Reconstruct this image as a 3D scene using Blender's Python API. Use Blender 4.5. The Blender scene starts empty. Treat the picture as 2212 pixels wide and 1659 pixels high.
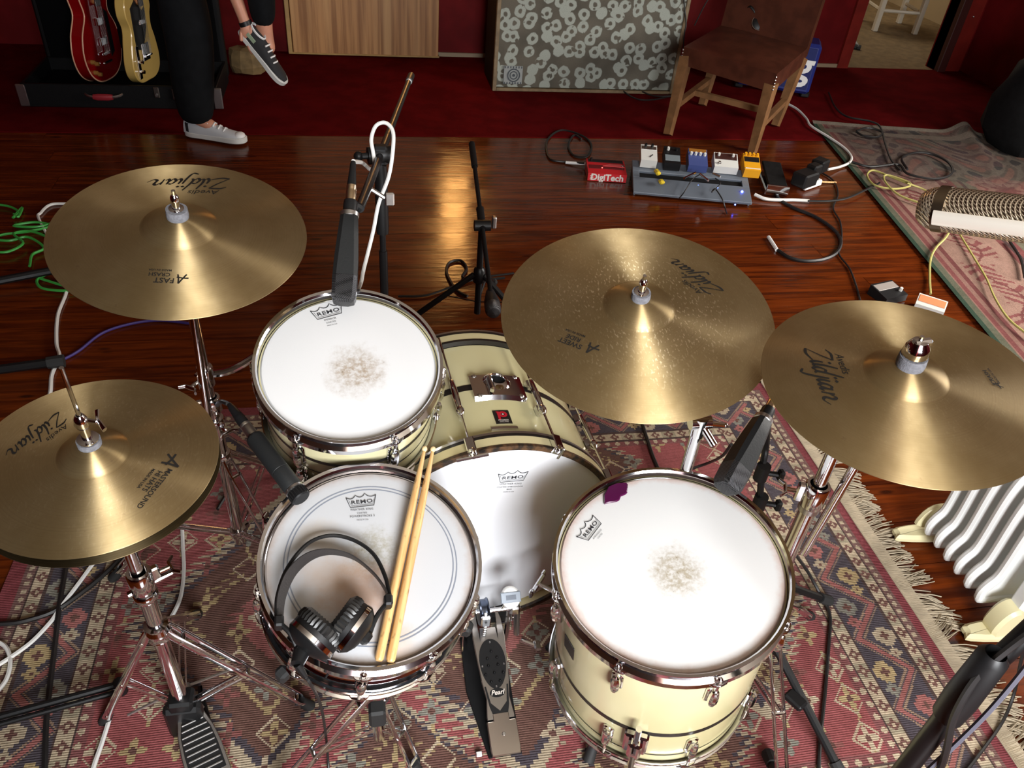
import bpy, bmesh, math, random
import numpy as np
from mathutils import Matrix, Vector, Euler
random.seed(7); np.random.seed(7)
scn = bpy.context.scene
COL = scn.collection
PI = math.pi

# ------------------------------------------------------------------ camera
F_PX, CX, CY = 1700.0, 1106.0, 829.5
CAM_H = 1.68
NADIR = (900.0, 3000.0)
YAW = math.radians(13)
def _cam_rot():
    d = Vector(((NADIR[0]-CX)/F_PX, (NADIR[1]-CY)/F_PX, 1)).normalized()
    up = -d; fw = Vector((0, 0, 1))
    fh = (fw - up*fw.dot(up)).normalized()
    rt = fh.cross(up)
    B = Matrix((rt, fh, up))
    return Matrix.Rotation(-YAW, 3, 'Z') @ B          # world <- (right, down, forward)
RC = _cam_rot()
CAM = Vector((0, 0, CAM_H))
cd = bpy.data.cameras.new('camera'); cam = bpy.data.objects.new('camera', cd); COL.objects.link(cam)
cd.sensor_fit = 'HORIZONTAL'; cd.sensor_width = 36; cd.lens = 36*F_PX/2212
cd.clip_start = 0.02; cd.clip_end = 60
R3 = Matrix((RC.col[0], -RC.col[1], -RC.col[2])).transposed()
cam.matrix_world = Matrix.Translation(CAM) @ R3.to_4x4()
scn.camera = cam

# ------------------------------------------------------------------ light and exposure
w = bpy.data.worlds.new('world'); scn.world = w; w.use_nodes = True
w.node_tree.nodes['Background'].inputs[0].default_value = (0.75, 0.85, 1, 1)
w.node_tree.nodes['Background'].inputs[1].default_value = 0.25
def area(name, loc, target, sx, sy, power, color):
    l = bpy.data.lights.new(name, 'AREA'); l.shape = 'RECTANGLE'; l.size = sx; l.size_y = sy
    l.energy = power; l.color = color
    o = bpy.data.objects.new(name, l); COL.objects.link(o); o.location = loc
    o.rotation_euler = (Vector(target)-Vector(loc)).to_track_quat('-Z', 'Y').to_euler()
    return o
area('daylight_window_behind', (0.60, -1.80, 1.72), (0.7, 5, 0.6), 1.3, 1.35, 122, (0.96, 0.98, 1.0))
area('daylight_window_side', (4.74, 2.0, 1.40), (3.5, 2.3, 0.0), 1.5, 1.4, 62, (1.0, 0.95, 0.88)).data.spread = math.radians(118)
area('daylight_next_room', (4.3, 8.1, 2.3), (4.3, 7.0, 0), 1.6, 1.0, 14, (1.0, 0.9, 0.75))
vs = scn.view_settings
vs.view_transform = 'Standard'; vs.look = 'None'; vs.gamma = 1; vs.use_curve_mapping = False
vs.exposure = 0.9
scn.display_settings.display_device = 'sRGB'
scn.cycles.use_denoising = True
scn.cycles.max_bounces = 8; scn.cycles.diffuse_bounces = 4; scn.cycles.glossy_bounces = 4
scn.cycles.caustics_reflective = False; scn.cycles.caustics_refractive = False
scn.cycles.sample_clamp_indirect = 6

# ------------------------------------------------------------------ placing helpers
def ray(px, py): return RC @ Vector(((px-CX)/F_PX, (py-CY)/F_PX, 1))
def at(px, py, z=0.0):
    r = ray(px, py); return CAM + r*((z-CAM_H)/r.z)
def aty(px, py, y):
    r = ray(px, py); return CAM + r*(y/r.y)
def atx(px, py, x):
    r = ray(px, py); return CAM + r*(x/r.x)
def atd(px, py, d):
    return CAM + ray(px, py).normalized()*d
def on(M, px, py, h=0.0):                     # local point on the plane z=h of frame M
    n = M.col[2].xyz.normalized(); o = M @ Vector((0, 0, h)); r = ray(px, py)
    t = (o-CAM).dot(n)/r.dot(n)
    return M.inverted() @ (CAM + r*t)
def frame(c, n, x=(1, 0, 0)):
    n = Vector(n).normalized(); x = Vector(x); x = (x - n*x.dot(n)).normalized(); y = n.cross(x)
    M = Matrix((x, y, n)).transposed().to_4x4(); M.translation = Vector(c); return M
def lean(c, tilt, az, x=(1, 0, 0)):
    t, a = math.radians(tilt), math.radians(az)
    return frame((c[0], c[1], c[2]+CAM_H), (math.sin(t)*math.sin(a), math.sin(t)*math.cos(a), math.cos(t)), x)
def V(*a): return Vector(a)
def spline(P, k=6, closed=False):             # Catmull-Rom through the points
    P = [Vector(p) for p in P]; n = len(P); out = []
    if n < 3: return P
    rng = range(n if closed else n-1)
    for i in rng:
        p0 = P[i-1] if (i > 0 or closed) else P[0]*2-P[1]
        p1 = P[i]; p2 = P[(i+1) % n]
        p3 = P[(i+2) % n] if (i+2 < n or closed) else P[-1]*2-P[-2]
        for j in range(k):
            t = j/k
            out.append(0.5*((2*p1)+(p2-p0)*t+(2*p0-5*p1+4*p2-p3)*t*t+(3*p1-p0-3*p2+p3)*t**3))
    if not closed: out.append(P[-1])
    return out

# ------------------------------------------------------------------ mesh builder
class MB:
    def __init__(s): s.v = []; s.f = []
    def add(s, vs, fs, M=None):
        b = len(s.v)
        s.v += [(M @ Vector(p)) if M is not None else Vector(p) for p in vs]
        s.f += [tuple(i+b for i in f) for f in fs]; return s
    def box(s, c, d, M=None, b=0.0):
        hx, hy, hz = d[0]/2, d[1]/2, d[2]/2; c = Vector(c)
        if b <= 0:
            vs = [c+V(x, y, z) for x in (-hx, hx) for y in (-hy, hy) for z in (-hz, hz)]
            return s.add(vs, [(0, 1, 3, 2), (4, 6, 7, 5), (0, 4, 5, 1), (2, 3, 7, 6), (0, 2, 6, 4), (1, 5, 7, 3)], M)
        b = min(b, hx*.95, hy*.95, hz*.95); vs = []; idx = {}
        for sx in (-1, 1):
            for sy in (-1, 1):
                for sz in (-1, 1):
                    for a in range(3):
                        p = [sx*(hx-b), sy*(hy-b), sz*(hz-b)]
                        p[a] = (sx*hx, sy*hy, sz*hz)[a]
                        idx[(sx, sy, sz, a)] = len(vs); vs.append(c+Vector(p))
        fs = []
        for a in range(3):
            o1, o2 = (a+1) % 3, (a+2) % 3
            for sg in (-1, 1):
                q = []
                for (u, w_) in ((-1, -1), (1, -1), (1, 1), (-1, 1)):
                    k = [0, 0, 0]; k[a] = sg; k[o1] = u; k[o2] = w_; q.append(idx[(*k, a)])
                fs.append(tuple(q if sg > 0 else q[::-1]))
        for a in range(3):                       # edge bevels along axis a
            o1, o2 = (a+1) % 3, (a+2) % 3
            for u in (-1, 1):
                for w_ in (-1, 1):
                    def K(e, ax):
                        k = [0, 0, 0]; k[a] = e; k[o1] = u; k[o2] = w_; return idx[(*k, ax)]
                    q = (K(-1, o1), K(1, o1), K(1, o2), K(-1, o2))
                    fs.append(q if u*w_ < 0 else q[::-1])
        for sx in (-1, 1):
            for sy in (-1, 1):
                for sz in (-1, 1):
                    q = tuple(idx[(sx, sy, sz, a)] for a in range(3))
                    fs.append(q if sx*sy*sz > 0 else q[::-1])
        return s.add(vs, fs, M)
    def cyl(s, p0, p1, r0, r1=None, n=12, caps=True, M=None):
        r1 = r0 if r1 is None else r1
        p0, p1 = Vector(p0), Vector(p1); d = (p1-p0).normalized()
        a = d.orthogonal().normalized(); b = d.cross(a); vs = []
        for p, r in ((p0, r0), (p1, r1)):
            for i in range(n):
                t = 2*PI*i/n; vs.append(p+(a*math.cos(t)+b*math.sin(t))*r)
        fs = [(i, (i+1) % n, n+(i+1) % n, n+i) for i in range(n)]
        if caps: fs += [tuple(range(n))[::-1], tuple(range(n, 2*n))]
        return s.add(vs, fs, M)
    def tube(s, P, r, n=8, closed=False, M=None, caps=True, flat=None, up=None):
        P = [Vector(p) for p in P]; m = len(P); vs = []; fs = []
        rr = r if isinstance(r, (list, tuple)) else [r]*m
        prev = None
        for i, p in enumerate(P):
            if closed: t = (P[(i+1) % m]-P[i-1])
            else: t = (P[min(i+1, m-1)]-P[max(i-1, 0)])
            t = t.normalized() if t.length > 1e-9 else V(0, 0, 1)
            if prev is None:
                a = (Vector(up)-t*Vector(up).dot(t)).normalized() if up is not None else t.orthogonal().normalized()
            else:
                a = (prev-t*prev.dot(t)); a = a.normalized() if a.length > 1e-6 else t.orthogonal().normalized()
            prev = a; b = t.cross(a)
            fa, fb = flat if flat else (1, 1)
            for j in range(n):
                q = 2*PI*(j+.5)/n; vs.append(p+(a*math.cos(q)*fa+b*math.sin(q)*fb)*rr[i])
        for i in range(m if closed else m-1):
            k = (i+1) % m
            for j in range(n):
                fs.append((i*n+j, i*n+(j+1) % n, k*n+(j+1) % n, k*n+j))
        if caps and not closed: fs += [tuple(range(n))[::-1], tuple(range((m-1)*n, m*n))]
        return s.add(vs, fs, M)
    def lathe(s, prof, n=32, M=None, closed=False, a0=0, a1=2*PI):
        full = abs(a1-a0-2*PI) < 1e-6; m = len(prof); vs = []; fs = []; k = n if full else n+1
        for i in range(k):
            t = a0+(a1-a0)*i/n
            for (r, z) in prof: vs.append(V(r*math.cos(t), r*math.sin(t), z))
        for i in range(n):
            i2 = (i+1) % k
            for j in range(m if closed else m-1):
                j2 = (j+1) % m
                fs.append((i*m+j, i2*m+j, i2*m+j2, i*m+j2))
        return s.add(vs, fs, M)
    def sphere(s, c, r, n=12, m=8, M=None, sc=(1, 1, 1)):
        c = Vector(c); prof = []; vs = []; fs = []
        for j in range(1, m):
            t = PI*j/m
            for i in range(n):
                q = 2*PI*i/n; vs.append(c+V(r*math.sin(t)*math.cos(q)*sc[0], r*math.sin(t)*math.sin(q)*sc[1], r*math.cos(t)*sc[2]))
        a = len(vs); vs += [c+V(0, 0, r*sc[2]), c-V(0, 0, r*sc[2])]
        for j in range(m-2):
            for i in range(n): fs.append((j*n+i, (j+1)*n+i, (j+1)*n+(i+1) % n, j*n+(i+1) % n))
        for i in range(n):
            fs.append((a, i, (i+1) % n)); fs.append((a+1, (m-2)*n+(i+1) % n, (m-2)*n+i))
        return s.add(vs, fs, M)
    def prism(s, poly, z0, z1, M=None, bevel=0.0):
        n = len(poly); P = [Vector((p[0], p[1], 0)) for p in poly]
        ar = sum(P[i].x*P[(i+1) % n].y-P[(i+1) % n].x*P[i].y for i in range(n))
        if ar < 0: P = P[::-1]
        def off(d):
            out = []
            for i in range(n):
                e1 = (P[i]-P[i-1]).normalized(); e2 = (P[(i+1) % n]-P[i]).normalized()
                nn = V(e1.y+e2.y, -e1.x-e2.x, 0); nn = nn.normalized() if nn.length > 1e-6 else V(e1.y, -e1.x, 0)
                out.append(P[i]-nn*d)
            return out
        rings = [(P, z0), (P, z1)]
        if bevel > 0:
            I = off(bevel); sg = 1 if z1 > z0 else -1
            rings = [(I, z0), (P, z0+bevel*sg), (P, z1-bevel*sg), (I, z1)]
        vs = [V(p.x, p.y, z) for R_, z in rings for p in R_]; fs = []
        for k in range(len(rings)-1):
            for i in range(n): fs.append((k*n+i, k*n+(i+1) % n, (k+1)*n+(i+1) % n, (k+1)*n+i))
        fs += [tuple(range(n))[::-1], tuple(range((len(rings)-1)*n, len(rings)*n))]
        return s.add(vs, fs, M)
    def ribbon(s, P, wfun, M=None, mapf=None):   # flat pen stroke in the xy plane
        P = [Vector((p[0], p[1], 0)) for p in P]; m = len(P); vs = []; fs = []
        for i, p in enumerate(P):
            t = P[min(i+1, m-1)]-P[max(i-1, 0)]; t = t.normalized() if t.length > 0 else V(1, 0, 0)
            w_ = wfun(t, i/(m-1))/2; nn = V(-t.y, t.x, 0)
            vs += [p+nn*w_, p-nn*w_]
        if mapf: vs = [mapf(q) for q in vs]
        for i in range(m-1): fs.append((2*i, 2*i+1, 2*i+3, 2*i+2))
        return s.add(vs, fs, M)
    def build(s, name, m, parent=None, world=True, ang=35, origin=None, smooth=True):
        me = bpy.data.meshes.new(name)
        vs = s.v
        o = bpy.data.objects.new(name, me)
        if parent is not None:
            o.parent = parent
            if world:
                inv = WM[parent.name].inverted(); vs = [inv @ p for p in vs]
            WM[o.name] = WM[parent.name].copy()
        elif origin is not None:
            o.location = Vector(origin)
            if world: vs = [p-Vector(origin) for p in vs]
            WM[o.name] = Matrix.Translation(Vector(origin))
        else: WM[o.name] = Matrix()
        me.from_pydata([tuple(p) for p in vs], [], s.f)
        me.validate(); me.update()
        if smooth and len(me.polygons):
            me.polygons.foreach_set('use_smooth', [True]*len(me.polygons))
            me.set_sharp_from_angle(angle=math.radians(ang))
        if m is not None: me.materials.append(m)
        COL.objects.link(o); return o
WM = {}
def tag(o, label, cat=None, group=None, kind=None):
    if label: o['label'] = label
    if cat: o['category'] = cat
    if group: o['group'] = group
    if kind: o['kind'] = kind
    return o
def thing(name, label, cat, M=None, group=None, kind=None):
    o = bpy.data.objects.new(name, None); o.empty_display_size = .05; COL.objects.link(o)
    M = Matrix() if M is None else (M if isinstance(M, Matrix) else Matrix.Translation(Vector(M)))
    o.matrix_world = M; WM[o.name] = M.copy()
    return tag(o, label, cat, group, kind)
def clone(o, parent=None, M=None):
    c = o.copy(); COL.objects.link(c); c.parent = parent
    if M is not None: c.matrix_world = M; WM[c.name] = M.copy()
    for ch in list(o.children): clone(ch, c)
    return c

# ------------------------------------------------------------------ text as flat meshes
_txt = {}
def text_geo(body, size=1.0, shear=0.0, bold=0.0, space=1.0):
    k = (body, size, shear, bold, space)
    if k in _txt: return _txt[k]
    cu = bpy.data.curves.new('lettering', 'FONT'); cu.body = body; cu.size = size; cu.shear = shear
    cu.offset = bold*size; cu.space_character = space; cu.align_x = 'CENTER'; cu.align_y = 'CENTER'; cu.resolution_u = 3
    o = bpy.data.objects.new('lettering', cu); COL.objects.link(o)
    dg = bpy.context.evaluated_depsgraph_get(); me = bpy.data.meshes.new_from_object(o.evaluated_get(dg))
    vs = [v.co.copy() for v in me.vertices]; fs = [tuple(p.vertices) for p in me.polygons]
    bpy.data.objects.remove(o); bpy.data.meshes.remove(me); bpy.data.curves.remove(cu)
    _txt[k] = (vs, fs); return vs, fs
def text_mb(mb, body, size, M=None, mapf=None, **kw):
    vs, fs = text_geo(body, size, **kw)
    if mapf: vs = [mapf(v) for v in vs]
    mb.add(vs, fs, M); return mb

# ------------------------------------------------------------------ materials
def nmat(name):
    m = bpy.data.materials.new(name); m.use_nodes = True
    nt = m.node_tree; return m, nt, nt.nodes['Principled BSDF']
def mix(nt, fac, a, b, typ='MIX'):
    n = nt.nodes.new('ShaderNodeMix'); n.data_type = 'RGBA'; n.blend_type = typ
    for sock, val in ((n.inputs[0], fac), (n.inputs[6], a), (n.inputs[7], b)):
        if hasattr(val, 'is_linked') or isinstance(val, bpy.types.NodeSocket): nt.links.new(val, sock)
        elif isinstance(val, (int, float)): sock.default_value = val
        else: sock.default_value = (*val[:3], 1)
    return n.outputs[2]
def mth(nt, op, a, b=None, c=None, clamp=False):
    n = nt.nodes.new('ShaderNodeMath'); n.operation = op; n.use_clamp = clamp
    for i, val in enumerate((a, b, c)):
        if val is None: continue
        if isinstance(val, bpy.types.NodeSocket): nt.links.new(val, n.inputs[i])
        else: n.inputs[i].default_value = val
    return n.outputs[0]
def mapr(nt, v, a, b, c=0.0, d=1.0, smooth=True):
    n = nt.nodes.new('ShaderNodeMapRange'); n.clamp = True
    if smooth: n.interpolation_type = 'SMOOTHSTEP'
    nt.links.new(v, n.inputs[0])
    for i, x in enumerate((a, b, c, d)): n.inputs[i+1].default_value = x
    return n.outputs[0]
def coord(nt, kind='Object'):
    return nt.nodes.new('ShaderNodeTexCoord').outputs[kind]
def scaled(nt, vec, s, loc=(0, 0, 0), rot=(0, 0, 0)):
    n = nt.nodes.new('ShaderNodeMapping'); nt.links.new(vec, n.inputs[0])
    n.inputs[3].default_value = s if hasattr(s, '__len__') else (s, s, s); n.inputs[1].default_value = loc; n.inputs[2].default_value = rot
    return n.outputs[0]
def noise(nt, vec, scale, detail=3, rough=.5, dist=0):
    n = nt.nodes.new('ShaderNodeTexNoise'); nt.links.new(vec, n.inputs['Vector'])
    n.inputs['Scale'].default_value = scale; n.inputs['Detail'].default_value = detail
    n.inputs['Roughness'].default_value = rough; n.inputs['Distortion'].default_value = dist
    return n.outputs['Fac']
def bump(nt, b, h, strength=.3, dist=.002):
    n = nt.nodes.new('ShaderNodeBump'); n.inputs['Strength'].default_value = strength; n.inputs['Distance'].default_value = dist
    nt.links.new(h, n.inputs['Height']); nt.links.new(n.outputs[0], b.inputs['Normal'])
def M_(name, col, rough=.5, metal=0.0, var=0.0, vscale=8, bmp=0.0, bscale=60, spec=.5, coat=0.0, emit=None, estr=0, vcol=None):
    m, nt, b = nmat(name)
    b.inputs['Base Color'].default_value = (*col, 1); b.inputs['Roughness'].default_value = rough
    b.inputs['Metallic'].default_value = metal; b.inputs['Specular IOR Level'].default_value = spec
    b.inputs['Coat Weight'].default_value = coat
    if var > 0 or bmp > 0 or vcol:
        c = coord(nt)
        if var > 0 or vcol:
            f = noise(nt, c, vscale, 4, .6)
            dark = vcol if vcol else tuple(x*(1-var) for x in col)
            nt.links.new(mix(nt, mapr(nt, f, .35, .65), dark, col), b.inputs['Base Color'])
        if bmp > 0: bump(nt, b, noise(nt, c, bscale, 3), bmp)
    if emit:
        b.inputs['Emission Color'].default_value = (*emit, 1); b.inputs['Emission Strength'].default_value = estr
    return m
def srgb(r, g, b):
    return tuple((x/255/12.92 if x <= 10 else ((x/255+.055)/1.055)**2.4) for x in (r, g, b))
MT = {}
MT['chrome'] = M_('chrome', (.78, .78, .8), .09, 1.0)
MT['steel'] = M_('brushed_steel', (.55, .54, .53), .32, 1.0)
MT['black_metal'] = M_('black_painted_metal', (.006, .006, .0065), .38, spec=.35)
MT['black_plastic'] = M_('black_plastic', (.007, .007, .0075), .45, spec=.35)
MT['black_matte'] = M_('black_matte', (.006, .006, .0065), .75, var=.4, vscale=30, spec=.2)
MT['black_grip'] = M_('dark_grey_body', (.013, .014, .0145), .5, bmp=.15, bscale=250, spec=.35)
MT['rubber'] = M_('rubber', (.012, .012, .012), .7)
MT['cable_black'] = M_('black_cable', (.010, .009, .009), .5)
MT['cable_white'] = M_('white_cable', (.72, .71, .68), .5)
MT['cable_green'] = M_('green_cable', srgb(58, 150, 62), .45)
MT['cable_yellow'] = M_('yellow_cable', srgb(168, 160, 92), .5)
MT['cable_grey'] = M_('grey_cable', srgb(92, 92, 104), .5)
MT['cable_purple'] = M_('purple_cable', srgb(60, 45, 110), .5)
MT['white_plastic'] = M_('white_plastic', (.78, .78, .77), .4)
MT['print_black'] = M_('black_ink', (.010, .009, .008), .55)
MT['felt'] = M_('grey_felt', (.20, .20, .22), .95, var=.25, vscale=150, bmp=.5, bscale=400)
# ================================================================== the room
def wood_floor():
    m, nt, b = nmat('polished_floor_board')
    oi = nt.nodes.new('ShaderNodeObjectInfo'); c = coord(nt)
    cb = nt.nodes.new('ShaderNodeCombineXYZ')
    nt.links.new(mth(nt, 'MULTIPLY', oi.outputs['Random'], 37.0), cb.inputs[0]); nt.links.new(mth(nt, 'MULTIPLY', oi.outputs['Random'], 11.0), cb.inputs[1])
    va = nt.nodes.new('ShaderNodeVectorMath'); va.operation = 'ADD'; nt.links.new(c, va.inputs[0]); nt.links.new(cb.outputs[0], va.inputs[1])
    p = va.outputs[0]
    g = noise(nt, scaled(nt, p, (1.1, 16, 16)), 2.2, 5, .6, .6)
    g2 = noise(nt, scaled(nt, p, (.5, 2.5, 2)), 2.0, 2)
    col = mix(nt, mapr(nt, g, .3, .72), srgb(58, 20, 6), srgb(112, 48, 13))
    col = mix(nt, mapr(nt, g2, .4, .75, 0, .45), col, srgb(84, 36, 11))
    v = nt.nodes.new('ShaderNodeTexVoronoi'); nt.links.new(scaled(nt, p, (1.9, 5.6, 1)), v.inputs['Vector']); v.inputs['Scale'].default_value = 1.6
    col = mix(nt, mapr(nt, v.outputs['Distance'], .05, .11, .85, 0), col, srgb(36, 12, 5))
    fine = noise(nt, scaled(nt, p, (3, 90, 90)), 2, 2)
    col = mix(nt, mapr(nt, fine, .4, .7, .0, .3), col, srgb(54, 20, 7))
    nt.links.new(col, b.inputs['Base Color'])
    nt.links.new(mapr(nt, noise(nt, p, 3.5, 3), .3, .7, .13, .24), b.inputs['Roughness'])
    bump(nt, b, noise(nt, scaled(nt, p, (3, 14, 1)), 3, 4), .22, .004)
    b.inputs['Specular IOR Level'].default_value = .28
    return m
MT['floor'] = wood_floor()
def red_wall(name, base, rough=.6):
    return M_(name, base, rough, var=.35, vscale=3, bmp=.08, bscale=120, spec=.12)
MT['wall'] = red_wall('dark_red_wall_paint', srgb(112, 20, 22), .6)
MT['carpet'] = M_('dark_red_carpet', srgb(92, 14, 16), .95, var=.3, vscale=5, bmp=.5, bscale=300, spec=.02)
MT['ceiling'] = M_('cream_ceiling', srgb(190, 178, 158), .8)
MT['trim'] = M_('pale_trim', srgb(150, 130, 105), .5)
X0, X1, Y0, Y1, ZC = -3.2, 4.87, -1.9, 5.93, 2.7
fl = MB().box(((X0+X1)/2, (Y0+Y1)/2, -.065), (X1-X0, Y1-Y0, .07)).build('floor', MT['black_matte'], origin=(0, 0, 0)); fl['kind'] = 'structure'
pw = .155; pl_mesh = None; y = Y0; k = 0
L_ = X1-X0
while y < 4.37:
    offs = [(-1.6, 1.9)[k % 2] + .5*((k*7) % 5)/5]
    segs = [(X0, offs[0]), (offs[0], X1)]
    wdt = min(pw, 4.38-y)
    for (a, c) in segs:
        o = MB().box((0, 0, -.0125), (c-a-.0025, wdt-.0022, .025)).build('plank', MT['floor'], parent=fl, world=False)
        o.location = ((a+c)/2, y+wdt/2, 0)
    y += pw; k += 1
cp = MB().box(((X0+X1)/2, (4.38+Y1)/2, -.01), (X1-X0, Y1-4.38, .028)).build('carpet', MT['carpet'], origin=(0, 4.38, 0))
tag(cp, 'dark red carpet along the back of the wooden floor', 'carpet')
def wall(name, boxes):
    m = MB()
    for b_ in boxes: m.box(*b_)
    o = m.build(name, MT['wall'], origin=boxes[0][0], smooth=False); o['kind'] = 'structure'; return o
def holes(axis, fixed, lo, hi, hs, t=.12, z1=ZC):
    """boxes of a wall with rectangular holes; hs = [(a0,a1,z0,z1)] sorted along the wall"""
    out = []; c = lo
    def bx(a0, a1, z0, z1_):
        if a1-a0 < 1e-4 or z1_-z0 < 1e-4: return
        m_, l_ = (a0+a1)/2, a1-a0; zc, zl = (z0+z1_)/2, z1_-z0
        out.append(((m_, fixed, zc), (l_, t, zl)) if axis == 'x' else ((fixed, m_, zc), (t, l_, zl)))
    for (a0, a1, z0, zz) in hs:
        bx(c, a0, 0, z1); bx(a0, a1, 0, z0); bx(a0, a1, zz, z1); c = a1
    bx(c, hi, 0, z1); return out
DOOR = (3.84, 4.63)
wb = wall('wall_back', holes('x', Y1+.06, X0, X1, [(.60, .90, .84, 1.85), (DOOR[0], DOOR[1], 0, 2.1)]))
wl = wall('wall_left', holes('y', X0-.06, Y0, Y1, []))
wr = wall('wall_right', holes('y', X1+.06, Y0, Y1, [(1.2, 2.8, .66, 2.14)]))
wn_ = wall('wall_added_blocker', [((-.20, -1.37, ZC/2), (.10, 1.06, ZC))])  # unseen stub wall, added to keep window light off the left side
wf = wall('wall_front', holes('x', Y0-.06, X0, X1, [(-.08, 1.28, 1.08, 2.52)]))
ce = MB().box(((X0+X1)/2, (Y0+Y1)/2, ZC+.05), (X1-X0+.3, Y1-Y0+.3, .1)).build('ceiling', MT['ceiling'], origin=(0, 0, ZC)); ce['kind'] = 'structure'
def window(name, axis, fixed, a0, a1, z0, z1, bars=1, mat='white_plastic', pane=None):
    m = MB(); t = .05
    def bx(a, b_, c, d):
        mm, l_, zc, zl = (a+b_)/2, b_-a, (c+d)/2, d-c
        m.box((mm, fixed, zc) if axis == 'x' else (fixed, mm, zc), (l_, .09, zl) if axis == 'x' else (.09, l_, zl))
    bx(a0, a1, z0, z0+t); bx(a0, a1, z1-t, z1); bx(a0, a0+t, z0+t, z1-t); bx(a1-t, a1, z0+t, z1-t)
    for i in range(bars):
        q = a0+(a1-a0)*(i+1)/(bars+1); bx(q-.018, q+.018, z0+t, z1-t)
    zm = (z0+z1)/2
    if bars: bx(a0+t, a1-t, zm-.016, zm+.016)
    org = ((a0+a1)/2, fixed, z0) if axis == 'x' else (fixed, (a0+a1)/2, z0)
    o = m.build(name, MT[mat], origin=org, smooth=False); o['kind'] = 'structure'
    if pane:
        mm, l_ = (a0+a1)/2, a1-a0
        MB().box((mm, fixed+.02, zm) if axis == 'x' else (fixed, mm, zm), (l_-.09, .006, z1-z0-.09) if axis == 'x' else (.006, l_-.09, z1-z0-.09)).build('pane', pane, parent=o)
    return o
window('window_1', 'x', Y0-.06, -.08, 1.28, 1.08, 2.52, 1)
window('window_2', 'y', X1+.06, 1.2, 2.8, .66, 2.14, 1)
lit = M_('lit_frosted_pane', (.8, .7, .5), .4, emit=(1.0, .48, .13), estr=8.0)
window('window_3', 'x', Y1+.05, .60, .90, .84, 1.85, 0, 'trim', lit)
# skirting and door surround
tr = MB().box((2.2, Y1-.008, .016), (3.25, .016, .03)).build('baseboard_back', MT['trim'], origin=(2.2, Y1, 0)); tr['kind'] = 'structure'
MT['frame_red'] = M_('gloss_red_door_frame', srgb(126, 34, 26), .4, var=.25, vscale=6)
MT['jamb'] = M_('dark_stained_jamb', srgb(58, 22, 18), .5)
m = MB(); m.box((DOOR[0]-.045, Y1-.012, 1.05), (.09, .03, 2.1)).box((DOOR[1]+.14, Y1-.012, 1.05), (.13, .035, 2.1))
o = m.build('trim_1', MT['frame_red'], origin=(DOOR[0], Y1, 0)); o['kind'] = 'structure'
m = MB(); m.box((DOOR[1]+.035, Y1+.03, 1.05), (.07, .16, 2.1), b=.004).box((DOOR[0]-.006, Y1+.06, 1.05), (.012, .12, 2.1))
o = m.build('door_1', MT['jamb'], origin=(DOOR[1], Y1, 0)); o['kind'] = 'structure'
MB().sphere((DOOR[1]+.14, Y1-.032, .42), .008).build('screw_cap', MT['steel'], parent=o)
# the next room seen through the doorway
MT['tan'] = M_('tan_carpet', srgb(126, 104, 70), .95, var=.25, vscale=14, bmp=.4, bscale=200)
MT['cream_wall'] = M_('cream_wall_paint', srgb(190, 170, 135), .8)
o = MB().box((4.2, 7.3, -.03), (3.0, 2.74, .06)).build('floor_next_room', MT['tan'], origin=(4.2, 7.3, 0)); o['kind'] = 'structure'
o = MB().box((4.2, 8.72, 1.3), (3.2, .1, 2.7)).box((2.65, 7.35, 1.3), (.1, 2.7, 2.7)).box((5.75, 7.35, 1.3), (.1, 2.7, 2.7)).box((4.2, 7.35, 2.7), (3.2, 2.8, .1)).build('wall_next_room', MT['cream_wall'], origin=(4.2, 8.7, 0), smooth=False); o['kind'] = 'structure'

# ------------------------------------------------------------------ rugs, knot by knot
def rug_mat(name, rough=.95):
    m, nt, b = nmat(name)
    a = nt.nodes.new('ShaderNodeVertexColor'); a.layer_name = 'knots'
    c = coord(nt)
    f = noise(nt, c, 9, 4, .6)
    col = mix(nt, mapr(nt, f, .35, .7, 0, .4), a.outputs[0], mix(nt, 1.0, a.outputs[0], (.55, .5, .48), 'MULTIPLY'))
    nt.links.new(col, b.inputs['Base Color']); b.inputs['Roughness'].default_value = rough
    b.inputs['Specular IOR Level'].default_value = .1
    wv = nt.nodes.new('ShaderNodeTexWave'); nt.links.new(c, wv.inputs['Vector']); wv.inputs['Scale'].default_value = 60; wv.bands_direction = 'Y'
    bump(nt, b, mth(nt, 'ADD', wv.outputs['Fac'], noise(nt, c, 260, 2)), .5, .002)
    return m
def rug_mesh(name, nx, ny, cell, colfun, hfun, M):
    xs = np.arange(nx+1)*cell; ys = np.arange(ny+1)*cell
    X, Y = np.meshgrid(xs, ys, indexing='ij'); Z = hfun(X, Y)
    co = np.stack([X, Y, Z], -1).reshape(-1, 3)
    xc = (np.arange(nx)+.5)*cell; yc = (np.arange(ny)+.5)*cell
    C = colfun(*np.meshgrid(xc, yc, indexing='ij')).reshape(-1, 3)
    i, j = np.meshgrid(np.arange(nx), np.arange(ny), indexing='ij'); a = i*(ny+1)+j
    F = np.stack([a, a+ny+1, a+ny+2, a+1], -1).reshape(-1, 4)
    me = bpy.data.meshes.new(name)
    me.vertices.add(len(co)); me.vertices.foreach_set('co', co.ravel())
    me.loops.add(F.size); me.loops.foreach_set('vertex_index', F.ravel().astype(np.int32))
    me.polygons.add(len(F)); me.polygons.foreach_set('loop_start', (np.arange(len(F))*4).astype(np.int32))
    me.update(calc_edges=True)
    at_ = me.color_attributes.new('knots', 'FLOAT_COLOR', 'CORNER')
    cc = np.concatenate([np.repeat(C, 4, 0), np.ones((len(C)*4, 1))], 1)
    at_.data.foreach_set('color', cc.astype(np.float32).ravel())
    me.polygons.foreach_set('use_smooth', [True]*len(F)); me.validate()
    o = bpy.data.objects.new(name, me); COL.objects.link(o); o.matrix_world = M; WM[o.name] = M.copy()
    return o
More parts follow.
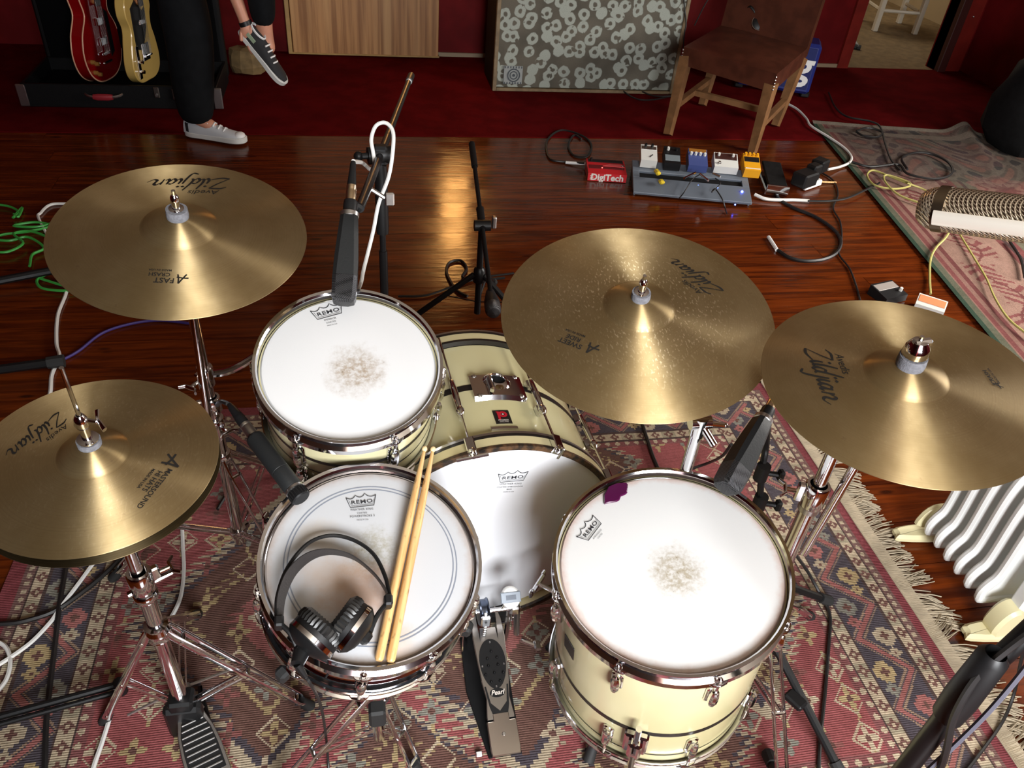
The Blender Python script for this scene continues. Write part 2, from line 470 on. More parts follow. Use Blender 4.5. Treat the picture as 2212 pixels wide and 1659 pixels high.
S = lambda *c: np.array(srgb(*c))
def sel(C, m, c): C[m] = c
RX0, RX1, RY0, RY1 = -.91, 1.40, .42, 2.035
def persian(x, y):
    W_, H_ = RX1-RX0, RY1-RY0
    dx = np.minimum(x, W_-x); dy = np.minimum(y, H_-y); d = np.minimum(dx, dy)
    s = np.where(dx < dy, y, x)
    C = np.zeros(x.shape+(3,)); red = S(158, 66, 68); C[:] = red
    rng = np.random.RandomState(3)
    cream, navy, gold, rose, brown, grey = S(188, 168, 132), S(78, 70, 80), S(178, 152, 92), S(160, 84, 78), S(112, 72, 62), S(132, 130, 116)
    # field: stepped medallions, hooked outlines and small blossoms
    cx, cy = W_/2, H_/2; q = .0105
    ux, uy = x-cx, np.round((y-cy)/q)*q
    def med(ox, oy, rx, ry):
        a = np.abs(x-cx-ox)/rx; b = np.abs(np.round((y-cy-oy)/q)*q)/ry
        return a+b+.045*np.sign(np.sin((y-cy)*2*PI/.021))*(a > .2)
    for (ox, oy, rx, ry) in ((-.5, 0, .36, .42), (.05, -.05, .40, .44), (.62, 0, .34, .42), (-.22, .45, .22, .2), (.36, .45, .22, .2), (-.22, -.45, .22, .2), (.36, -.45, .22, .2)):
        e = med(ox, oy, rx, ry)
        sel(C, (e < 1.0) & (e >= .92), cream*.85)
        sel(C, (e < .92) & (e >= .86), navy)
        sel(C, e < .86, S(112, 74, 62))
        sel(C, (e < .62) & (e > .58), gold*.9)
        sel(C, e < .3, rose); sel(C, e < .17, cream); sel(C, e < .09, navy)
    gx, gy = .088, .092
    ix = np.floor(x/gx); iy = np.floor(y/gy); rnd = (np.sin(ix*12.9898+iy*78.233)*43758.5453) % 1
    fx = x-(ix+.5)*gx-(rnd-.5)*.03; fy = y-(iy+.5)*gy-((rnd*7 % 1)-.5)*.03
    rr = np.hypot(fx, fy); th = np.arctan2(fy, fx)
    bl = (rr < .020+.009*np.cos(4*th)) & (rnd > .10)
    pal = [cream, grey, gold, rose*.8, brown]
    for k_, pc in enumerate(pal): sel(C, bl & ((rnd*13 % 5).astype(int) == k_), pc)
    sel(C, (rr < .008) & bl, brown)
    sel(C, (np.abs(fx) < .004) & (rr < .05) & (rr > .03) & (rnd > .5), gold)
    sel(C, (np.abs(np.abs(fx)+np.abs(fy)-.038) < .003) & (rnd > .7), cream)
    # borders, from the edge inwards
    g = (d < .288)
    dot = (np.hypot((s % .032)-.016, d-.274) < .008)
    sel(C, (d >= .262) & g, S(138, 72, 72)); sel(C, (d >= .262) & g & dot, cream)
    def guard(a, b_):
        m_ = (d >= a) & (d < b_); sel(C, m_, cream)
        t = (s % .046)-.023; v = d-(a+b_)/2
        rr_g = np.hypot(t, v); th_g = np.arctan2(v, t); rose_g = rr_g < .0125+.003*np.cos(4*th_g)
        sel(C, m_ & rose_g, brown*1.15); sel(C, m_ & (rr_g < .0045), cream); alt = (np.floor(s/.046) % 3 == 1)
        sel(C, m_ & alt & ~rose_g, S(160, 148, 116))
        sel(C, (np.abs(d-a) < .003) | (np.abs(d-b_) < .003), S(84, 64, 60))
    mb = (d >= .1) & (d < .225)
    sel(C, mb, navy)
    per = .19; ph = (s/per) % 1; tri = np.abs(ph*2-1)*2-1
    vine = np.abs(d-.1625-.046*tri)
    sel(C, mb & (vine < .009), rose); sel(C, mb & (np.abs(vine-.016) < .003), S(150, 120, 92))
    for (p0, sd, r0) in ((.0, -.028, .03), (.5, .028, .03), (.25, .03, .018), (.75, -.03, .018)):
        t = ((ph-p0+.5) % 1-.5)*per; v = d-.1625-sd
        tq = np.round(t/.008)*.008; vq = np.round(v/.008)*.008
        rr2 = np.maximum(np.abs(tq), np.abs(vq))+.45*np.minimum(np.abs(tq), np.abs(vq))
        kk = (np.floor(s/per-p0+.5).astype(int)*3+int(p0*4)) % 4
        for n_, pc in enumerate((gold, cream*.85, S(168, 90, 84), grey)):
            sel(C, mb & (rr2 < r0) & (kk == n_), pc)
        sel(C, mb & (rr2 < r0*.3), brown)
    guard(.225, .262); guard(.065, .1)
    o1 = (d >= .038) & (d < .065)
    sel(C, o1, S(122, 84, 78)); sel(C, o1 & (np.hypot((s % .024)-.012, d-.052) < .007), cream*.9)
    sel(C, d < .038, S(136, 46, 56))
    lum = C.mean(-1, keepdims=True); C = (C*.68+lum*.32)*np.array([1.0, .97, .95])
    C *= (1+.22*(rng.rand(*x.shape)-.5))[..., None]
    low = .5+.5*np.sin(x*7+np.sin(y*5))*np.sin(y*6+1.3*np.sin(x*4))
    C *= (.9+.16*low)[..., None]
    return C
cell = .0042
rug = rug_mesh('persian_rug', int((RX1-RX0)/cell), int((RY1-RY0)/cell), cell, persian,
               lambda x, y: .006+.0012*np.sin(x*23+np.sin(y*11))*np.sin(y*19), Matrix.Translation((RX0, RY0, 0)))
rug.data.materials.append(rug_mat('woven_red_rug'))
tag(rug, 'worn red and navy patterned rug under the drum kit', 'rug')
MT['fringe'] = M_('off_white_fringe', srgb(176, 162, 138), .9, var=.2, vscale=20)
fr = MB(); rr_ = random.Random(5); y = RY0
while y < RY1:
    tw = rr_.uniform(.03, .07); drift = rr_.uniform(-.05, .045); ln = rr_.uniform(.05, .085)
    for q in range(int(tw/.0022)):
        yy = y+tw*q/int(tw/.0022); l2 = ln*rr_.uniform(.8, 1.2); dd = drift+rr_.uniform(-.02, .02)
        z1 = rr_.uniform(.003, .012)
        P = [V(RX1-.012, yy, .0075), V(RX1+.02, yy+dd*.15, .007), V(RX1+.02+l2*.5, yy+dd*.5, z1), V(RX1+.02+l2, yy+dd, .0025)]
        fr.tube(spline(P, 2), .0017, 3, caps=False)
    y += tw
o = fr.build('fringe', MT['fringe'], parent=rug); o['kind'] = 'stuff'
MB().box((RX1+.006, (RY0+RY1)/2, .0055), (.04, RY1-RY0, .005)).build('woven_end', MT['fringe'], parent=rug)
# second rug, against the right wall
e0, e1 = at(2080, 665), at(1752, 268)
ud = (e1-e0).normalized(); vd = V(ud.y, -ud.x, 0)
R2L = 3.05; org2 = e1-ud*R2L
R2W = 1.75
def peach(u, v):                      # u from the wall side (back) = R2L, v across
    C = np.zeros(u.shape+(3,)); C[:] = S(178, 128, 104)
    rng = np.random.RandomState(9)
    rose, green, olive, dk = S(150, 66, 62), S(52, 84, 62), S(120, 112, 84), S(92, 62, 58)
    du = R2L-u
    d = np.minimum(v, du)
    # scrolling leaves in the border
    ph = (u/.42) % 1; t = (ph-.5)*.42; w = v-.27-.05*np.sin(u*2*PI/.42)
    leaf = np.abs(w-np.sign(t)*0)-(.09-.6*np.abs((np.abs(t) % .07)-.035))
    bar = (np.abs(w) < .085) & (((np.abs(t)+np.abs(w)*.6) % .052) < .024) & (np.abs(t) < .17)
    sel(C, bar & (v > .16) & (v < .40), rose)
    sel(C, (np.abs(w) < .007) & (v > .14) & (v < .42), rose*.8)
    # inner field: large roses on olive
    inn = v > .56
    sel(C, inn, olive)
    c = np.hypot(((u+.1) % .5)-.25, (v-.86))
    wob = .02*np.sin(9*np.arctan2(v-.86, ((u+.1) % .5)-.25))
    sel(C, inn & (c < .2+wob), S(172, 112, 92)); sel(C, inn & (np.abs(c-.14-wob) < .012), rose); sel(C, inn & (c < .07+wob), rose*.9)
    b2 = (v > .46) & (v < .56); sel(C, b2, rose*.9); sel(C, b2 & (np.hypot((u % .09)-.045, v-.51) < .018), S(190, 140, 112))
    edge2 = .56+.05*np.sign(np.sin(u*2*PI/.5)); sel(C, (np.abs(v-edge2) < .012), dk)
    sel(C, (v < .115), S(168, 112, 92)); sel(C, (v > .115) & (v < .135), rose*.8)
    sel(C, (v < .085) & (v > .06), rose); sel(C, v < .06, S(112, 112, 84)); sel(C, v < .028, green)
    # worn, greyed end by the wall
    wear = np.clip((u-(R2L-1.05))/.35, 0, 1)*np.clip((v-.05)/.1, 0, 1)
    n_ = np.sin(u*21+4*np.sin(v*9))*np.sin(v*17+3*np.sin(u*7))
    gcol = np.where((n_ > .1)[..., None], S(96, 80, 72), S(112, 98, 86)); gcol = np.where((n_ > .62)[..., None], S(128, 84, 70), gcol)
    gcol = np.where((n_ < -.5)[..., None], S(66, 62, 66), gcol)
    C = C*(1-wear[..., None]*.85)+gcol*wear[..., None]*.85
    sel(C, (du < .16) & (du > .1) & (v > .05), S(134, 116, 98)); sel(C, (du < .03), S(140, 124, 104))
    lum = C.mean(-1, keepdims=True); C = (C*.66+lum*.34)*.62
    C *= (1+.18*(rng.rand(*u.shape)-.5))[..., None]
    return C
def wrk(u, v):
    bumpz = .055*np.exp(-(((u-R2L)/.12)**2+((v-.98)/.07)**2))+.03*np.exp(-(((u-R2L+.2)/.25)**2+((v-1.02-.15*(u-R2L))/.06)**2))
    lip = .014*np.exp(-((u-R2L)/.03)**2)
    return .012+.003*np.sin(u*5+v*3)*np.sin(v*6)+bumpz+lip
M2 = Matrix((ud, vd, V(0, 0, 1))).transposed().to_4x4(); M2.translation = org2
# frame is left-handed for (u,v); flip by mirroring v
rug2 = rug_mesh('floral_rug', int(R2L/.008), int(R2W/.008), .008, peach, wrk, M2)
rug2.data.flip_normals(); rug2.data.materials.append(rug_mat('woven_peach_rug'))
tag(rug2, 'peach and green floral rug lying along the right wall', 'rug')
# ================================================================== drums
def pearl_shell():
    m, nt, b = nmat('cream_lacquer_shell')
    c = coord(nt)
    nt.links.new(mix(nt, mapr(nt, noise(nt, c, 3, 3), .3, .7), srgb(206, 196, 148), srgb(222, 214, 172)), b.inputs['Base Color'])
    b.inputs['Roughness'].default_value = .22; b.inputs['Coat Weight'].default_value = .5; b.inputs['Coat Roughness'].default_value = .08
    return m
MT['shell'] = pearl_shell()
MT['inlay'] = M_('black_inlay', (.012, .010, .009), .3)
MT['maple'] = M_('bare_maple_edge', srgb(150, 92, 48), .5)
MT['kick_hoop'] = M_('cream_hoop_lacquer', srgb(205, 192, 148), .3)
MT['hoop_edge'] = M_('worn_black_hoop_edge', (.015, .012, .010), .4, vscale=70, vcol=srgb(92, 66, 44))
MT['ink'] = M_('drum_print_ink', (.03, .03, .035), .6)
MT['purple_gel'] = M_('purple_gel', srgb(78, 18, 62), .25, coat=.5)
MT['badge_red'] = M_('badge_red', srgb(178, 30, 44), .3)
MT['badge_white'] = M_('badge_white', srgb(210, 200, 190), .4)
def head_mat(name, stain, rs, base=(.78, .78, .77), edge=None, R=.16, off=(0, 0), amt=.75, seed=0, spots=None):
    m, nt, b = nmat(name)
    c = scaled(nt, coord(nt), 1, (-off[0], -off[1], 0))
    ln = nt.nodes.new('ShaderNodeVectorMath'); ln.operation = 'LENGTH'; nt.links.new(c, ln.inputs[0]); r = ln.outputs['Value']
    cs = scaled(nt, coord(nt), 1, (seed, seed*2, 0))
    n1 = noise(nt, cs, 30, 4, .7); n2 = noise(nt, cs, 110, 3, .7)
    rw = mth(nt, 'ADD', r, mth(nt, 'MULTIPLY', mth(nt, 'SUBTRACT', n1, .5), rs*1.1))
    core = mapr(nt, rw, rs*.25, rs*1.15, amt, 0)
    grain = mapr(nt, n2, .32, .66, .25, 1.0)
    col = mix(nt, mth(nt, 'MULTIPLY', core, grain), base, stain)
    pits = mth(nt, 'MULTIPLY', mapr(nt, n2, .66, .74), mapr(nt, rw, rs*.5, rs*1.25, .75, 0))
    col = mix(nt, pits, col, tuple(x*.42 for x in stain))
    if spots:
        for (ox, oy, sr, sc, am) in spots:
            c3 = scaled(nt, coord(nt), 1, (-ox, -oy, 0))
            l3 = nt.nodes.new('ShaderNodeVectorMath'); l3.operation = 'LENGTH'; nt.links.new(c3, l3.inputs[0])
            rw3 = mth(nt, 'ADD', l3.outputs['Value'], mth(nt, 'MULTIPLY', mth(nt, 'SUBTRACT', n1, .5), sr*.9))
            col = mix(nt, mapr(nt, rw3, sr*.1, sr, am, 0), col, sc)
    if edge:
        l2 = nt.nodes.new('ShaderNodeVectorMath'); l2.operation = 'LENGTH'; nt.links.new(coord(nt), l2.inputs[0])
        col = mix(nt, mapr(nt, mth(nt, 'ADD', l2.outputs['Value'], mth(nt, 'MULTIPLY', mth(nt, 'SUBTRACT', n1, .5), .02)), R-.022, R, 0, .5), col, edge)
    nt.links.new(col, b.inputs['Base Color']); b.inputs['Roughness'].default_value = .5
    bump(nt, b, noise(nt, coord(nt), 900, 2), .12, .0008)
    return m
def hoop_mb(R, up=True, ears=(), h=.026, rim=.013):
    """triple-flanged hoop: closed profile, wide flange low, rolled lip high"""
    t = .0022
    prof = [(R+.001, 0), (R+.001, rim-.004), (R+.004, rim), (R+.0095, rim+.001), (R+.0095, rim-.0015), (R+.0045, rim-.003),
            (R+.0035, -h+.016), (R+.011, -h+.012), (R+.012, -h+.001), (R+.0095, -h), (R+.0085, -h+.009), (R+.001, -h+.013)]
    if not up: prof = [(r, -z) for r, z in prof]
    m = MB(); m.lathe(prof, 72, closed=True)
    sg = 1 if up else -1
    for a in ears:                                  # the lug ears of the flange
        Ma = Matrix.Rotation(a, 4, 'Z')
        m.prism([(R+.006, -.021), (R+.016, -.012), (R+.0185, 0), (R+.016, .012), (R+.006, .021)], sg*(-h+.007), sg*(-h+.012), M=Ma, bevel=.001)
    return m
def crown(mb, M, s, mapf=None):
    """crown-shaped outline of the drum-head logo, width about 1.0*s"""
    def arc(a, b_, sag, n=7):
        a, b_ = V(*a, 0), V(*b_, 0); d = b_-a; nn = V(-d.y, d.x, 0).normalized()
        return [a+d*(i/n)-nn*sag*4*(i/n)*(1-i/n) for i in range(n+1)]
    pts = [(-.5, .17), (-.21, .29), (0.0, .22), (.0, .22), (.19, .33), (.5, .24)]
    L = arc((-.5, .2), (-.19, .27), .09)+arc((-.19, .27), (.13, .33), .10)[1:]+arc((.13, .33), (.5, .27), .09)[1:]
    wf = lambda t, q: .026*s
    mb.ribbon([p*s for p in L], wf, M, mapf)
    mb.ribbon([V(*p, 0)*s for p in ((-.5, .2), (-.37, -.18), (.41, -.13), (.5, .27))], wf, M, mapf)
    mb.ribbon([V(*p, 0)*s for p in ((-.41, .1), (-.335, -.115), (.375, -.07), (.43, .1))], lambda t, q: .012*s, M, mapf)
    return mb
def head_logo(mb, c, ang, s, lines):
    M = Matrix.Translation((c[0], c[1], .0006)) @ Matrix.Rotation(ang, 4, 'Z')
    crown(mb, M, s)
    text_mb(mb, 'REMO', .235*s, M @ Matrix.Translation((.02*s, .015*s, 0)) @ Matrix.Rotation(.05, 4, 'Z') @ Matrix.Diagonal((1.12, .8, 1, 1)), bold=.012, space=1.05)
    y = -.27*s
    for (tx, sz) in lines:
        text_mb(mb, tx, sz*s, M @ Matrix.Translation((0, y, 0)), space=1.05); y -= (sz+.035)*s
    return mb
def lug(T, R, a, ztop, zbot, kind='block', rodtop=.004):
    """one lug casing with its tension rod, on the shell at angle a"""
    Ma = Matrix.Rotation(a, 4, 'Z'); zc = (ztop+zbot)/2; ln = ztop-zbot
    m = MB()
    prof = [(0, -ln/2), (.006, -ln/2+.001), (.0085, -ln/2+.012), (.009, 0), (.0085, ln/2-.012), (.006, ln/2-.001), (0, ln/2)]
    m.lathe(prof, 10, M=Ma @ Matrix.Translation((R+.0115, 0, zc)))
    m.prism([(-.011, -ln/2*.8), (-.006, -ln/2*.95), (.006, -ln/2*.95), (.011, -ln/2*.8), (.011, ln/2*.8), (.006, ln/2*.95), (-.006, ln/2*.95), (-.011, ln/2*.8)], 0, .007,
            M=Ma @ Matrix.Translation((R-.001, 0, zc)) @ Matrix(((0, 0, 1, 0), (1, 0, 0, 0), (0, 1, 0, 0), (0, 0, 0, 1))), bevel=.002)
    o = m.build('lug', MT['chrome'], parent=T, world=False)
    return o
def rod(T, R, a, z0, z1, r=.0029, headsz=.006):
    Ma = Matrix.Rotation(a, 4, 'Z'); x = R+.0115
    m = MB(); m.cyl((x, 0, z0), (x, 0, z1), r, n=8, M=Ma)
    sg = 1 if z1 > z0 else -1
    m.cyl((x, 0, z1-.001*sg), (x, 0, z1+.0025*sg), .0065, n=12, M=Ma)
    m.box((x, 0, z1+sg*.006), (headsz, headsz, .008), M=Ma, b=.001)
    m.cyl((x, 0, z1+sg*.010), (x, 0, z1+sg*.0125), .0042, .002, n=8, M=Ma)
    return m.build('tension_rod', MT['chrome'], parent=T, world=False)

# ---------------- rack tom
TOM_M = lean((-.036, 1.21, -.901-.004), 19.1, 175)
T = thing('rack_tom', 'cream rack tom with white drumhead under the black microphone', 'drum', TOM_M)
R, D = .165, .19
MB().lathe([(R-.008, -.004), (R, -.006), (R, -D), (R-.008, -D-.002)], 72).build('shell', MT['shell'], parent=T, world=False)
MB().lathe([(R+.0006, -.086), (R+.0006, -.097)], 72).build('stripe', MT['inlay'], parent=T, world=False)
MB().lathe([(R+.0006, -.134), (R+.0006, -.138)], 72).build('stripe', MT['inlay'], parent=T, world=False)
ears = [math.radians(-90+26+k*60) for k in range(6)]
hd = MB().lathe([(0, -.0012), (.05, -.0012), (R-.012, -.001), (R-.006, -.0018), (R-.001, -.007), (R+.0015, -.010)], 72).build('drumhead', head_mat('coated_head_tom', srgb(150, 128, 100), .062, base=(.70, .70, .70), R=R, off=(.012, -.012), amt=.8, seed=2), parent=T, world=False)
hoop_mb(R, True, ears).build('hoop', MT['chrome'], parent=T, world=False)
hoop_mb(R, False, ears).add([], []).build('hoop', MT['chrome'], parent=T, world=False).location = (0, 0, -D)
MB().lathe([(0, -D-.001), (R+.001, -D-.001)], 48).build('resonant_head', MT['white_plastic'], parent=T, world=False)
for a in ears:
    lug(T, R, a, -.045, -.115); rod(T, R, a, -.05, -.012); lug(T, R, a, -.13, -.175); rod(T, R, a, -.16, -D+.016)
p0, p1 = on(TOM_M, 676, 688), on(TOM_M, 740, 674)
d_ = p1-p0
o = head_logo(MB(), (p0+p1)/2+V(.0, .006, 0), math.atan2(d_.y, d_.x), .062, [('EMPEROR', .085), ('COATED', .075), ('MADE IN USA', .05)]).build('head_logo', MT['ink'], parent=T, world=False)
# bracket between tom and its stand
m = MB(); m.box((0, R+.012, -.11), (.07, .02, .08), b=.004).cyl((0, R+.02, -.11), (0, R+.06, -.11), .016).cyl((-.03, R+.045, -.11), (.03, R+.045, -.11), .009)
m.build('mount_bracket', MT['chrome'], parent=T, world=False)
for (aa, zz) in ((math.radians(8), -.05), (math.radians(190), -.07)):
    MB().box((R+.004, 0, zz), (.006, .02, .03), M=Matrix.Rotation(aa, 4, 'Z'), b=.002).build('small_bracket', MT['chrome'], parent=T, world=False)

# ---------------- floor tom
FT_M = lean((.517, .837, -1.100-.004), 9.3, -135)
T = thing('floor_tom', 'large cream floor tom with white drumhead and purple gel pad', 'drum', FT_M)
R, D = .203, .40
MB().lathe([(R-.01, -.004), (R, -.006), (R, -D), (R-.01, -D-.002)], 84).build('shell', MT['shell'], parent=T, world=False)
for (z0, z1) in ((-.247, -.262),):
    MB().lathe([(R+.0007, z0), (R+.0007, z1)], 84).build('stripe', MT['inlay'], parent=T, world=False)
MB().lathe([(R+.0007, -.352), (R+.0007, -.356)], 84).build('stripe', MT['inlay'], parent=T, world=False)
hd = MB().lathe([(0, -.0012), (.06, -.0012), (R-.012, -.001), (R-.006, -.0018), (R-.001, -.007), (R+.0015, -.010)], 84).build('drumhead', head_mat('coated_head_floor_tom', srgb(160, 146, 118), .058, R=R, off=(.006, -.012), amt=.85, seed=5, edge=srgb(188, 112, 62)), parent=T, world=False)
fa0 = on(FT_M, 1335, 1437); a0 = math.atan2(fa0.y, fa0.x)
ears = [a0+math.radians(k*45) for k in range(8)]
hoop_mb(R, True, ears, h=.026).build('hoop', MT['chrome'], parent=T, world=False)
hoop_mb(R, False, ears, h=.026).build('hoop', MT['chrome'], parent=T, world=False).location = (0, 0, -D)
MB().lathe([(0, -D-.001), (R+.001, -D-.001)], 48).build('resonant_head', MT['white_plastic'], parent=T, world=False)
for a in ears:
    lug(T, R, a, -.05, -.10); rod(T, R, a, -.055, -.012); lug(T, R, a, -D+.12, -D+.055); rod(T, R, a, -D+.06, -D+.014)
# three legs in brackets
la = on(FT_M, 1335, 1560); 
for k, aa in enumerate((math.atan2(-.9, -.43), math.radians(20), math.radians(140))):
    Ma = Matrix.Rotation(aa, 4, 'Z'); x = R+.022
    m = MB(); m.box((R+.008, 0, -.285), (.016, .045, .075), M=Ma, b=.004).box((R+.02, 0, -.285), (.022, .026, .06), M=Ma, b=.005)
    br = m.build('leg_bracket', MT['chrome'], parent=T, world=False)
    m = MB(); m.cyl((x+.012, 0, -.3), (x+.045, 0, -.3), .005, n=8, M=Ma)
    m.box((x+.048, 0, -.3), (.008, .05, .018), M=Ma, b=.004).box((x+.05, .028, -.302), (.007, .014, .024), M=Ma, b=.003).box((x+.05, -.028, -.302), (.007, .014, .024), M=Ma, b=.003)
    m.build('wing_screw', MT['chrome'], parent=br, world=False)
    top = Ma @ V(x, 0, -.19); bot = Ma @ V(x, 0, -.565); foot = Ma @ V(x+.02, 0, -.575)
    m = MB(); m.tube([top, Ma @ V(x, 0, -.5), bot, foot], .006, 10)
    lg = m.build('leg', MT['chrome'], parent=T, world=False)
    MB().cyl(Ma @ V(x+.012, 0, -.56), Ma @ V(x+.02, 0, -.598), .010, .013, 10).build('rubber_foot', MT['rubber'], parent=lg, world=False)
p0, p1 = on(FT_M, 1255, 1168), on(FT_M, 1296, 1122); d_ = p1-p0
head_logo(MB(), (p0+p1)/2+V(.0, .0, 0), math.atan2(d_.y, d_.x), .058, [('AMBASSADOR', .07), ('COATED', .06)]).build('head_logo', MT['ink'], parent=T, world=False)
gp = [(1305, 1091), (1304, 1072), (1314, 1053), (1330, 1046), (1352, 1044), (1356, 1048), (1355, 1066), (1351, 1070), (1341, 1074), (1338, 1082), (1331, 1086), (1316, 1088)]
P = [on(FT_M, *q) for q in gp]
MB().prism([(p.x, p.y) for p in P], .0, .0045, bevel=.0018).build('gel_pad', MT['purple_gel'], parent=T, world=False)
# badge on the left side of the shell
Mb = Matrix.Rotation(math.radians(197), 4, 'Z') @ Matrix.Translation((R+.001, 0, -.13)) @ Matrix(((0, 0, 1, 0), (1, 0, 0, 0), (0, 1, 0, 0), (0, 0, 0, 1)))
MB().box((0, 0, 0), (.034, .045, .002), M=Mb, b=.0006).build('badge', MT['inlay'], parent=T, world=False)

# ---------------- snare drum
SN_M = lean((-.010, .884, -1.076-.004), 16.1, 159)
T = thing('snare_drum', 'chrome snare drum with headphones and sticks resting on it', 'drum', SN_M)
R, D = .178, .135
MB().lathe([(R-.003, -.004), (R, -.006), (R, -.045), (R+.0035, -.050), (R+.0035, -.058), (R, -.062), (R, -.076), (R+.0035, -.080), (R+.0035, -.088), (R, -.093), (R, -D), (R-.003, -D)], 84).build('shell', MT['chrome'], parent=T, world=False)
snm = head_mat('coated_head_snare', srgb(132, 122, 84), .055, base=(.52, .53, .55), R=R, off=(.005, .018), amt=.6, seed=9, edge=srgb(150, 110, 70),
               spots=[(-.02, -.055, .085, srgb(176, 132, 98), .7), (-.075, -.02, .07, srgb(188, 160, 135), .5), (-.09, .05, .05, srgb(190, 175, 155), .5), (.03, -.14, .05, srgb(190, 150, 100), .4)])
MB().lathe([(0, -.0012), (.05, -.0012), (R-.012, -.001), (R-.006, -.0018), (R-.001, -.007), (R+.0015, -.010)], 84).build('drumhead', snm, parent=T, world=False)
MT['ring_grey'] = M_('grey_control_ring', srgb(128, 134, 146), .6)
for r_ in (.1455, .1395):
    MB().lathe([(r_-.0011, .0002-.0008), (r_+.0011, .0002-.0008)], 84).build('control_ring', MT['ring_grey'], parent=T, world=False)
sa = on(SN_M, 787, 1447); a0 = math.atan2(sa.y, sa.x)
ears = [a0+math.radians(k*36) for k in range(10)]
hoop_mb(R, True, ears).build('hoop', MT['chrome'], parent=T, world=False)
hoop_mb(R, False, ears).build('hoop', MT['chrome'], parent=T, world=False).location = (0, 0, -D)
MB().lathe([(0, -D-.001), (R+.001, -D-.001)], 48).build('snare_side_head', MT['white_plastic'], parent=T, world=False)
for a in ears:
    lug(T, R+.001, a, -.046, -.090); rod(T, R, a, -.05, -.012); rod(T, R, a, -.09, -D+.014)
p0, p1 = on(SN_M, 750, 1087), on(SN_M, 806, 1084); d_ = p1-p0
head_logo(MB(), (p0+p1)/2+V(.002, .0, 0), math.atan2(d_.y, d_.x), .053, [('WEATHER KING', .10), ('COATED', .08), ('POWERSTROKE 3', .10), ('MADE IN USA', .06)]).build('head_logo', MT['ink'], parent=T, world=False)
# throw-off on the left of the shell
Mt = Matrix.Rotation(math.radians(150), 4, 'Z')
MB().box((R+.014, 0, -.07), (.022, .03, .075), M=Mt, b=.004).box((R+.028, 0, -.055), (.008, .016, .08), M=Mt, b=.003).build('throw_off', MT['chrome'], parent=T, world=False)

# ---------------- bass drum
kn = V(.071, -1, 0).normalized()
KC = V(.256, 1.148, .308)
K_M = frame(KC, kn, (1, .071, 0))               # x right, y up, z toward the drummer; z=0 at the batter hoop face
T = thing('bass_drum', 'cream bass drum with white batter head and chrome mount plate', 'drum', Matrix.Translation(V(KC.x, KC.y, 0)))
R, KD = .2795, .325
zb = -.048                                       # shell starts behind the hoop
MB().lathe([(R-.008, zb+.01), (R, zb+.008), (R, zb-KD), (R-.008, zb-KD)], 96, M=K_M).build('shell', MT['shell'], parent=T)
def on_shell(px, py):                            # where a sight line meets the shell cylinder
    r = ray(px, py); o = CAM-KC; z = K_M.col[2].xyz; rp = r-z*r.dot(z); op = o-z*o.dot(z)
    A, B, C_ = rp.dot(rp), 2*rp.dot(op), op.dot(op)-R*R
    t = (-B-math.sqrt(B*B-4*A*C_))/(2*A); p = CAM+r*t; q = p-KC
    nn = (q-z*q.dot(z)).normalized(); return p, nn, q.dot(z)
zs_ = on_shell(1010, 838)[2]
MB().lathe([(R+.0008, zs_-.010), (R+.0008, zs_+.010)], 96, M=K_M).build('stripe', MT['inlay'], parent=T)
for (nm, z0) in (('batter', 0.0), ('front', zb-KD-.002)):
    def ring(a, b_, r0, r1): return [(r0, z0+a), (r1, z0+a), (r1, z0+b_), (r0, z0+b_)]
    ri, ro = R+.0015, R+.0125
    h = MB().lathe(ring(0, -.045, ri, ro), 96, M=K_M, closed=True).build(nm+'_hoop', MT['kick_hoop'], parent=T)
    e = .0006
    MB().lathe(ring(e, -.007, ri-e, ro+e), 96, M=K_M, closed=True).build('edge_band', MT['hoop_edge'] if nm == 'batter' else MT['inlay'], parent=h)
    MB().lathe(ring(-.031, -.039, ri+.002, ro+e), 96, M=K_M, closed=True).build('edge_band', MT['inlay'], parent=h)
    MB().lathe(ring(-.039, -.045-e, ri+.002, ro+e), 96, M=K_M, closed=True).build('metal_band', MT['steel'], parent=h)
kh = head_mat('coated_head_bass', srgb(150, 128, 100), .03, base=(.84, .86, .90), R=R, off=(-.05, -.03), amt=.1, seed=4)
ho = MB().lathe([(0, 0), (R-.012, 0), (R-.003, -.002), (R+.001, -.012)], 96).build('batter_head', kh, parent=T, world=False)
ho.matrix_local = WM[T.name].inverted() @ K_M @ Matrix.Translation((0, 0, -.022))
MB().lathe([(0, 0), (R+.001, 0)], 64, M=K_M @ Matrix.Translation((0, 0, zb-KD-.03))).build('front_head', MT['white_plastic'], parent=T)
p0, p1 = on(K_M, 1078, 1033, -.022), on(K_M, 1134, 1031, -.022)
mm = MB(); head_logo(mm, ((p0.x+p1.x)/2, (p0.y+p1.y)/2), math.atan2(p1.y-p0.y, p1.x-p0.x), .066, [('WEATHER KING', .10), ('COATED AMBASSADOR', .08), ('BASS', .08), ('MADE IN USA', .06)])
mm.v = [K_M @ (v+V(0, 0, -.022)) for v in mm.v]; mm.build('head_logo', MT['ink'], parent=T)
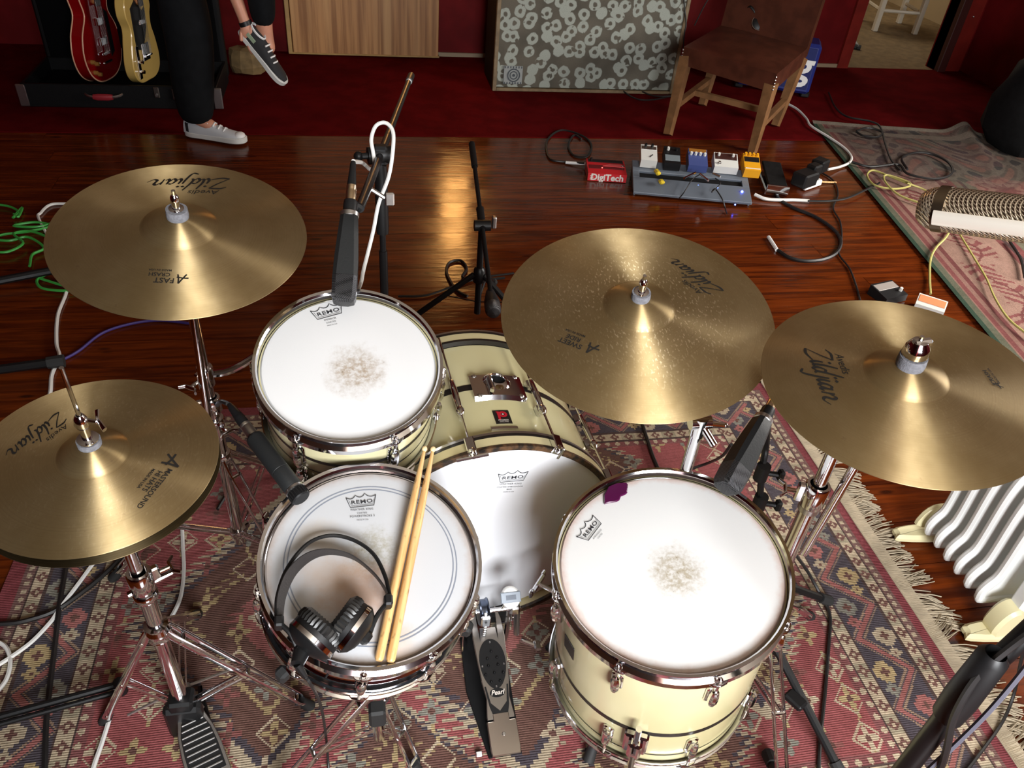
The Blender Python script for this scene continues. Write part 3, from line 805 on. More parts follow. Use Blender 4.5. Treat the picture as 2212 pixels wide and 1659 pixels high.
# wooden-handled tension rods with tube lugs and claws, ten each side
def shell_ang(px, py):
    nn = on_shell(px, py)[1]; return math.atan2(nn.dot(K_M.col[1].xyz), nn.dot(K_M.col[0].xyz))
lug_mid = (shell_ang(1002, 930)+shell_ang(1178, 930))/2
print('lug angles', math.degrees(shell_ang(1002, 930)), math.degrees(shell_ang(1178, 930)), 'stripe z', zs_, 'front', on_shell(1040, 752)[2])
for k in range(10):
    a = lug_mid+math.radians(18+36*k)
    Ma = K_M @ Matrix.Rotation(a, 4, 'Z'); x = R+.019
    m = MB()
    m.lathe([(0, -.052), (.004, -.052), (.0065, -.046), (.0078, 0), (.0065, .046), (.004, .052), (0, .052)], 12, M=Ma @ Matrix.Translation((x, 0, zb-.13)))
    m.box((R+.007, 0, zb-.085), (.016, .014, .026), M=Ma, b=.003).box((R+.007, 0, zb-.175), (.016, .014, .026), M=Ma, b=.003)
    m.sphere((x, 0, zb-.075), .0095, 10, 6, M=Ma, sc=(1, 1, 1.7))
    lg = m.build('lug', MT['chrome'], parent=T)
    MB().cyl((x, 0, zb-.075), (x, 0, -.012), .0028, n=8, M=Ma).build('tension_rod', MT['chrome'], parent=lg)
    MB().cyl((x, 0, zb-.185), (x, 0, zb-KD-.02), .0028, n=8, M=Ma).build('tension_rod', MT['chrome'], parent=lg)
    m = MB()                                    # claw hook over the batter hoop
    m.prism([(R+.004, .004), (R+.026, .006), (R+.028, -.030), (R+.014, -.036), (R+.0132, .0), (R+.004, .0)], -.010, .010, M=Ma @ Matrix(((1, 0, 0, 0), (0, 0, 1, 0), (0, 1, 0, 0), (0, 0, 0, 1))), bevel=.002)
    m.sphere((x, 0, .006), .010, 10, 6, M=Ma)
    if k % 2 == 0:
        m.cyl((x, 0, .010), (x, 0, .022), .005, n=8, M=Ma).cyl((x-.003, -.03, .020), (x+.003, .035, .020), .0038, n=8, M=Ma)
    else:
        m.cyl((x, 0, .008), (x, 0, .016), .006, n=8, M=Ma).box((x, 0, .018), (.03, .007, .008), M=Ma, b=.002)
    m.build('claw', MT['chrome'], parent=T)
# chrome mount plate on top of the shell, hole in the middle
p, nn, zz = on_shell(1074, 838)
a_pl = math.atan2(nn.dot(K_M.col[1].xyz), nn.dot(K_M.col[0].xyz))
def shell_patch(name, a, zc, wx, wz, lift, mat, parent, n=10, bev=0):
    m = MB(); half = wx/2/R
    prof_a = [a-half+2*half*i/n for i in range(n+1)]
    vs = []; fs = []
    for i, t in enumerate(prof_a):
        for (rr, z) in ((R-.001, zc-wz/2), (R+lift, zc-wz/2+bev), (R+lift, zc+wz/2-bev), (R-.001, zc+wz/2)):
            k = rr
            vs.append(V(k*math.cos(t), k*math.sin(t), z))
    for i in range(n):
        for j in range(3): fs.append((i*4+j, (i+1)*4+j, (i+1)*4+j+1, i*4+j+1))
    fs += [(0, 1, 2, 3), (n*4+3, n*4+2, n*4+1, n*4)]
    m.add(vs, fs, K_M); return m.build(name, mat, parent=parent)
pl = shell_patch('mount_plate', a_pl, zz, .118, .086, .010, MT['chrome'], T, 12, .006)
Mp = K_M @ Matrix.Rotation(a_pl, 4, 'Z')
m = MB(); m.lathe([(.034, 0), (.030, .005), (.0215, .011), (.018, .0115), (.0165, .009), (.0165, -.02)], 24, M=Mp @ Matrix.Translation((R+.006, 0, zz-.012)) @ Matrix.Rotation(PI/2, 4, 'Y'))
m.build('socket', MT['chrome'], parent=pl)
MB().cyl((R+.004, 0, zz-.012), (R+.0125, 0, zz-.012), .0164, n=20, M=Mp).build('socket_hole', MT['black_matte'], parent=pl)
MB().box((R+.020, .022, zz+.012), (.016, .012, .05), M=Mp, b=.004).build('clamp_lever', MT['chrome'], parent=pl)
for (t, z) in ((-.047, .034), (.047, .034), (-.047, -.034), (.047, -.034)):
    Ms = K_M @ Matrix.Rotation(a_pl+t/R, 4, 'Z')
    MB().lathe([(0, 0), (.0035, 0), (.006, -.002), (.0065, -.005)], 12, M=Ms @ Matrix.Translation((R+.0125, 0, zz+z)) @ Matrix.Rotation(PI/2, 4, 'Y')).build('screw', MT['steel'], parent=pl)
# badge: black label with a red letter, and the small plate under it
p, nn, zz2 = on_shell(1085, 901); a_b = math.atan2(nn.dot(K_M.col[1].xyz), nn.dot(K_M.col[0].xyz))
bd = shell_patch('badge', a_b, zz2, .036, .043, .0012, MT['inlay'], T, 6)
def shell_map(a, z, lift): return lambda v: K_M @ V((R+lift)*math.cos(a-v.x/R), (R+lift)*math.sin(a-v.x/R), z-v.y)
mp_ = shell_map(a_b, zz2, .002); m = MB(); n_ = 24
ringv = [mp_(V(.0025+rr*math.cos(2*PI*k/n_), .0075+rr*math.sin(2*PI*k/n_), 0)) for rr in (.0042, .0098) for k in range(n_)]
m.add(ringv, [(k, (k+1) % n_, n_+(k+1) % n_, n_+k) for k in range(n_)])
m.add([mp_(V(x, y, 0)) for x, y in ((-.0098, -.0095), (-.0045, -.0095), (-.0045, .0170), (-.0115, .0170), (-.0115, .0145), (-.0098, .0145))], [(0, 1, 2, 3, 4, 5)])
m.build('letter', MT['badge_red'], parent=bd)
MB().add([mp_(V(.0025+.0022*math.cos(2*PI*k/12), .0075+.0022*math.sin(2*PI*k/12), 0)) for k in range(12)], [tuple(range(12))]).build('letter_dot', MT['badge_white'], parent=bd)
mm = MB(); text_mb(mm, 'PREMIER', .0062, mapf=lambda v: shell_map(a_b, zz2+.0125, .0024)(v), bold=.01); text_mb(mm, 'ENGLAND', .0042, mapf=lambda v: shell_map(a_b, zz2+.0178, .0024)(v)); mm.build('lettering', MT['badge_white'], parent=bd)
p, nn, zz3 = on_shell(1090, 925); a_n = math.atan2(nn.dot(K_M.col[1].xyz), nn.dot(K_M.col[0].xyz))
shell_patch('name_plate', a_n, zz3, .058, .007, .003, MT['chrome'], T, 6)
# spurs
for s_ in (-1, 1):
    Ms = K_M
    b0 = K_M @ V(s_*(R+.004)*math.cos(.25), -(R+.004)*math.sin(.25), zb-KD+.07); b1 = V(b0.x+s_*.14, b0.y+.10, .019)
    m = MB(); m.cyl(b0+V(0, 0, .02), b1, .0075, n=10)
    sp = m.build('spur', MT['chrome'], parent=T)
    MB().cyl(b1+V(0, 0, .012), b1-V(0, 0, .010), .011, .013, n=10).build('rubber_foot', MT['rubber'], parent=sp)
MB().box(K_M @ V(s_*0, -R-.006, -.02), (.12, .05, .02)).build('pedal_pad', MT['rubber'], parent=T)
# ================================================================== cymbals
def brass(name, marks=0.0, tone=1.0):
    m, nt, b = nmat(name)
    c = coord(nt)
    sx = nt.nodes.new('ShaderNodeSeparateXYZ'); nt.links.new(c, sx.inputs[0])
    cx_ = nt.nodes.new('ShaderNodeCombineXYZ'); nt.links.new(sx.outputs[0], cx_.inputs[0]); nt.links.new(sx.outputs[1], cx_.inputs[1])
    ln = nt.nodes.new('ShaderNodeVectorMath'); ln.operation = 'LENGTH'; nt.links.new(cx_.outputs[0], ln.inputs[0]); r = ln.outputs['Value']
    rv = nt.nodes.new('ShaderNodeCombineXYZ'); nt.links.new(mth(nt, 'MULTIPLY', r, 1.0), rv.inputs[0])
    groove = noise(nt, rv.outputs[0], 420, 3, .8)
    patina = noise(nt, c, 7, 4, .65)
    col = mix(nt, mapr(nt, patina, .3, .75), tuple(x*tone for x in (.46, .34, .165)), tuple(x*tone for x in (.60, .46, .25)))
    col = mix(nt, mapr(nt, groove, .45, .7, 0, .35), col, (.34, .24, .12))
    col = mix(nt, mapr(nt, noise(nt, c, 55, 4, .7), .62, .75, 0, .35), col, (.32, .21, .11))
    if marks > 0:
        th = nt.nodes.new('ShaderNodeMath'); th.operation = 'ARCTAN2'; nt.links.new(sx.outputs[1], th.inputs[0]); nt.links.new(sx.outputs[0], th.inputs[1])
        pv = nt.nodes.new('ShaderNodeCombineXYZ'); nt.links.new(mth(nt, 'MULTIPLY', th.outputs[0], 9.0), pv.inputs[0]); nt.links.new(mth(nt, 'MULTIPLY', r, 48.0), pv.inputs[1])
        vo = nt.nodes.new('ShaderNodeTexVoronoi'); nt.links.new(scaled(nt, c, (1, 1, 1)), vo.inputs['Vector']); vo.inputs['Scale'].default_value = 130
        nz = noise(nt, scaled(nt, c, (260, 110, 1), rot=(0, 0, .5)), 1.0, 2, .5)
        fle = mth(nt, 'MULTIPLY', mapr(nt, nz, .57, .66), mth(nt, 'MULTIPLY', mapr(nt, r, .045, .075), mapr(nt, r, .09, .22, 1.0, .15)))
        nb = noise(nt, c, 12, 2)
        fle = mth(nt, 'MULTIPLY', fle, mapr(nt, nb, .35, .6, .25, 1))
        col = mix(nt, mth(nt, 'MULTIPLY', fle, marks), col, (.95, .82, .55))
    nt.links.new(col, b.inputs['Base Color'])
    b.inputs['Metallic'].default_value = .92
    nt.links.new(mapr(nt, patina, .3, .7, .44, .52), b.inputs['Roughness'])
    b.inputs['Anisotropic'].default_value = .93; b.inputs['Anisotropic Rotation'].default_value = .25
    tg = nt.nodes.new('ShaderNodeTangent'); tg.direction_type = 'RADIAL'; tg.axis = 'Z'
    nt.links.new(tg.outputs[0], b.inputs['Tangent'])
    bump(nt, b, groove, .10, .0010)
    return m
ZSTROKES = [[(-.15, 1.7), (.45, 2.0), (1.4, 1.95)], [(1.4, 1.95), (.75, 1.05), (-.2, .0)], [(-.2, .0), (.55, -.1), (1.5, .25)],
            [(1.78, 1.05), (1.66, .45), (1.8, .03), (2.02, .25)], [(2.55, 2.1), (2.2, 1.0), (2.16, .2), (2.45, .2)],
            [(3.15, .95), (2.8, .98), (2.52, .4), (2.75, .0), (3.12, .5)], [(3.75, 2.3), (3.3, 1.1), (3.12, .3), (3.3, .05)],
            [(4.0, 1.05), (3.78, .0), (3.4, -1.05), (2.85, -.9)], [(4.38, 1.05), (4.22, .35), (4.36, .02), (4.6, .3)],
            [(5.3, .95), (4.98, .98), (4.7, .4), (4.95, .0), (5.25, .5)], [(5.45, 1.05), (5.32, .4), (5.42, .03), (5.65, .3)],
            [(6.0, 1.05), (5.82, .0)], [(5.88, .5), (6.35, 1.05), (6.6, .8), (6.45, .2), (6.8, .0), (7.3, .45)]]
def script_logo(mb, mapf, s):
    """hand-lettered brand in a broad-pen script; baseline width 7.3*s"""
    def wf(t, q):
        a = math.atan2(t.y, t.x); return s*(.10+.26*abs(math.sin(a-.65)))*(.55+.45*math.sin(PI*min(1, q*.9+.1)))
    for st in ZSTROKES:
        P = spline([V((x-3.6+y*.22)*s, (y-.5)*s, 0) for x, y in st], 6)
        mb.ribbon(P, wf, None, mapf)
    for (x, y) in ((2.05, 1.5), (4.1, 1.5), (4.55, 1.5)):
        mb.ribbon([V((x-3.6)*s, (y-.5)*s, 0), V((x-3.35)*s, (y-.35)*s, 0)], lambda t, q: .22*s, None, mapf)
    text_mb(mb, 'Avedis', 1.05*s, mapf=lambda v: mapf(V(v.x-1.3*s, v.y+2.15*s, 0)), shear=.35)
    return mb
def cym_prof(R, rb, hb, bow):
    def z(r):
        r = min(r, R)
        base = bow*(1-(r/R)**1.75)
        if r < rb: return base+hb*(1-(r/rb)**2.2)**.8*1.0
        return base
    return z
def cymbal(name, label, M, R, rb, hb, bow, mat, logo=None, model=None, group=None, flip=False):
    T = thing(name, label, 'cymbal', M, group)
    z = cym_prof(R, rb, hb, bow)
    rs = [.0065]+[rb*i/14 for i in range(2, 15)]+[rb*1.03]+[rb+(R-rb)*i/26 for i in range(2, 27)]
    up = [(r, z(r)) for r in rs]; th = .0014
    prof = up+[(R+.0002, -th*.5)]+[(r, z(r)-th) for r in rs[::-1]]
    if flip: prof = [(r, -h) for r, h in prof]
    MB().lathe(prof, 128).build('cymbal_plate', mat, parent=T, world=False, ang=60)
    def mp(c, X, lift=.0006):
        Y = V(-X.y, X.x, 0)
        def f(v):
            p = c+X*v.x+Y*v.y; r = math.hypot(p.x, p.y); return V(p.x, p.y, z(r)+lift)
        return f
    if logo:
        a, b_ = on(M, *logo[0], .012), on(M, *logo[1], .012); X = (b_-a); X.z = 0; L = X.length; X.normalize()
        c = (a+b_)/2; c.z = 0
        script_logo(MB(), mp(c, X), L/7.4).build('brand_lettering', MT['print_black'], parent=T, world=False)
    if model:
        (pa, pb), lines = model
        a, b_ = on(M, *pa, .008), on(M, *pb, .008); X = b_-a; X.z = 0; L = X.length; X.normalize(); c = (a+b_)/2; c.z = 0
        mm = MB(); f = mp(c, X)
        q = L/6.0
        for st in ([(-3.1, -.6), (-2.6, .3), (-2.0, 1.5)], [(-2.0, 1.5), (-1.9, .3), (-1.7, -.5)], [(-3.5, .2), (-2.6, .25), (-1.6, .1)]):
            mm.ribbon(spline([V(x*q, y*q, 0) for x, y in st], 5), lambda t, k: .26*q, None, f)
        y = .9*q
        for (tx, sz, sx) in lines:
            text_mb(mm, tx, sz*q, mapf=lambda v, y=y, sx=sx: f(V(v.x+sx*q, v.y+y, 0)), bold=.015); y -= (sz*.78+.1)*q
        mm.build('model_lettering', MT['print_black'], parent=T, world=False)
    return T, z
CRL = lean((-.336, 1.413, -.735), 11.3, 162); RDE = lean((.496, 1.169, -.785), 12.4, -155)
CRR = lean((.874, .902, -.759), 7.5, -123); HHT = lean((-.417, .958, -.877), 6.0, 165)
br_a, br_r, br_h = brass('lathed_bronze_crash'), brass('stick_worn_bronze_ride', .8, .95), brass('lathed_bronze_hihat', .15)
TL, zL = cymbal('crash_cymbal', 'bronze crash cymbal in front of the guitars, at left', CRL, .2285, .068, .020, .022, br_a,
       ((494, 388), (320, 393)), (((402, 604), (320, 600)), [('FAST', 1.5, .3), ('CRASH', 1.1, 1.2), ('MADE IN USA', .6, 1.2)]))
TR, zR = cymbal('ride_cymbal', 'large stick-worn bronze ride cymbal above the bass drum', RDE, .254, .066, .019, .026, br_r,
       ((1555, 632), (1450, 562)), (((1288, 760), (1212, 728)), [('SWEET', 1.25, 1.0), ('RIDE', 1.15, 1.0), ('MADE IN USA', .55, 1.2)]))
TC, zC = cymbal('crash_cymbal', 'bronze crash cymbal above the white radiator, at right', CRR, .2285, .066, .020, .022, brass('aged_bronze_crash', .1, .92),
       ((1752, 752), (1796, 872)), (((2160, 840), (2130, 802)), [('CRASH', 1.5, .3), ('MADE IN USA', .8, .9)]))
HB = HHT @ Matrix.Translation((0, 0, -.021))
TH, zH = cymbal('hi_hat_cymbal', 'upper bronze hi-hat cymbal with clutch and rod', HHT, .178, .05, .019, .018, br_h,
       ((132, 893), (14, 980)), (((372, 988), (304, 1068)), [('MASTERSOUND', .85, 1.7), ('HI HATS', .85, 1.0), ('MADE IN USA', .5, 1.0)]), group='hi-hat cymbals')
TB, zB = cymbal('hi_hat_cymbal', 'lower bronze hi-hat cymbal, its rim showing beneath', HB, .178, .05, .019, .018, brass('shade_darkened_bronze', 0, .28), group='hi-hat cymbals', flip=True)  # low tone paints in the shade of the upper cymbal

# ================================================================== stands
def vxy(px, py, dist):
    r = ray(px, py); h = V(r.x, r.y, 0).normalized()*dist; return h
def leg(T, hub, zh, az, reach, width=.011, mat='chrome', brace=True, foot_z=.02, thick=.0022, zl=.10):
    d = V(math.sin(math.radians(az)), math.cos(math.radians(az)), 0); sd = V(d.y, -d.x, 0)
    h = V(hub.x, hub.y, zh)+d*.016; f = V(hub.x, hub.y, foot_z)+d*reach
    m = MB()
    for s in (-1, 1):
        m.tube([h+sd*s*width*.8, h.lerp(f, .06)+sd*s*width, h.lerp(f, .94)+sd*s*width, f+sd*s*width*.5], .0085, 6, flat=(.28, 1.0), up=sd)
    for q in (.1, .55, .93):
        p = h.lerp(f, q); m.cyl(p-sd*width*1.25, p+sd*width*1.25, .0042, n=8)
    lg = m.build('leg', MT[mat], parent=T)
    dn = (f-h).normalized()
    MB().cyl(f-dn*.014, f+dn*.02, .011, .0135, n=12).build('rubber_foot', MT['rubber'], parent=lg)
    if brace:
        c = V(hub.x, hub.y, zl)+d*.016; e = h.lerp(f, .55); m = MB()
        for s in (-1, 1): m.tube([c+sd*s*.006, e+sd*s*.006], .006, 6, flat=(.3, 1), up=sd)
        m.build('leg_brace', MT[mat], parent=T)
    return lg
def collar(T, p, d, r, h=.03, wing=None, mat='chrome', name='height_clamp'):
    """clamp ring round a tube at p (axis d), with an optional wing bolt pointing along wing"""
    d = Vector(d).normalized(); m = MB(); Mf = frame(p, d)
    m.lathe([(r, -h/2), (r+.005, -h/2), (r+.007, -h/2+.004), (r+.007, h/2-.004), (r+.005, h/2), (r, h/2)], 16, M=Mf, closed=True)
    if wing is not None:
        w_ = Vector(wing); w_ = (w_-d*w_.dot(d)).normalized(); s_ = d.cross(w_)
        m.box(V(0, 0, 0), (.016, .014, h*.8), M=Matrix.Translation(p+w_*(r+.010)) @ frame((0, 0, 0), d, w_), b=.003)
    o = m.build(name, MT[mat], parent=T)
    if wing is not None:
        m = MB(); q = p+w_*(r+.016)
        m.cyl(q, q+w_*.022, .0045, n=10)
        e = q+w_*.022
        m.tube([e-s_*.022+w_*.010, e-s_*.012, e, e+s_*.012, e+s_*.022+w_*.010], [.0045, .0055, .006, .0055, .0045], 8, flat=(1, .6), up=d)
        m.build('wing_bolt', MT[mat], parent=o)
    return o
def topper(T, M, z, rb_z, nut='cone', felt_r=.019, felt_h=.017):
    """felt, washer and nut sitting on the bell of a cymbal whose frame is M"""
    b0 = z(.0066)
    MB().lathe([(.004, b0-.004), (felt_r, b0-.003), (felt_r+.001, b0+.004), (felt_r, b0+felt_h), (.004, b0+felt_h)], 24, M=M).build('felt', MT['felt'], parent=T)
    zt = b0+felt_h
    m = MB()
    m.lathe([(.004, zt), (.013, zt), (.0135, zt+.0015), (.0075, zt+.003), (.0065, zt+.016), (.0085, zt+.018), (.0075, zt+.027), (.0045, zt+.031), (0, zt+.032)], 20, M=M)
    if nut == 'wing':
        m.tube([M @ V(-.02, 0, zt+.026), M @ V(-.008, 0, zt+.016), M @ V(.008, 0, zt+.016), M @ V(.02, 0, zt+.026)], .0045, 8)
    if nut == 'block':
        m.lathe([(0, zt), (.019, zt), (.021, zt+.004), (.019, zt+.02), (.012, zt+.030), (0, zt+.032)], 20, M=M); m.box((.004, 0, zt+.022), (.034, .014, .022), M=M, b=.004)
    m.build('wing_nut', MT['chrome'], parent=T)
    MB().cyl(M @ V(0, 0, b0-.06), M @ V(0, 0, zt+.04), .0036, n=10).build('threaded_rod', MT['chrome'], parent=T)
    MB().lathe([(.004, b0-.012), (.016, b0-.012), (.016, b0-.004), (.004, b0-.003)], 20, M=M).build('lower_felt', MT['felt'], parent=T)
    MB().lathe([(.004, b0-.016), (.014, b0-.016), (.014, b0-.012), (.004, b0-.012)], 20, M=M).build('washer', MT['chrome'], parent=T)
    return M @ V(0, 0, b0-.055)
def pole(T, a, b_, r, name='pole', mat='chrome'):
    return MB().cyl(a, b_, r, n=16).build(name, MT[mat], parent=T)

# --- stand of the left crash (also carries the rack tom)
b0 = vxy(440, 790, 1.47)
T = thing('cymbal_stand', 'chrome stand holding the left crash cymbal, behind the hi-hat', 'cymbal stand', b0)
q = topper(T, CRL, zL, 0)
tp = V(b0.x, b0.y, .80)
pole(T, V(b0.x, b0.y, .06), V(b0.x, b0.y, .52), .0143); pole(T, V(b0.x, b0.y, .5), tp, .011, 'upper_pole')
collar(T, V(b0.x, b0.y, .52), (0, 0, 1), .0143, .04, (-1, -.3, 0)); collar(T, V(b0.x, b0.y, .47), (0, 0, 1), .0143, .022, (.6, -.8, 0), name='memory_lock')
bm0 = vxy(418, 780, 1.42)
lowb = V(bm0.x, bm0.y, .44)
MB().tube([q, q.lerp(lowb, .08)+V(0, 0, -.004), lowb], .0082, 12).build('boom_arm', MT['chrome'], parent=T)
mid = q.lerp(lowb, .42)
m = MB(); m.cyl(tp-V(0, 0, .03), tp+V(0, 0, .012), .016, n=16); m.cyl(tp, V(mid.x, mid.y, tp.z), .012, n=12); m.build('tilter', MT['chrome'], parent=T)
MB().sphere(q, .014, 12, 8).build('tilter_joint', MT['chrome'], parent=T)
for az in (20, 140, 262): leg(T, b0, .36, az, .30)
collar(T, V(b0.x, b0.y, .36), (0, 0, 1), .0143, .03, name='leg_collar'); collar(T, V(b0.x, b0.y, .10), (0, 0, 1), .0143, .025, (.7, .7, 0), name='leg_collar')
ta = TOM_M @ V(0, .225, -.11)
MB().tube(spline([V(b0.x, b0.y, .60), V(b0.x+.08, b0.y+.01, .62), ta+V(-.03, .03, 0), ta], 5), .0085, 10).build('tom_arm', MT['chrome'], parent=T)
collar(T, V(b0.x, b0.y, .60), (0, 0, 1), .011, .05, (-.5, -.8, 0), name='tom_clamp')

# --- ride stand with boom
cl = at(1512, 912, .74)
T = thing('cymbal_stand', 'chrome boom stand carrying the ride cymbal, behind the floor tom', 'cymbal stand', V(cl.x, cl.y, 0))
q = topper(T, RDE, zR, 0, felt_r=.017, felt_h=.014)
MB().sphere(q, .013, 12, 8).build('tilter_joint', MT['chrome'], parent=T)
pole(T, V(cl.x, cl.y, .06), V(cl.x, cl.y, .5), .0145); pole(T, V(cl.x, cl.y, .48), V(cl.x, cl.y, .735), .012, 'upper_pole')
dirb = (q-cl).normalized()
MB().cyl(q, cl-dirb*.05, .0075, n=12).build('boom_arm', MT['chrome'], parent=T)
m = MB(); m.cyl(cl-V(0, 0, .03), cl+V(0, 0, .012), .015, n=14); m.cyl(cl-V(.02, -.0, 0), cl+V(.02, 0, 0), .014, n=14); m.build('tilter', MT['chrome'], parent=T)
m = MB(); wv = (at(1560, 918, .73)-cl).normalized(); m.cyl(cl+wv*.012, cl+wv*.052, .0055, n=10); m.sphere(cl+wv*.054, .006, 8, 6); m.build('wing_bolt', MT['chrome'], parent=T)
collar(T, V(cl.x, cl.y, .5), (0, 0, 1), .0145, .04, (1, -.2, 0))
for az in (215, 335, 80): leg(T, cl, .34, az, .30)
collar(T, V(cl.x, cl.y, .34), (0, 0, 1), .0145, .03, name='leg_collar')

# --- right crash stand
b0 = vxy(1752, 1085, 1.235)
T = thing('cymbal_stand', 'chrome stand under the right crash cymbal, beside the floor tom', 'cymbal stand', b0)
q = topper(T, CRR, zC, 0, 'block', .022, .02)
tz = at(1795, 992, 0); 
pole(T, V(b0.x, b0.y, .05), V(b0.x, b0.y, .60), .0165); pole(T, V(b0.x, b0.y, .58), V(b0.x, b0.y, .83), .0125, 'upper_pole')
def vz(b, py):                                   # height on the vertical through b that shows at image row py
    lo, hi = 0.0, 1.3
    for _ in range(40):
        mz = (lo+hi)/2; c = RC.transposed() @ (V(b.x, b.y, mz)-CAM); y = CY+F_PX*c.y/c.z
        if y > py: lo = mz
        else: hi = mz
    return lo
zc = vz(b0, 1068)
collar(T, V(b0.x, b0.y, zc), (0, 0, 1), .0165, .055, (-1, .4, 0)); MB().lathe([(.0165, -.012), (.0205, -.012), (.0205, .012), (.0165, .012)], 20, M=Matrix.Translation((b0.x, b0.y, vz(b0, 1090))), closed=True).build('memory_lock', MT['steel'], parent=T)
e_ = vxy(1736, 1195, 1.25); be = V(e_.x, e_.y, vz(e_, 1195))
MB().tube([q, q.lerp(be, .1)+V(0, 0, -.006), be], .0088, 12).build('boom_arm', MT['chrome'], parent=T)
mid = q.lerp(be, .3); m = MB(); m.cyl(V(b0.x, b0.y, .80), V(b0.x, b0.y, .845), .017, n=16).cyl(V(b0.x, b0.y, .83), mid, .012, n=12); m.build('tilter', MT['chrome'], parent=T)
MB().sphere(q, .014, 12, 8).build('tilter_joint', MT['chrome'], parent=T)
collar(T, V(b0.x, b0.y, .33), (0, 0, 1), .0165, .03, name='leg_collar')
fdir = at(1651, 1655)-V(b0.x, b0.y, 0)
azv = math.degrees(math.atan2(fdir.x, fdir.y))
leg(T, b0, .33, azv, max(.3, fdir.length), .0115); leg(T, b0, .33, azv+120, .3); leg(T, b0, .33, azv-120, .3)

# --- hi-hat stand with pedal
hx = V(HHT.translation.x, HHT.translation.y, 0)
hb = V(hx.x+.004, hx.y+.004, 0)
T = thing('hi_hat_stand', 'chrome hi-hat stand with striped footboard pedal at left', 'hi-hat stand', hb)
nH = HHT.col[2].xyz
b1 = zH(.0066)
MB().cyl(HHT @ V(0, 0, -.10), HHT @ V(0, 0, b1+.155), .0033, n=10).build('pull_rod', MT['chrome'], parent=T)
MB().lathe([(.004, b1-.002), (.017, b1-.001), (.017, b1+.009), (.004, b1+.009)], 20, M=HHT).build('felt', MT['felt'], parent=T)
m = MB(); m.lathe([(.004, b1+.009), (.0155, b1+.010), (.0155, b1+.0125), (.0075, b1+.014), (.0065, b1+.036), (.009, b1+.038), (.011, b1+.044), (.009, b1+.056), (.0055, b1+.062), (.004, b1+.062)], 20, M=HHT)
m.build('clutch', MT['chrome'], parent=T)
m = MB(); m.tube([HHT @ V(.008, .0, b1+.05), HHT @ V(.022, -.004, b1+.05)], .004, 8); m.tube([HHT @ V(.02, .014, b1+.056), HHT @ V(.022, 0, b1+.051), HHT @ V(.034, -.016, b1+.046)], [.005, .004, .005], 8, flat=(1, .6))
m.build('wing_bolt', MT['chrome'], parent=T)
MB().lathe([(.006, -.062), (.016, -.062), (.016, -.068), (.011, -.072), (.011, -.09), (.006, -.09)], 18, M=HHT).build('seat_cup', MT['chrome'], parent=T)
tt = HHT @ V(0, 0, -.085)
zj = vz(hb, 1262)
pole(T, tt, V(hb.x, hb.y, zj), .0110, 'upper_pole'); pole(T, V(hb.x, hb.y, zj+.01), V(hb.x, hb.y, .12), .0145)
collar(T, V(hb.x, hb.y, zj+.01), (0, 0, 1), .0145, .05, (.8, .45, 0)); collar(T, V(hb.x, hb.y, zj-.03), (0, 0, 1), .0145, .02, name='memory_lock')
m = MB(); wz = V(hb.x, hb.y, zj-.005); wd = (at(358, 1243, zj)-wz).normalized(); m.tube([wz-wd*.026-V(0, 0, .006), wz+wd*.03, wz+wd*.052], [.0065, .006, .0045], 10); m.build('clamp_lever', MT['chrome'], parent=T)
zl_ = vz(hb, 1360)
for k in range(4): pass
m = MB(); m.lathe([(.0145, -.02), (.022, -.02), (.019, -.008), (.022, 0), (.019, .010), (.022, .018), (.0145, .02)], 18, M=Matrix.Translation((hb.x, hb.y, zl_)), closed=True); m.build('leg_collar', MT['chrome'], parent=T)
f_ = at(660, 1530)-hb; leg(T, hb, zl_, math.degrees(math.atan2(f_.x, f_.y)), f_.length, .012)
f_ = at(235, 1560)-hb; leg(T, hb, zl_, math.degrees(math.atan2(f_.x, f_.y)), f_.length, .012)
leg(T, hb, zl_, -5, .28, .012)
# pedal: frame, footboard with ribs, heel plate
fp0, fp1 = at(392, 1487, .085), at(462, 1700, .03)
fd = (fp1-fp0); L = fd.length; fd.normalize(); sd = V(-fd.y, fd.x, 0).normalized(); nn = fd.cross(sd); nn = nn if nn.z > 0 else -nn
PM = Matrix((fd, nn.cross(fd), nn)).transposed().to_4x4(); PM.translation = fp0
hw = [(0, .016), (.03, .017), (.06, .026), (.10, .036), (.14, .040), (.19, .041), (.24, .040), (L, .036)]
poly = [(x, w_) for x, w_ in hw]+[(x, -w_) for x, w_ in hw[::-1]]
fb = MB().prism(poly, -.004, .004, M=PM, bevel=.0015).build('footboard', MT['steel'], parent=T)
inn = [(.055, .0), (.06, .012), (.075, .022), (.10, .030), (.14, .0335), (.18, .034), (.19, .034)]
poly = [(x, w_) for x, w_ in inn]+[(x, -w_) for x, w_ in inn[::-1]][:-1]
MB().prism(poly, .003, .0052, M=PM).build('black_inset', MT['black_plastic'], parent=fb)
for k in range(9):
    x = .078+.0125*k; hwk = .016+.014*math.sin(min(1, (x-.06)/.06)*PI/2)
    MB().box((x, 0, .0062), (.0035, hwk*2, .0035), M=PM, b=.001).build('rib', MT['steel'], parent=fb)
for s_ in (-1, 1):
    MB().tube([PM @ V(-.005, s_*.013, .0), PM @ V(.03, s_*.015, .002), PM @ V(.06, s_*.026, .003)], .005, 8).build('fork_arm', MT['steel'], parent=fb)
m = MB()
for k in range(7): m.cyl(PM @ V(-.012-.004*k, -.004, .012+.008*k), PM @ V(-.012-.004*k, .004, .012+.008*k), .0042, n=8)
m.build('drive_chain', MT['steel'], parent=T)
m = MB(); m.box((hb.x, hb.y, .10), (.05, .045, .06), b=.006).box((hb.x-.0, hb.y-.01, .06), (.075, .03, .10), b=.008); m.build('pedal_casting', MT['black_metal'], parent=T)
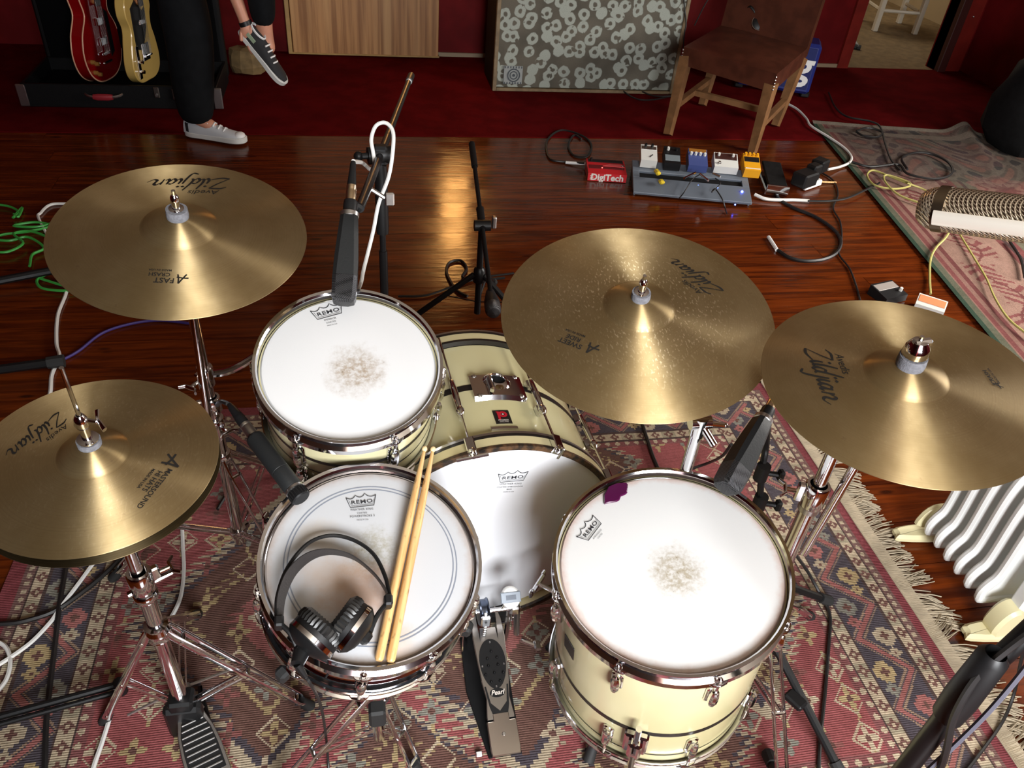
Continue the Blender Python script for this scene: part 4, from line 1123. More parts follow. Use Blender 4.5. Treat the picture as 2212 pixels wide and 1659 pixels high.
for s_ in (-1, 1):
    m = MB(); e0_ = PM @ V(-.02, s_*.035, 0); e0_.z = .035; e1_ = PM @ V(L-.01, s_*.022, 0); e1_.z = .014
    m.tube([V(hb.x, hb.y, .05)+sd*s_*.03, e0_, e1_], .005, 8); m.build('base_rod', MT['black_metal'], parent=T)
    m = MB(); a_ = PM @ V(.0, s_*.01, 0); b_ = a_+sd*s_*.10+V(0, 0, -.01); m.tube([a_, b_], .0032, 6); m.build('tension_spring', MT['steel'], parent=T)
MB().box(PM @ V(L, 0, -.012), (.05, .07, .012), b=.004).build('heel_plate', MT['steel'], parent=T)
# ================================================================== microphones, sticks, headphones, pedal
def ray_dist(px, py, p, dist, far=True):
    r = ray(px, py).normalized(); o = CAM-Vector(p); b = r.dot(o); c = o.dot(o)-dist*dist
    disc = b*b-c
    t = -b+(math.sqrt(disc) if far else -math.sqrt(disc)) if disc > 0 else -b
    return CAM+r*t
def mesh_grille(name, base, hi, scale, rough=.4, metal=.8):
    m, nt, b = nmat(name); c = coord(nt)
    w1 = nt.nodes.new('ShaderNodeTexWave'); nt.links.new(scaled(nt, c, 1, rot=(.3, .5, .78)), w1.inputs['Vector']); w1.inputs['Scale'].default_value = scale
    w2 = nt.nodes.new('ShaderNodeTexWave'); nt.links.new(scaled(nt, c, 1, rot=(-.4, .6, -.78)), w2.inputs['Vector']); w2.inputs['Scale'].default_value = scale
    h = mth(nt, 'MAXIMUM', w1.outputs['Fac'], w2.outputs['Fac'])
    nt.links.new(mix(nt, mapr(nt, h, .55, .85), base, hi), b.inputs['Base Color'])
    b.inputs['Metallic'].default_value = metal; b.inputs['Roughness'].default_value = rough
    bump(nt, b, h, .8, .0012); return m
MT['dark_mesh'] = mesh_grille('dark_wire_mesh', (.012, .012, .013), (.10, .10, .105), 160)
def dynamic_mic(label, tip, tail, roll, cable_px=None):
    """wedge-bodied dynamic microphone: square-ish grille, tapering eight-sided body, connector"""
    ax = (tail-tip).normalized(); M = frame(tip, ax, roll)
    T = thing('microphone', label, 'microphone', M)
    def loft(secs, name, mat):
        m = MB(); n = 12; vs = []; fs = []
        for (z, hx, hy, bv) in secs:
            P = [(hx-bv, -hy), (hx, -hy+bv), (hx, hy-bv), (hx-bv, hy), (-hx+bv, hy), (-hx, hy-bv), (-hx, -hy+bv), (-hx+bv, -hy)]
            vs += [V(x, y, z) for x, y in P]
        k = 8
        for i in range(len(secs)-1):
            for j in range(k): fs.append((i*k+j, i*k+(j+1) % k, (i+1)*k+(j+1) % k, (i+1)*k+j))
        fs += [tuple(range(k))[::-1], tuple(range((len(secs)-1)*k, len(secs)*k))]
        m.add(vs, fs); return m.build(name, mat, parent=T, world=False, ang=28)
    loft([(0, .014, .015, .006), (.003, .0195, .020, .007), (.012, .0225, .0235, .007), (.052, .0235, .0245, .007)], 'grille', MT['dark_mesh'])
    loft([(.0525, .0232, .0242, .007), (.09, .0225, .0235, .008), (.14, .0195, .0205, .008), (.175, .017, .0178, .007), (.178, .0155, .0162, .006)], 'body', MT['black_grip'])
    MB().lathe([(.0165, .176), (.0185, .178), (.0185, .186), (.0165, .188)], 20).build('clip_ring', MT['steel'], parent=T, world=False)
    MB().lathe([(.0, .187), (.0135, .187), (.0135, .207), (.0125, .212), (0, .212)], 20).build('tail', MT['black_plastic'], parent=T, world=False)
    MB().lathe([(.0, .211), (.0098, .211), (.0098, .232), (.0092, .234), (.0098, .236), (.0098, .244), (0, .244)], 20).build('plug', M_('pale_gold_plug', srgb(205, 182, 150), .3, 1.0), parent=T, world=False)
    prof = [(0, .243), (.0095, .243)]
    for k in range(6): prof += [(.0092-.0004*k, .247+.005*k), (.0086-.0004*k, .249+.005*k)]
    MB().lathe(prof+[(.006, .29), (.0045, .296), (0, .296)], 16).build('cable_boot', MT['black_plastic'], parent=T, world=False)
    return T, M
# rack tom microphone
tip = TOM_M @ on(TOM_M, 742, 657, .045); tail = ray_dist(757, 438, tip, .208)
T1, MT1 = dynamic_mic('black dynamic microphone aimed at the rack tom', tip, tail, (1, 0, 0))
# floor tom microphone
tip2 = FT_M @ on(FT_M, 1566, 1058, .05); tail2 = ray_dist(1652, 900, tip2, .19)
T2, MT2 = dynamic_mic('black dynamic microphone aimed at the floor tom', tip2, tail2, (1, .5, 0))
# snare microphone: slim cylinder with ribbed cap
tip3 = SN_M @ on(SN_M, 652, 1078, .035); tail3 = ray_dist(540, 932, tip3, .17)
M3 = frame(tip3, tail3-tip3, (1, 0, 0))
T = thing('microphone', 'slim black condenser microphone aimed at the snare drum', 'microphone', M3)
m = MB(); m.lathe([(0, 0), (.014, 0), (.0165, .002), (.0165, .018), (.0155, .0195)], 24)
m.build('ribbed_cap', MT['black_plastic'], parent=T, world=False)
for k in range(20):
    a = 2*PI*k/20; MB().box((.0168*math.cos(a), .0168*math.sin(a), .0105), (.0016, .0016, .014), M=None).build('rib', MT['black_plastic'], parent=T, world=False)
MB().lathe([(.0155, .0195), (.0172, .020), (.0172, .0245), (.0155, .025)], 24).build('silver_ring', MT['steel'], parent=T, world=False)
MB().lathe([(.0155, .025), (.0168, .027), (.0168, .066), (.0164, .0665), (.0164, .0675), (.0168, .068), (.0168, .15), (.015, .155), (.0115, .158), (0, .158)], 28).build('body', MT['black_grip'], parent=T, world=False)
for k in range(3): MB().box((.0166, 0, .138+.006*k), (.0012, .006, .0022)).build('switch', MT['black_plastic'], parent=T, world=False)
MB().lathe([(0, .157), (.0105, .157), (.0105, .180), (.0098, .182), (.0105, .184), (.0105, .188), (0, .188)], 20).build('plug', M_('satin_nickel', (.55, .52, .47), .35, 1.0), parent=T, world=False)
prof = [(0, .187), (.0102, .187), (.0098, .205)]
for k in range(6): prof += [(.0094-.0005*k, .208+.005*k), (.0086-.0005*k, .210+.005*k)]
MB().lathe(prof+[(.0045, .243), (0, .243)], 16).build('cable_boot', MT['black_plastic'], parent=T, world=False)

def vz2(b, py): return vz(b, py)
def tube_thing(name, label, cat, P, r, mat, k=6, group=None, n=6):
    P = [Vector(p) for p in P]
    o = MB().tube(spline(P, k), r, n).build(name, MT[mat], origin=P[0]); return tag(o, label, cat, group)
def tripod(T, b, zc, feet, r=.008, mat='black_metal', zlow=.08):
    """round-tube folding tripod"""
    for f in feet:
        f = Vector(f); h = V(b.x, b.y, zc)+(f-V(b.x, b.y, 0)).normalized()*.02; f2 = V(f.x, f.y, .020)
        lg = MB().cyl(h, f2, r, n=10).build('leg', MT[mat], parent=T)
        d = (f2-h).normalized(); MB().cyl(f2-d*.035, f2+d*.006, r*1.35, r*1.5, n=10).build('rubber_foot', MT['rubber'], parent=lg)
        e = h.lerp(f2, .45); MB().tube([V(b.x, b.y, zlow), e], .005, 6, flat=(.4, 1)).build('leg_brace', MT[mat], parent=T)
    MB().lathe([(.011, -.03), (.022, -.03), (.024, -.01), (.022, .02), (.014, .03), (.011, .03)], 16, M=Matrix.Translation((b.x, b.y, zc)), closed=True).build('leg_hub', MT[mat], parent=T)
# --- stand over the rack tom
b0 = vxy(827, 520, 1.86); zt = vz(b0, 335)
T = thing('microphone_stand', 'tall black boom microphone stand behind the rack tom', 'microphone stand', b0)
pole(T, V(b0.x, b0.y, .05), V(b0.x, b0.y, zt-.26), .011, mat='black_metal'); pole(T, V(b0.x, b0.y, zt-.27), V(b0.x, b0.y, zt), .008, 'upper_pole', 'black_metal')
MB().lathe([(.009, -.10), (.0155, -.10), (.0165, -.08), (.0155, .07), (.0125, .10), (.009, .10)], 16, M=Matrix.Translation((b0.x, b0.y, vz(b0, 425))), closed=True).build('grip', MT['black_plastic'], parent=T)
cj = V(b0.x, b0.y, zt); me = MT1 @ V(0, 0, .182)
be = me+(me-tip).normalized()*.0+V(.02, .03, .0)
dirb = (cj-be).normalized(); back = None
for k in range(80):
    p = cj+dirb*(k*.015); c = RC.transposed() @ (p-CAM)
    if CY+F_PX*c.y/c.z < 165: back = p; break
back = back or cj+dirb*.5
MB().cyl(be, back, .0095, n=12).build('boom_arm', MT['black_metal'], parent=T)
MB().cyl(back-dirb*.10, back+dirb*.01, .0125, n=14).build('counterweight', MT['black_plastic'], parent=T)
MB().cyl(back-dirb*.115, back-dirb*.10, .0105, n=14).build('silver_ring', MT['steel'], parent=T)
m = MB(); m.cyl(cj-V(.03, .005, 0), cj+V(.028, .005, 0), .021, n=16).box(cj, (.035, .03, .05), b=.006); m.build('boom_clutch', MT['black_plastic'], parent=T)
m = MB(); m.cyl(cj-V(.03, .005, 0), cj-V(.05, .008, 0), .008, n=10).sphere(cj-V(.052, .008, 0), .012, 10, 6); m.build('clutch_knob', MT['black_plastic'], parent=T)
MB().tube([be, me.lerp(be, .5)+V(0, .01, .01), me], .010, 8).build('microphone_clip', MT['black_plastic'], parent=T)
m = MB(); q = be.lerp(cj, .35); m.cyl(q, q+V(.035, -.01, -.02), .005, n=8).box(q+V(.045, -.012, -.022), (.02, .01, .03), b=.003); m.build('cable_clip', MT['steel'], parent=T)
tripod(T, b0, .16, [b0+V(.30, .12, 0), b0+V(-.28, .16, 0), b0+V(.02, .30, 0)])
# white cable of that microphone
ct = MT1 @ V(0, 0, .296)
dC = (cj-CAM).length
P = [ct, atd(783, 352, dC-.05), atd(800, 366, dC-.05), atd(810, 362, dC-.04), atd(806, 330, dC-.04), atd(802, 300, dC-.03), atd(812, 272, dC-.02), atd(832, 265, dC-.02), atd(848, 282, dC-.03), atd(849, 320, dC-.05), atd(840, 380, dC-.06), atd(818, 440, dC-.06), atd(806, 500, dC-.08), atd(786, 580, dC-.1), atd(774, 625, dC-.1), V(b0.x-.12, b0.y-.06, .5), V(b0.x-.2, b0.y-.02, .1), V(b0.x-.3, b0.y+.02, .008)]
tube_thing('microphone_cable', 'white cable looped over the rack tom microphone stand', 'cable', P, .0046, 'cable_white', 6, n=8)
# --- short stand in front of the bass drum
b0 = at(1030, 690); zt = vz(b0, 487)
T = thing('microphone_stand', 'short black microphone stand in front of the bass drum', 'microphone stand', b0)
pole(T, V(b0.x, b0.y, .03), V(b0.x, b0.y, zt), .0125, mat='black_metal')
cj = V(b0.x, b0.y, zt)
m = MB(); m.cyl(cj-V(.028, 0, 0), cj+V(.03, 0, 0), .02, n=16); m.build('boom_clutch', MT['black_plastic'], parent=T)
MB().box(cj+V(.042, -.0, .012), (.016, .022, .045), b=.004).build('clutch_knob', MT['steel'], parent=T)
r_end = atd(1019, 310, (cj-CAM).length+.32); db = (r_end-cj).normalized()
MB().cyl(cj-db*.35, r_end, .008, n=12).build('boom_arm', MT['black_metal'], parent=T)
MB().cyl(r_end-db*.13, r_end, .012, n=12).build('counterweight', MT['black_plastic'], parent=T)
MB().cyl(cj-db*.02, cj+db*.085, .014, n=12).build('boom_collar', MT['black_plastic'], parent=T)
tripod(T, b0, .20, [b0+V(-.26, -.02, 0), b0+V(.2, -.14, 0), b0+V(.10, .24, 0)], .011)
# kick microphone on the boom
ke = cj-db*.35
Mk = frame(ke, V(-.05, -1, -.05), (1, 0, 0))
T = thing('microphone', 'black bass drum microphone on the short stand', 'microphone', Mk)
MB().lathe([(0, -.06), (.014, -.06), (.02, -.03), (.026, 0), (.026, .02)], 20).build('body', MT['black_grip'], parent=T, world=False)
MB().lathe([(.026, .02), (.027, .022), (.026, .05), (.02, .062), (0, .066)], 20).build('grille', MT['dark_mesh'], parent=T, world=False)
# --- small stand behind the floor tom
b0 = vxy(1641, 1085, 1.36); zt = vz(b0, 1085)
T = thing('microphone_stand', 'black microphone stand behind the floor tom', 'microphone stand', b0)
pole(T, V(b0.x, b0.y, .04), V(b0.x, b0.y, zt), .0115, mat='black_metal')
me = MT2 @ V(0, 0, .182); cj = V(b0.x, b0.y, zt)
k1 = atd(1646, 1020, (cj-CAM).length-.04)
end_ = me+V(.03, .03, -.02)
MB().tube(spline([cj, k1, atd(1655, 960, (cj-CAM).length-.05), end_], 5), .0075, 10).build('boom_arm', MT['black_metal'], parent=T)
for p in (cj, k1):
    m = MB(); m.cyl(p-V(0, 0, .02), p+V(0, 0, .02), .015, n=14).cyl(p, p+V(.035, -.012, 0), .006, n=8).box(p+V(.038, -.013, 0), (.014, .018, .028), b=.004); m.build('clutch', MT['black_plastic'], parent=T)
MB().tube([end_, me], .010, 8).build('microphone_clip', MT['black_plastic'], parent=T)
tripod(T, b0, .22, [at(1783, 1307), at(1815, 1690), b0+V(-.1, .3, 0)], .010)
tube_thing('microphone_cable', 'black cable hanging from the stand foot by the floor tom', 'cable', [at(1720, 1200, .25), at(1745, 1235, .1), at(1775, 1290, .03), at(1793, 1330, .015), at(1790, 1400, .012), at(1782, 1500, .012), at(1772, 1600, .012), at(1768, 1680, .012)], .0042, 'cable_black')
MB().box((0, 0, 0), (.03, .045, .018), b=.004, M=Matrix.Translation(at(1718, 1512, .10)) @ Matrix.Rotation(.5, 4, 'Z')).build('leg_clip', MT['black_plastic'], parent=T)

# ---------------- condenser microphone at the right edge
pc0 = atd(1988, 446, 1.06); pc1 = atd(2330, 488, 1.03)
axm = (pc1-pc0).normalized(); vn = ray(2080, 465).normalized()
upv = -ray(0, 0); MC = frame(pc0, axm, V(0, 0, 1))
MT['silver_mesh'] = mesh_grille('silver_wire_mesh', (.20, .17, .13), (.92, .84, .70), 105, .3, 1.0)
MT['champagne'] = M_('champagne_metal', (.82, .76, .66), .36, .55)
T = thing('microphone', 'large silver studio condenser microphone with mesh grille at the right edge', 'microphone', MC)
def ovl(zs, rx, ry, n=28):
    vs = []; fs = []
    for (z, s) in zs:
        for i in range(n): a = 2*PI*i/n; vs.append(V(rx*s*math.cos(a), ry*s*math.sin(a), z))
    for k in range(len(zs)-1):
        for i in range(n): fs.append((k*n+i, k*n+(i+1) % n, (k+1)*n+(i+1) % n, (k+1)*n+i))
    fs += [tuple(range(n))[::-1], tuple(range((len(zs)-1)*n, len(zs)*n))]
    return vs, fs
m = MB(); m.add(*ovl([(.0, .62), (.004, .78), (.012, .93), (.022, 1.0), (.118, 1.0)], .0255, .024)); m.build('grille', MT['silver_mesh'], parent=T, world=False)
m = MB(); m.add(*ovl([(.0185, 1.02), (.0185, 1.045), (.030, 1.045), (.030, 1.02)], .0255, .024)); m.build('grille_band', M_('bronze_band', (.16, .12, .08), .35, 1.0), parent=T, world=False)
m = MB(); m.add(*ovl([(.117, 1.03), (.121, 1.05), (.25, 1.05), (.26, .95), (.27, .5)], .0255, .024)); m.build('body', MT['champagne'], parent=T, world=False)
# the bright frame rail along the grille, on the camera side
cdir = (MC.inverted().to_3x3() @ (CAM-pc0)); aa = math.atan2(cdir.y, cdir.x)+.42
m = MB(); m.tube([V(.0265*math.cos(aa), .025*math.sin(aa), z) for z in (.022, .06, .125)], .0075, 10, flat=(.45, 1.2), up=(math.cos(aa), math.sin(aa), 0)); m.build('frame_rail', MT['champagne'], parent=T, world=False)
m = MB(); m.tube([V(.0265*math.cos(aa+PI), .025*math.sin(aa+PI), z) for z in (.022, .06, .125)], .0075, 10, flat=(.45, 1.2)); m.build('frame_rail', MT['champagne'], parent=T, world=False)
b0 = vxy(2072, 1512, .84)
T = thing('microphone_stand', 'black floor stand near the camera at lower right', 'microphone stand', b0)
zk = vz(b0, 1470); kj = V(b0.x, b0.y, zk); cj = atd(2250, 1338, (kj-CAM).length*.97); cj = kj+(cj-kj)*2.2
pole(T, V(b0.x, b0.y, .03), kj+V(0, 0, .01), .0140, mat='black_metal'); pole(T, kj, cj, .0125, 'upper_pole', 'black_metal'); hd_ = MC @ V(0, 0, .255)
MB().tube(spline([cj, cj.lerp(hd_, .6)+V(0, 0, .05), hd_], 5), .008, 10).build('boom_arm', MT['black_metal'], parent=T)
m = MB(); m.cyl(cj-V(.025, 0, 0), cj+V(.025, 0, 0), .02, n=14); m.build('boom_clutch', MT['black_plastic'], parent=T)
zc2 = vz(b0, 1480); m = MB(); m.lathe([(.0125, -.07), (.019, -.07), (.021, -.03), (.019, .06), (.0125, .07)], 16, M=Matrix.Translation((b0.x, b0.y, zc2)), closed=True); m.build('grip', MT['black_plastic'], parent=T)
tripod(T, b0, .2, [b0+V(.3, .08, 0), b0+V(-.05, -.32, 0), b0+V(.1, .3, 0)], .010)
P = [V(b0.x+.022*math.cos(k*1.1), b0.y-.018+.012*math.sin(k*1.1), 1.0-.07*k) for k in range(13)]
tube_thing('microphone_cable', 'black cable wound round the lower right stand', 'cable', P, .0046, 'cable_black')
tube_thing('microphone_cable', 'grey cable running down the lower right stand', 'cable', [V(b0.x+.018-.002*k, b0.y-.022-.006*math.sin(k*.9), .98-.085*k) for k in range(11)], .0036, 'cable_grey')
tube_thing('microphone_cable', 'thin black cable over the rug fringe at lower right', 'cable', [at(2212, 1400, .2), at(2203, 1440, .14), at(2190, 1500, .05), at(2165, 1560, .015), at(2115, 1630, .012), at(2060, 1700, .012)], .0036, 'cable_black')

# ---------------- drumsticks on the snare
def hickory():
    m, nt, b = nmat('hickory'); c = coord(nt)
    g = noise(nt, scaled(nt, c, (60, 60, 3)), 3, 3)
    col = mix(nt, mapr(nt, g, .3, .7), srgb(196, 150, 92), srgb(226, 186, 128))
    col = mix(nt, mapr(nt, noise(nt, scaled(nt, c, (80, 80, 25)), 2, 3), .58, .72, 0, .6), col, srgb(120, 84, 48))
    nt.links.new(col, b.inputs['Base Color']); b.inputs['Roughness'].default_value = .4; return m
MT['hickory'] = hickory()
def stick(label, butt, tipp):
    a = SN_M @ on(SN_M, *butt, .0095); d0 = SN_M @ on(SN_M, *tipp, .030); b_ = a+(d0-a)
    L = (b_-a).length; M = frame(a, b_-a); T = thing('drumstick', label, 'drumstick', M, group='drumsticks on the snare')
    MB().lathe([(0, 0), (.005, .0005), (.0072, .004), (.0074, .05), (.0074, L*.62), (.0060, L*.80), (.0034, L*.965), (.0029, L*.975)], 16).build('shaft', MT['hickory'], parent=T, world=False)
    MB().sphere((0, 0, L*.975+.006), .0052, 12, 8, sc=(1, 1, 1.25)).build('tip', M_('worn_wood_tip', srgb(236, 206, 158), .5), parent=T, world=False)
    return T
stick('wooden drumstick nearest the headphones on the snare', (818, 1428), (918, 966))
stick('wooden drumstick on the right of the snare pair', (843, 1431), (936, 967))

# ---------------- headphones lying on the snare
HP = thing('headphones', 'black and silver studio headphones lying on the snare drum', 'headphones', SN_M @ Matrix.Translation(on(SN_M, 715, 1300)))
def sp(px, py, h): return SN_M @ on(SN_M, px, py, h)
arc = [(597, 1332, .052), (600, 1285, .046), (622, 1225, .034), (664, 1175, .022), (712, 1157, .014), (762, 1166, .014), (806, 1196, .022), (832, 1245, .036), (843, 1292, .048)]
MB().tube(spline([sp(*a) for a in arc], 6), .0034, 8).build('headband_rod', MT['black_plastic'], parent=HP)
arc2 = [(608, 1340, .046), (614, 1290, .042), (636, 1240, .032), (674, 1206, .020), (716, 1196, .012), (764, 1207, .010), (806, 1240, .018), (830, 1272, .032), (838, 1292, .042)]
P = spline([sp(*a) for a in arc2], 6); nS = SN_M.col[2].xyz
m = MB(); vs = []; fs = []
for i, p in enumerate(P):
    q = i/(len(P)-1); wdt = .010+.012*math.sin(PI*q); tilt = (nS*.55+(SN_M.col[0].xyz*(-.6)*(1-q)))
    t_ = tilt.normalized()
    a, b_ = p-t_*wdt*.2, p+t_*wdt
    th = (P[min(i+1, len(P)-1)]-P[max(i-1, 0)]).normalized().cross(t_)*.0012
    vs += [a-th, b_-th, b_+th, a+th]
for i in range(len(P)-1):
    for j in range(4): fs.append((4*i+j, 4*i+(j+1) % 4, 4*i+4+(j+1) % 4, 4*i+4+j))
m.add(vs, fs).build('leather_band', M_('soft_black_leather', (.022, .019, .019), .55, bmp=.3, bscale=300), parent=HP)
def earcup(px, py, bx, by, name_side):
    c = sp(px, py, .040); e = sp(bx, by, .032); ax = (e-c).normalized(); M = frame(c, ax, nS)
    cup = MB().lathe([(.031, -.006), (.040, -.006), (.0405, .012), (.034, .020), (.022, .026), (.012, .028), (0, .028)], 36, M=M).build('ear_cup', MT['black_plastic'], parent=HP)
    MB().lathe([(.0405, .003), (.0418, .003), (.0418, .0105), (.0405, .0105)], 40, M=M, closed=True).build('silver_ring', MT['chrome'], parent=cup)
    m = MB(); prof = []; n = 72; vs = []; fs = []
    base = [(.020, -.012), (.024, -.022), (.033, -.026), (.0405, -.021), (.042, -.013), (.040, -.006)]
    for i in range(n):
        a = 2*PI*i/n; rp = .0009*math.cos(i*PI)
        for (r, z) in base: vs.append(V((r+rp*(r > .03))*math.cos(a), (r+rp*(r > .03))*math.sin(a), z+rp))
    k = len(base)
    for i in range(n):
        for j in range(k-1): fs.append((i*k+j, ((i+1) % n)*k+j, ((i+1) % n)*k+j+1, i*k+j+1))
    m.add(vs, fs, M); m.lathe([(0, -.012), (.0205, -.0125)], 24, M=M)
    m.build('ear_pad', M_('black_pleated_leather', (.012, .012, .012), .38), parent=cup)
    return M, cup
Mr, cr = earcup(757, 1352, 800, 1385, 'r')
Ml, cl_ = earcup(680, 1372, 645, 1412, 'l')
for (M, tgt) in ((Mr, sp(838, 1300, .044)), (Ml, sp(603, 1345, .048))):
    e = M @ V(0, 0, .026)
    m = MB(); m.box((0, 0, .030), (.026, .02, .016), M=M, b=.005); m.build('pivot_block', MT['black_plastic'], parent=HP)
    MB().tube(spline([tgt, tgt.lerp(e, .5)+nS*.006, M @ V(0, 0, .034)], 4), .0040, 8).build('yoke_wire', MT['black_plastic'], parent=HP)
    MB().box((0, 0, 0), (.014, .018, .026), M=frame(tgt, nS, (1, 0, 0)), b=.003).build('slider_block', MT['black_plastic'], parent=HP)
kp = sp(642, 1435, .040)
MB().tube([M @ V(0, 0, .026) for M in (Ml,)]+[kp], [.014, .010], 12).build('cable_joint', MT['black_plastic'], parent=HP)
st = sp(660, 1462, .02)
m = MB(); prof = [kp, kp.lerp(st, .5), st]; m.tube(prof, [.0062, .0052, .0036], 10); m.build('strain_relief', MT['black_plastic'], parent=HP)
tube_thing('headphone_cable', 'black headphone cable hanging off the snare rim to the rug', 'cable', [st, sp(672, 1480, .0), at(690, 1515, .42), at(700, 1560, .25), at(706, 1610, .08), at(710, 1660, .012), at(716, 1720, .012)], .0026, 'cable_black')

# ---------------- snare stand
sb = V(SN_M.translation.x-.005, SN_M.translation.y-.02, 0)
T = thing('snare_stand', 'chrome snare stand with black rubber feet under the snare drum', 'drum stand', sb)
low = SN_M @ V(0, 0, -.30)
pole(T, V(sb.x, sb.y, .05), V(sb.x, sb.y, .32), .0125); collar(T, V(sb.x, sb.y, .30), (0, 0, 1), .0125, .04, (1, .2, 0))
hubp = SN_M @ V(0, 0, -.24)
MB().tube([V(sb.x, sb.y, .31), hubp], .011, 10).build('upper_pole', MT['chrome'], parent=T)
for aa in (100, 222, 338):
    a = math.radians(aa); e = V(math.cos(a), math.sin(a), 0)
    m = MB(); m.tube(spline([hubp, SN_M @ (e*.13+V(0, 0, -.215)), SN_M @ (e*.19+V(0, 0, -.185)), SN_M @ (e*.199+V(0, 0, -.150))], 5), .006, 8)
    ar = m.build('basket_arm', MT['chrome'], parent=T)
    MB().box((0, 0, 0), (.02, .022, .035), M=SN_M @ Matrix.Rotation(a, 4, 'Z') @ Matrix.Translation((.196, 0, -.152)), b=.005).build('rubber_grip', MT['rubber'], parent=ar)
ft_ = at(855, 1640)-sb; leg(T, sb, .24, math.degrees(math.atan2(ft_.x, ft_.y)), ft_.length+.05, .013)
leg(T, sb, .24, math.degrees(math.atan2(ft_.x, ft_.y))+118, .24, .012); leg(T, sb, .24, math.degrees(math.atan2(ft_.x, ft_.y))-118, .24, .012)
MB().box(at(815, 1542, .25), (.032, .03, .05), b=.005).build('adjuster_block', MT['rubber'], parent=T)

# ---------------- bass drum pedal
kb = at(1092, 1600, .012); kt = K_M @ V(-.018, 0, .075); kt.z = .085
hp = at(1092, 1622, .012)
fdv = V(kt.x-hp.x, kt.y-hp.y, 0); Lp = fdv.length; fdv.normalize()
T = thing('bass_drum_pedal', 'silver bass drum pedal with black studded footboard', 'drum pedal', V(hp.x, hp.y, 0))
rise = .075
ex = V(fdv.x*Lp, fdv.y*Lp, rise); exn = ex.normalized(); sdv = V(fdv.y, -fdv.x, 0); un = sdv.cross(exn)
PM = Matrix((sdv, exn, un)).transposed().to_4x4(); PM.translation = V(hp.x, hp.y, .020)
L = ex.length; hl = .062
MT['pedal_silver'] = M_('satin_pedal_metal', (.46, .43, .40), .34, 1.0)
half = [(hl, .030), (hl+.03, .031), (hl+.085, .026), (hl+.13, .031), (hl+.18, .0375), (hl+.22, .0355), (hl+.255, .025), (L-.03, .021), (L, .019)]
sc_ = L/(hl+.30)
half = [(y*sc_ if y < L-.04 else y, x) for y, x in half]; half[0] = (hl, .030)
poly = [(x, y) for y, x in half]+[(-x, y) for y, x in half[::-1]]
fb = MB().prism(poly, -.004, .004, M=PM, bevel=.0015).build('footboard', MT['pedal_silver'], parent=T)
yo = (hl+.186)*sc_; ov = [(.0300*math.cos(a)*(1+.10*math.sin(a)), yo+.056*math.sin(a)) for a in [2*PI*k/32 for k in range(32)]]
ins = MB().prism(ov, .003, .0052, M=PM).build('oval_inset', MT['black_plastic'], parent=fb)
for (x, y) in ((-.010, -.022), (.010, -.022), (-.02, -.005), (.0, -.003), (.02, -.005), (-.011, .014), (.011, .014), (-.011, .030), (.011, .030), (0, .045)):
    MB().lathe([(0, .0095), (.0018, .009), (.0036, .0052)], 8, M=PM @ Matrix.Translation((x, yo+y-.018, 0))).build('grip_stud', MT['black_metal'], parent=ins)
for (x, y) in ((0, .048), (-.025, -.004), (.025, -.004), (0, -.051)):
    MB().sphere(PM @ V(x, yo+y, .0055), .0026, 8, 5).build('screw', MT['steel'], parent=ins)
y2 = (hl+.098)*sc_
ovl_ = [(.017*math.cos(a), y2+.010*math.sin(a)) for a in [2*PI*k/24 for k in range(24)]]
bdg = MB().prism(ovl_, .003, .0050, M=PM).build('logo_oval', MT['black_plastic'], parent=fb)
text_mb(MB(), 'Pearl', .0145, PM @ Matrix.Translation((0, y2, .0056)), shear=.3, bold=.02).build('lettering', MT['badge_white'], parent=bdg)
for s_ in (-1, 1):
    vv = [(s_*.027, (hl+.12)*sc_), (s_*.0235, (hl+.12)*sc_), (s_*.018, (hl+.07)*sc_), (0, (hl+.045)*sc_), (0, (hl+.022)*sc_), (s_*.014, (hl+.022)*sc_), (s_*.022, (hl+.06)*sc_)]
    MB().prism(vv, .0035, .0046, M=PM).build('black_chevron', MT['black_plastic'], parent=fb)
MB().prism([(-.031, -.012), (.031, -.012), (.033, .0), (.0325, hl-.004), (.018, hl-.004), (.018, hl+.012), (-.018, hl+.012), (-.018, hl-.004), (-.0325, hl-.004), (-.033, 0)], -.008, .006, M=PM, bevel=.002).build('heel_plate', M_('heel_plate_metal', (.52, .46, .42), .28, 1.0), parent=T)
MB().lathe([(0, .0085), (.003, .0085), (.0042, .006)], 12, M=PM @ Matrix.Translation((0, .03, 0))).build('screw', MT['steel'], parent=T)
base = MB(); c0 = V(hp.x, hp.y, .0105); P2 = [(-.038, -.01), (.034, -.01), (.042, .15), (.05, .30), (-.055, .30), (-.062, .15)]
Mb2 = Matrix((sdv, fdv, V(0, 0, 1))).transposed().to_4x4(); Mb2.translation = c0
base.prism(P2, -.003, .002, M=Mb2, bevel=.001); base.build('base_plate', MT['black_matte'], parent=T)
px0 = V(hp.x, hp.y, 0)+fdv*(Lp+.005)
for s_ in (-1, 1):
    MB().tube([px0+sdv*s_*.05+V(0, 0, .012), px0+sdv*s_*.05+V(0, 0, .15)], .009, 8, flat=(1, .6)).build('upright_post', MT['chrome'], parent=T)
ax0, ax1 = px0-sdv*.06+V(0, 0, .155), px0+sdv*.075+V(0, 0, .155)
MB().cyl(ax0, ax1, .0055, n=10).build('axle', MT['chrome'], parent=T)
for p in (px0-sdv*.055, px0+sdv*.062): MB().box(p+V(0, 0, .155), (.022, .026, .026), b=.004).build('bearing_block', MT['chrome'], parent=T)
cm = px0-sdv*.012+V(0, 0, .155)
Mc = frame(cm, sdv, fdv)
MB().lathe([(.0, -.012), (.030, -.012), (.031, -.010), (.028, -.006), (.028, .006), (.031, .010), (.030, .012), (0, .012)], 24, M=Mc).build('drive_cam', M_('blued_metal', (.10, .12, .17), .3, 1.0), parent=T)
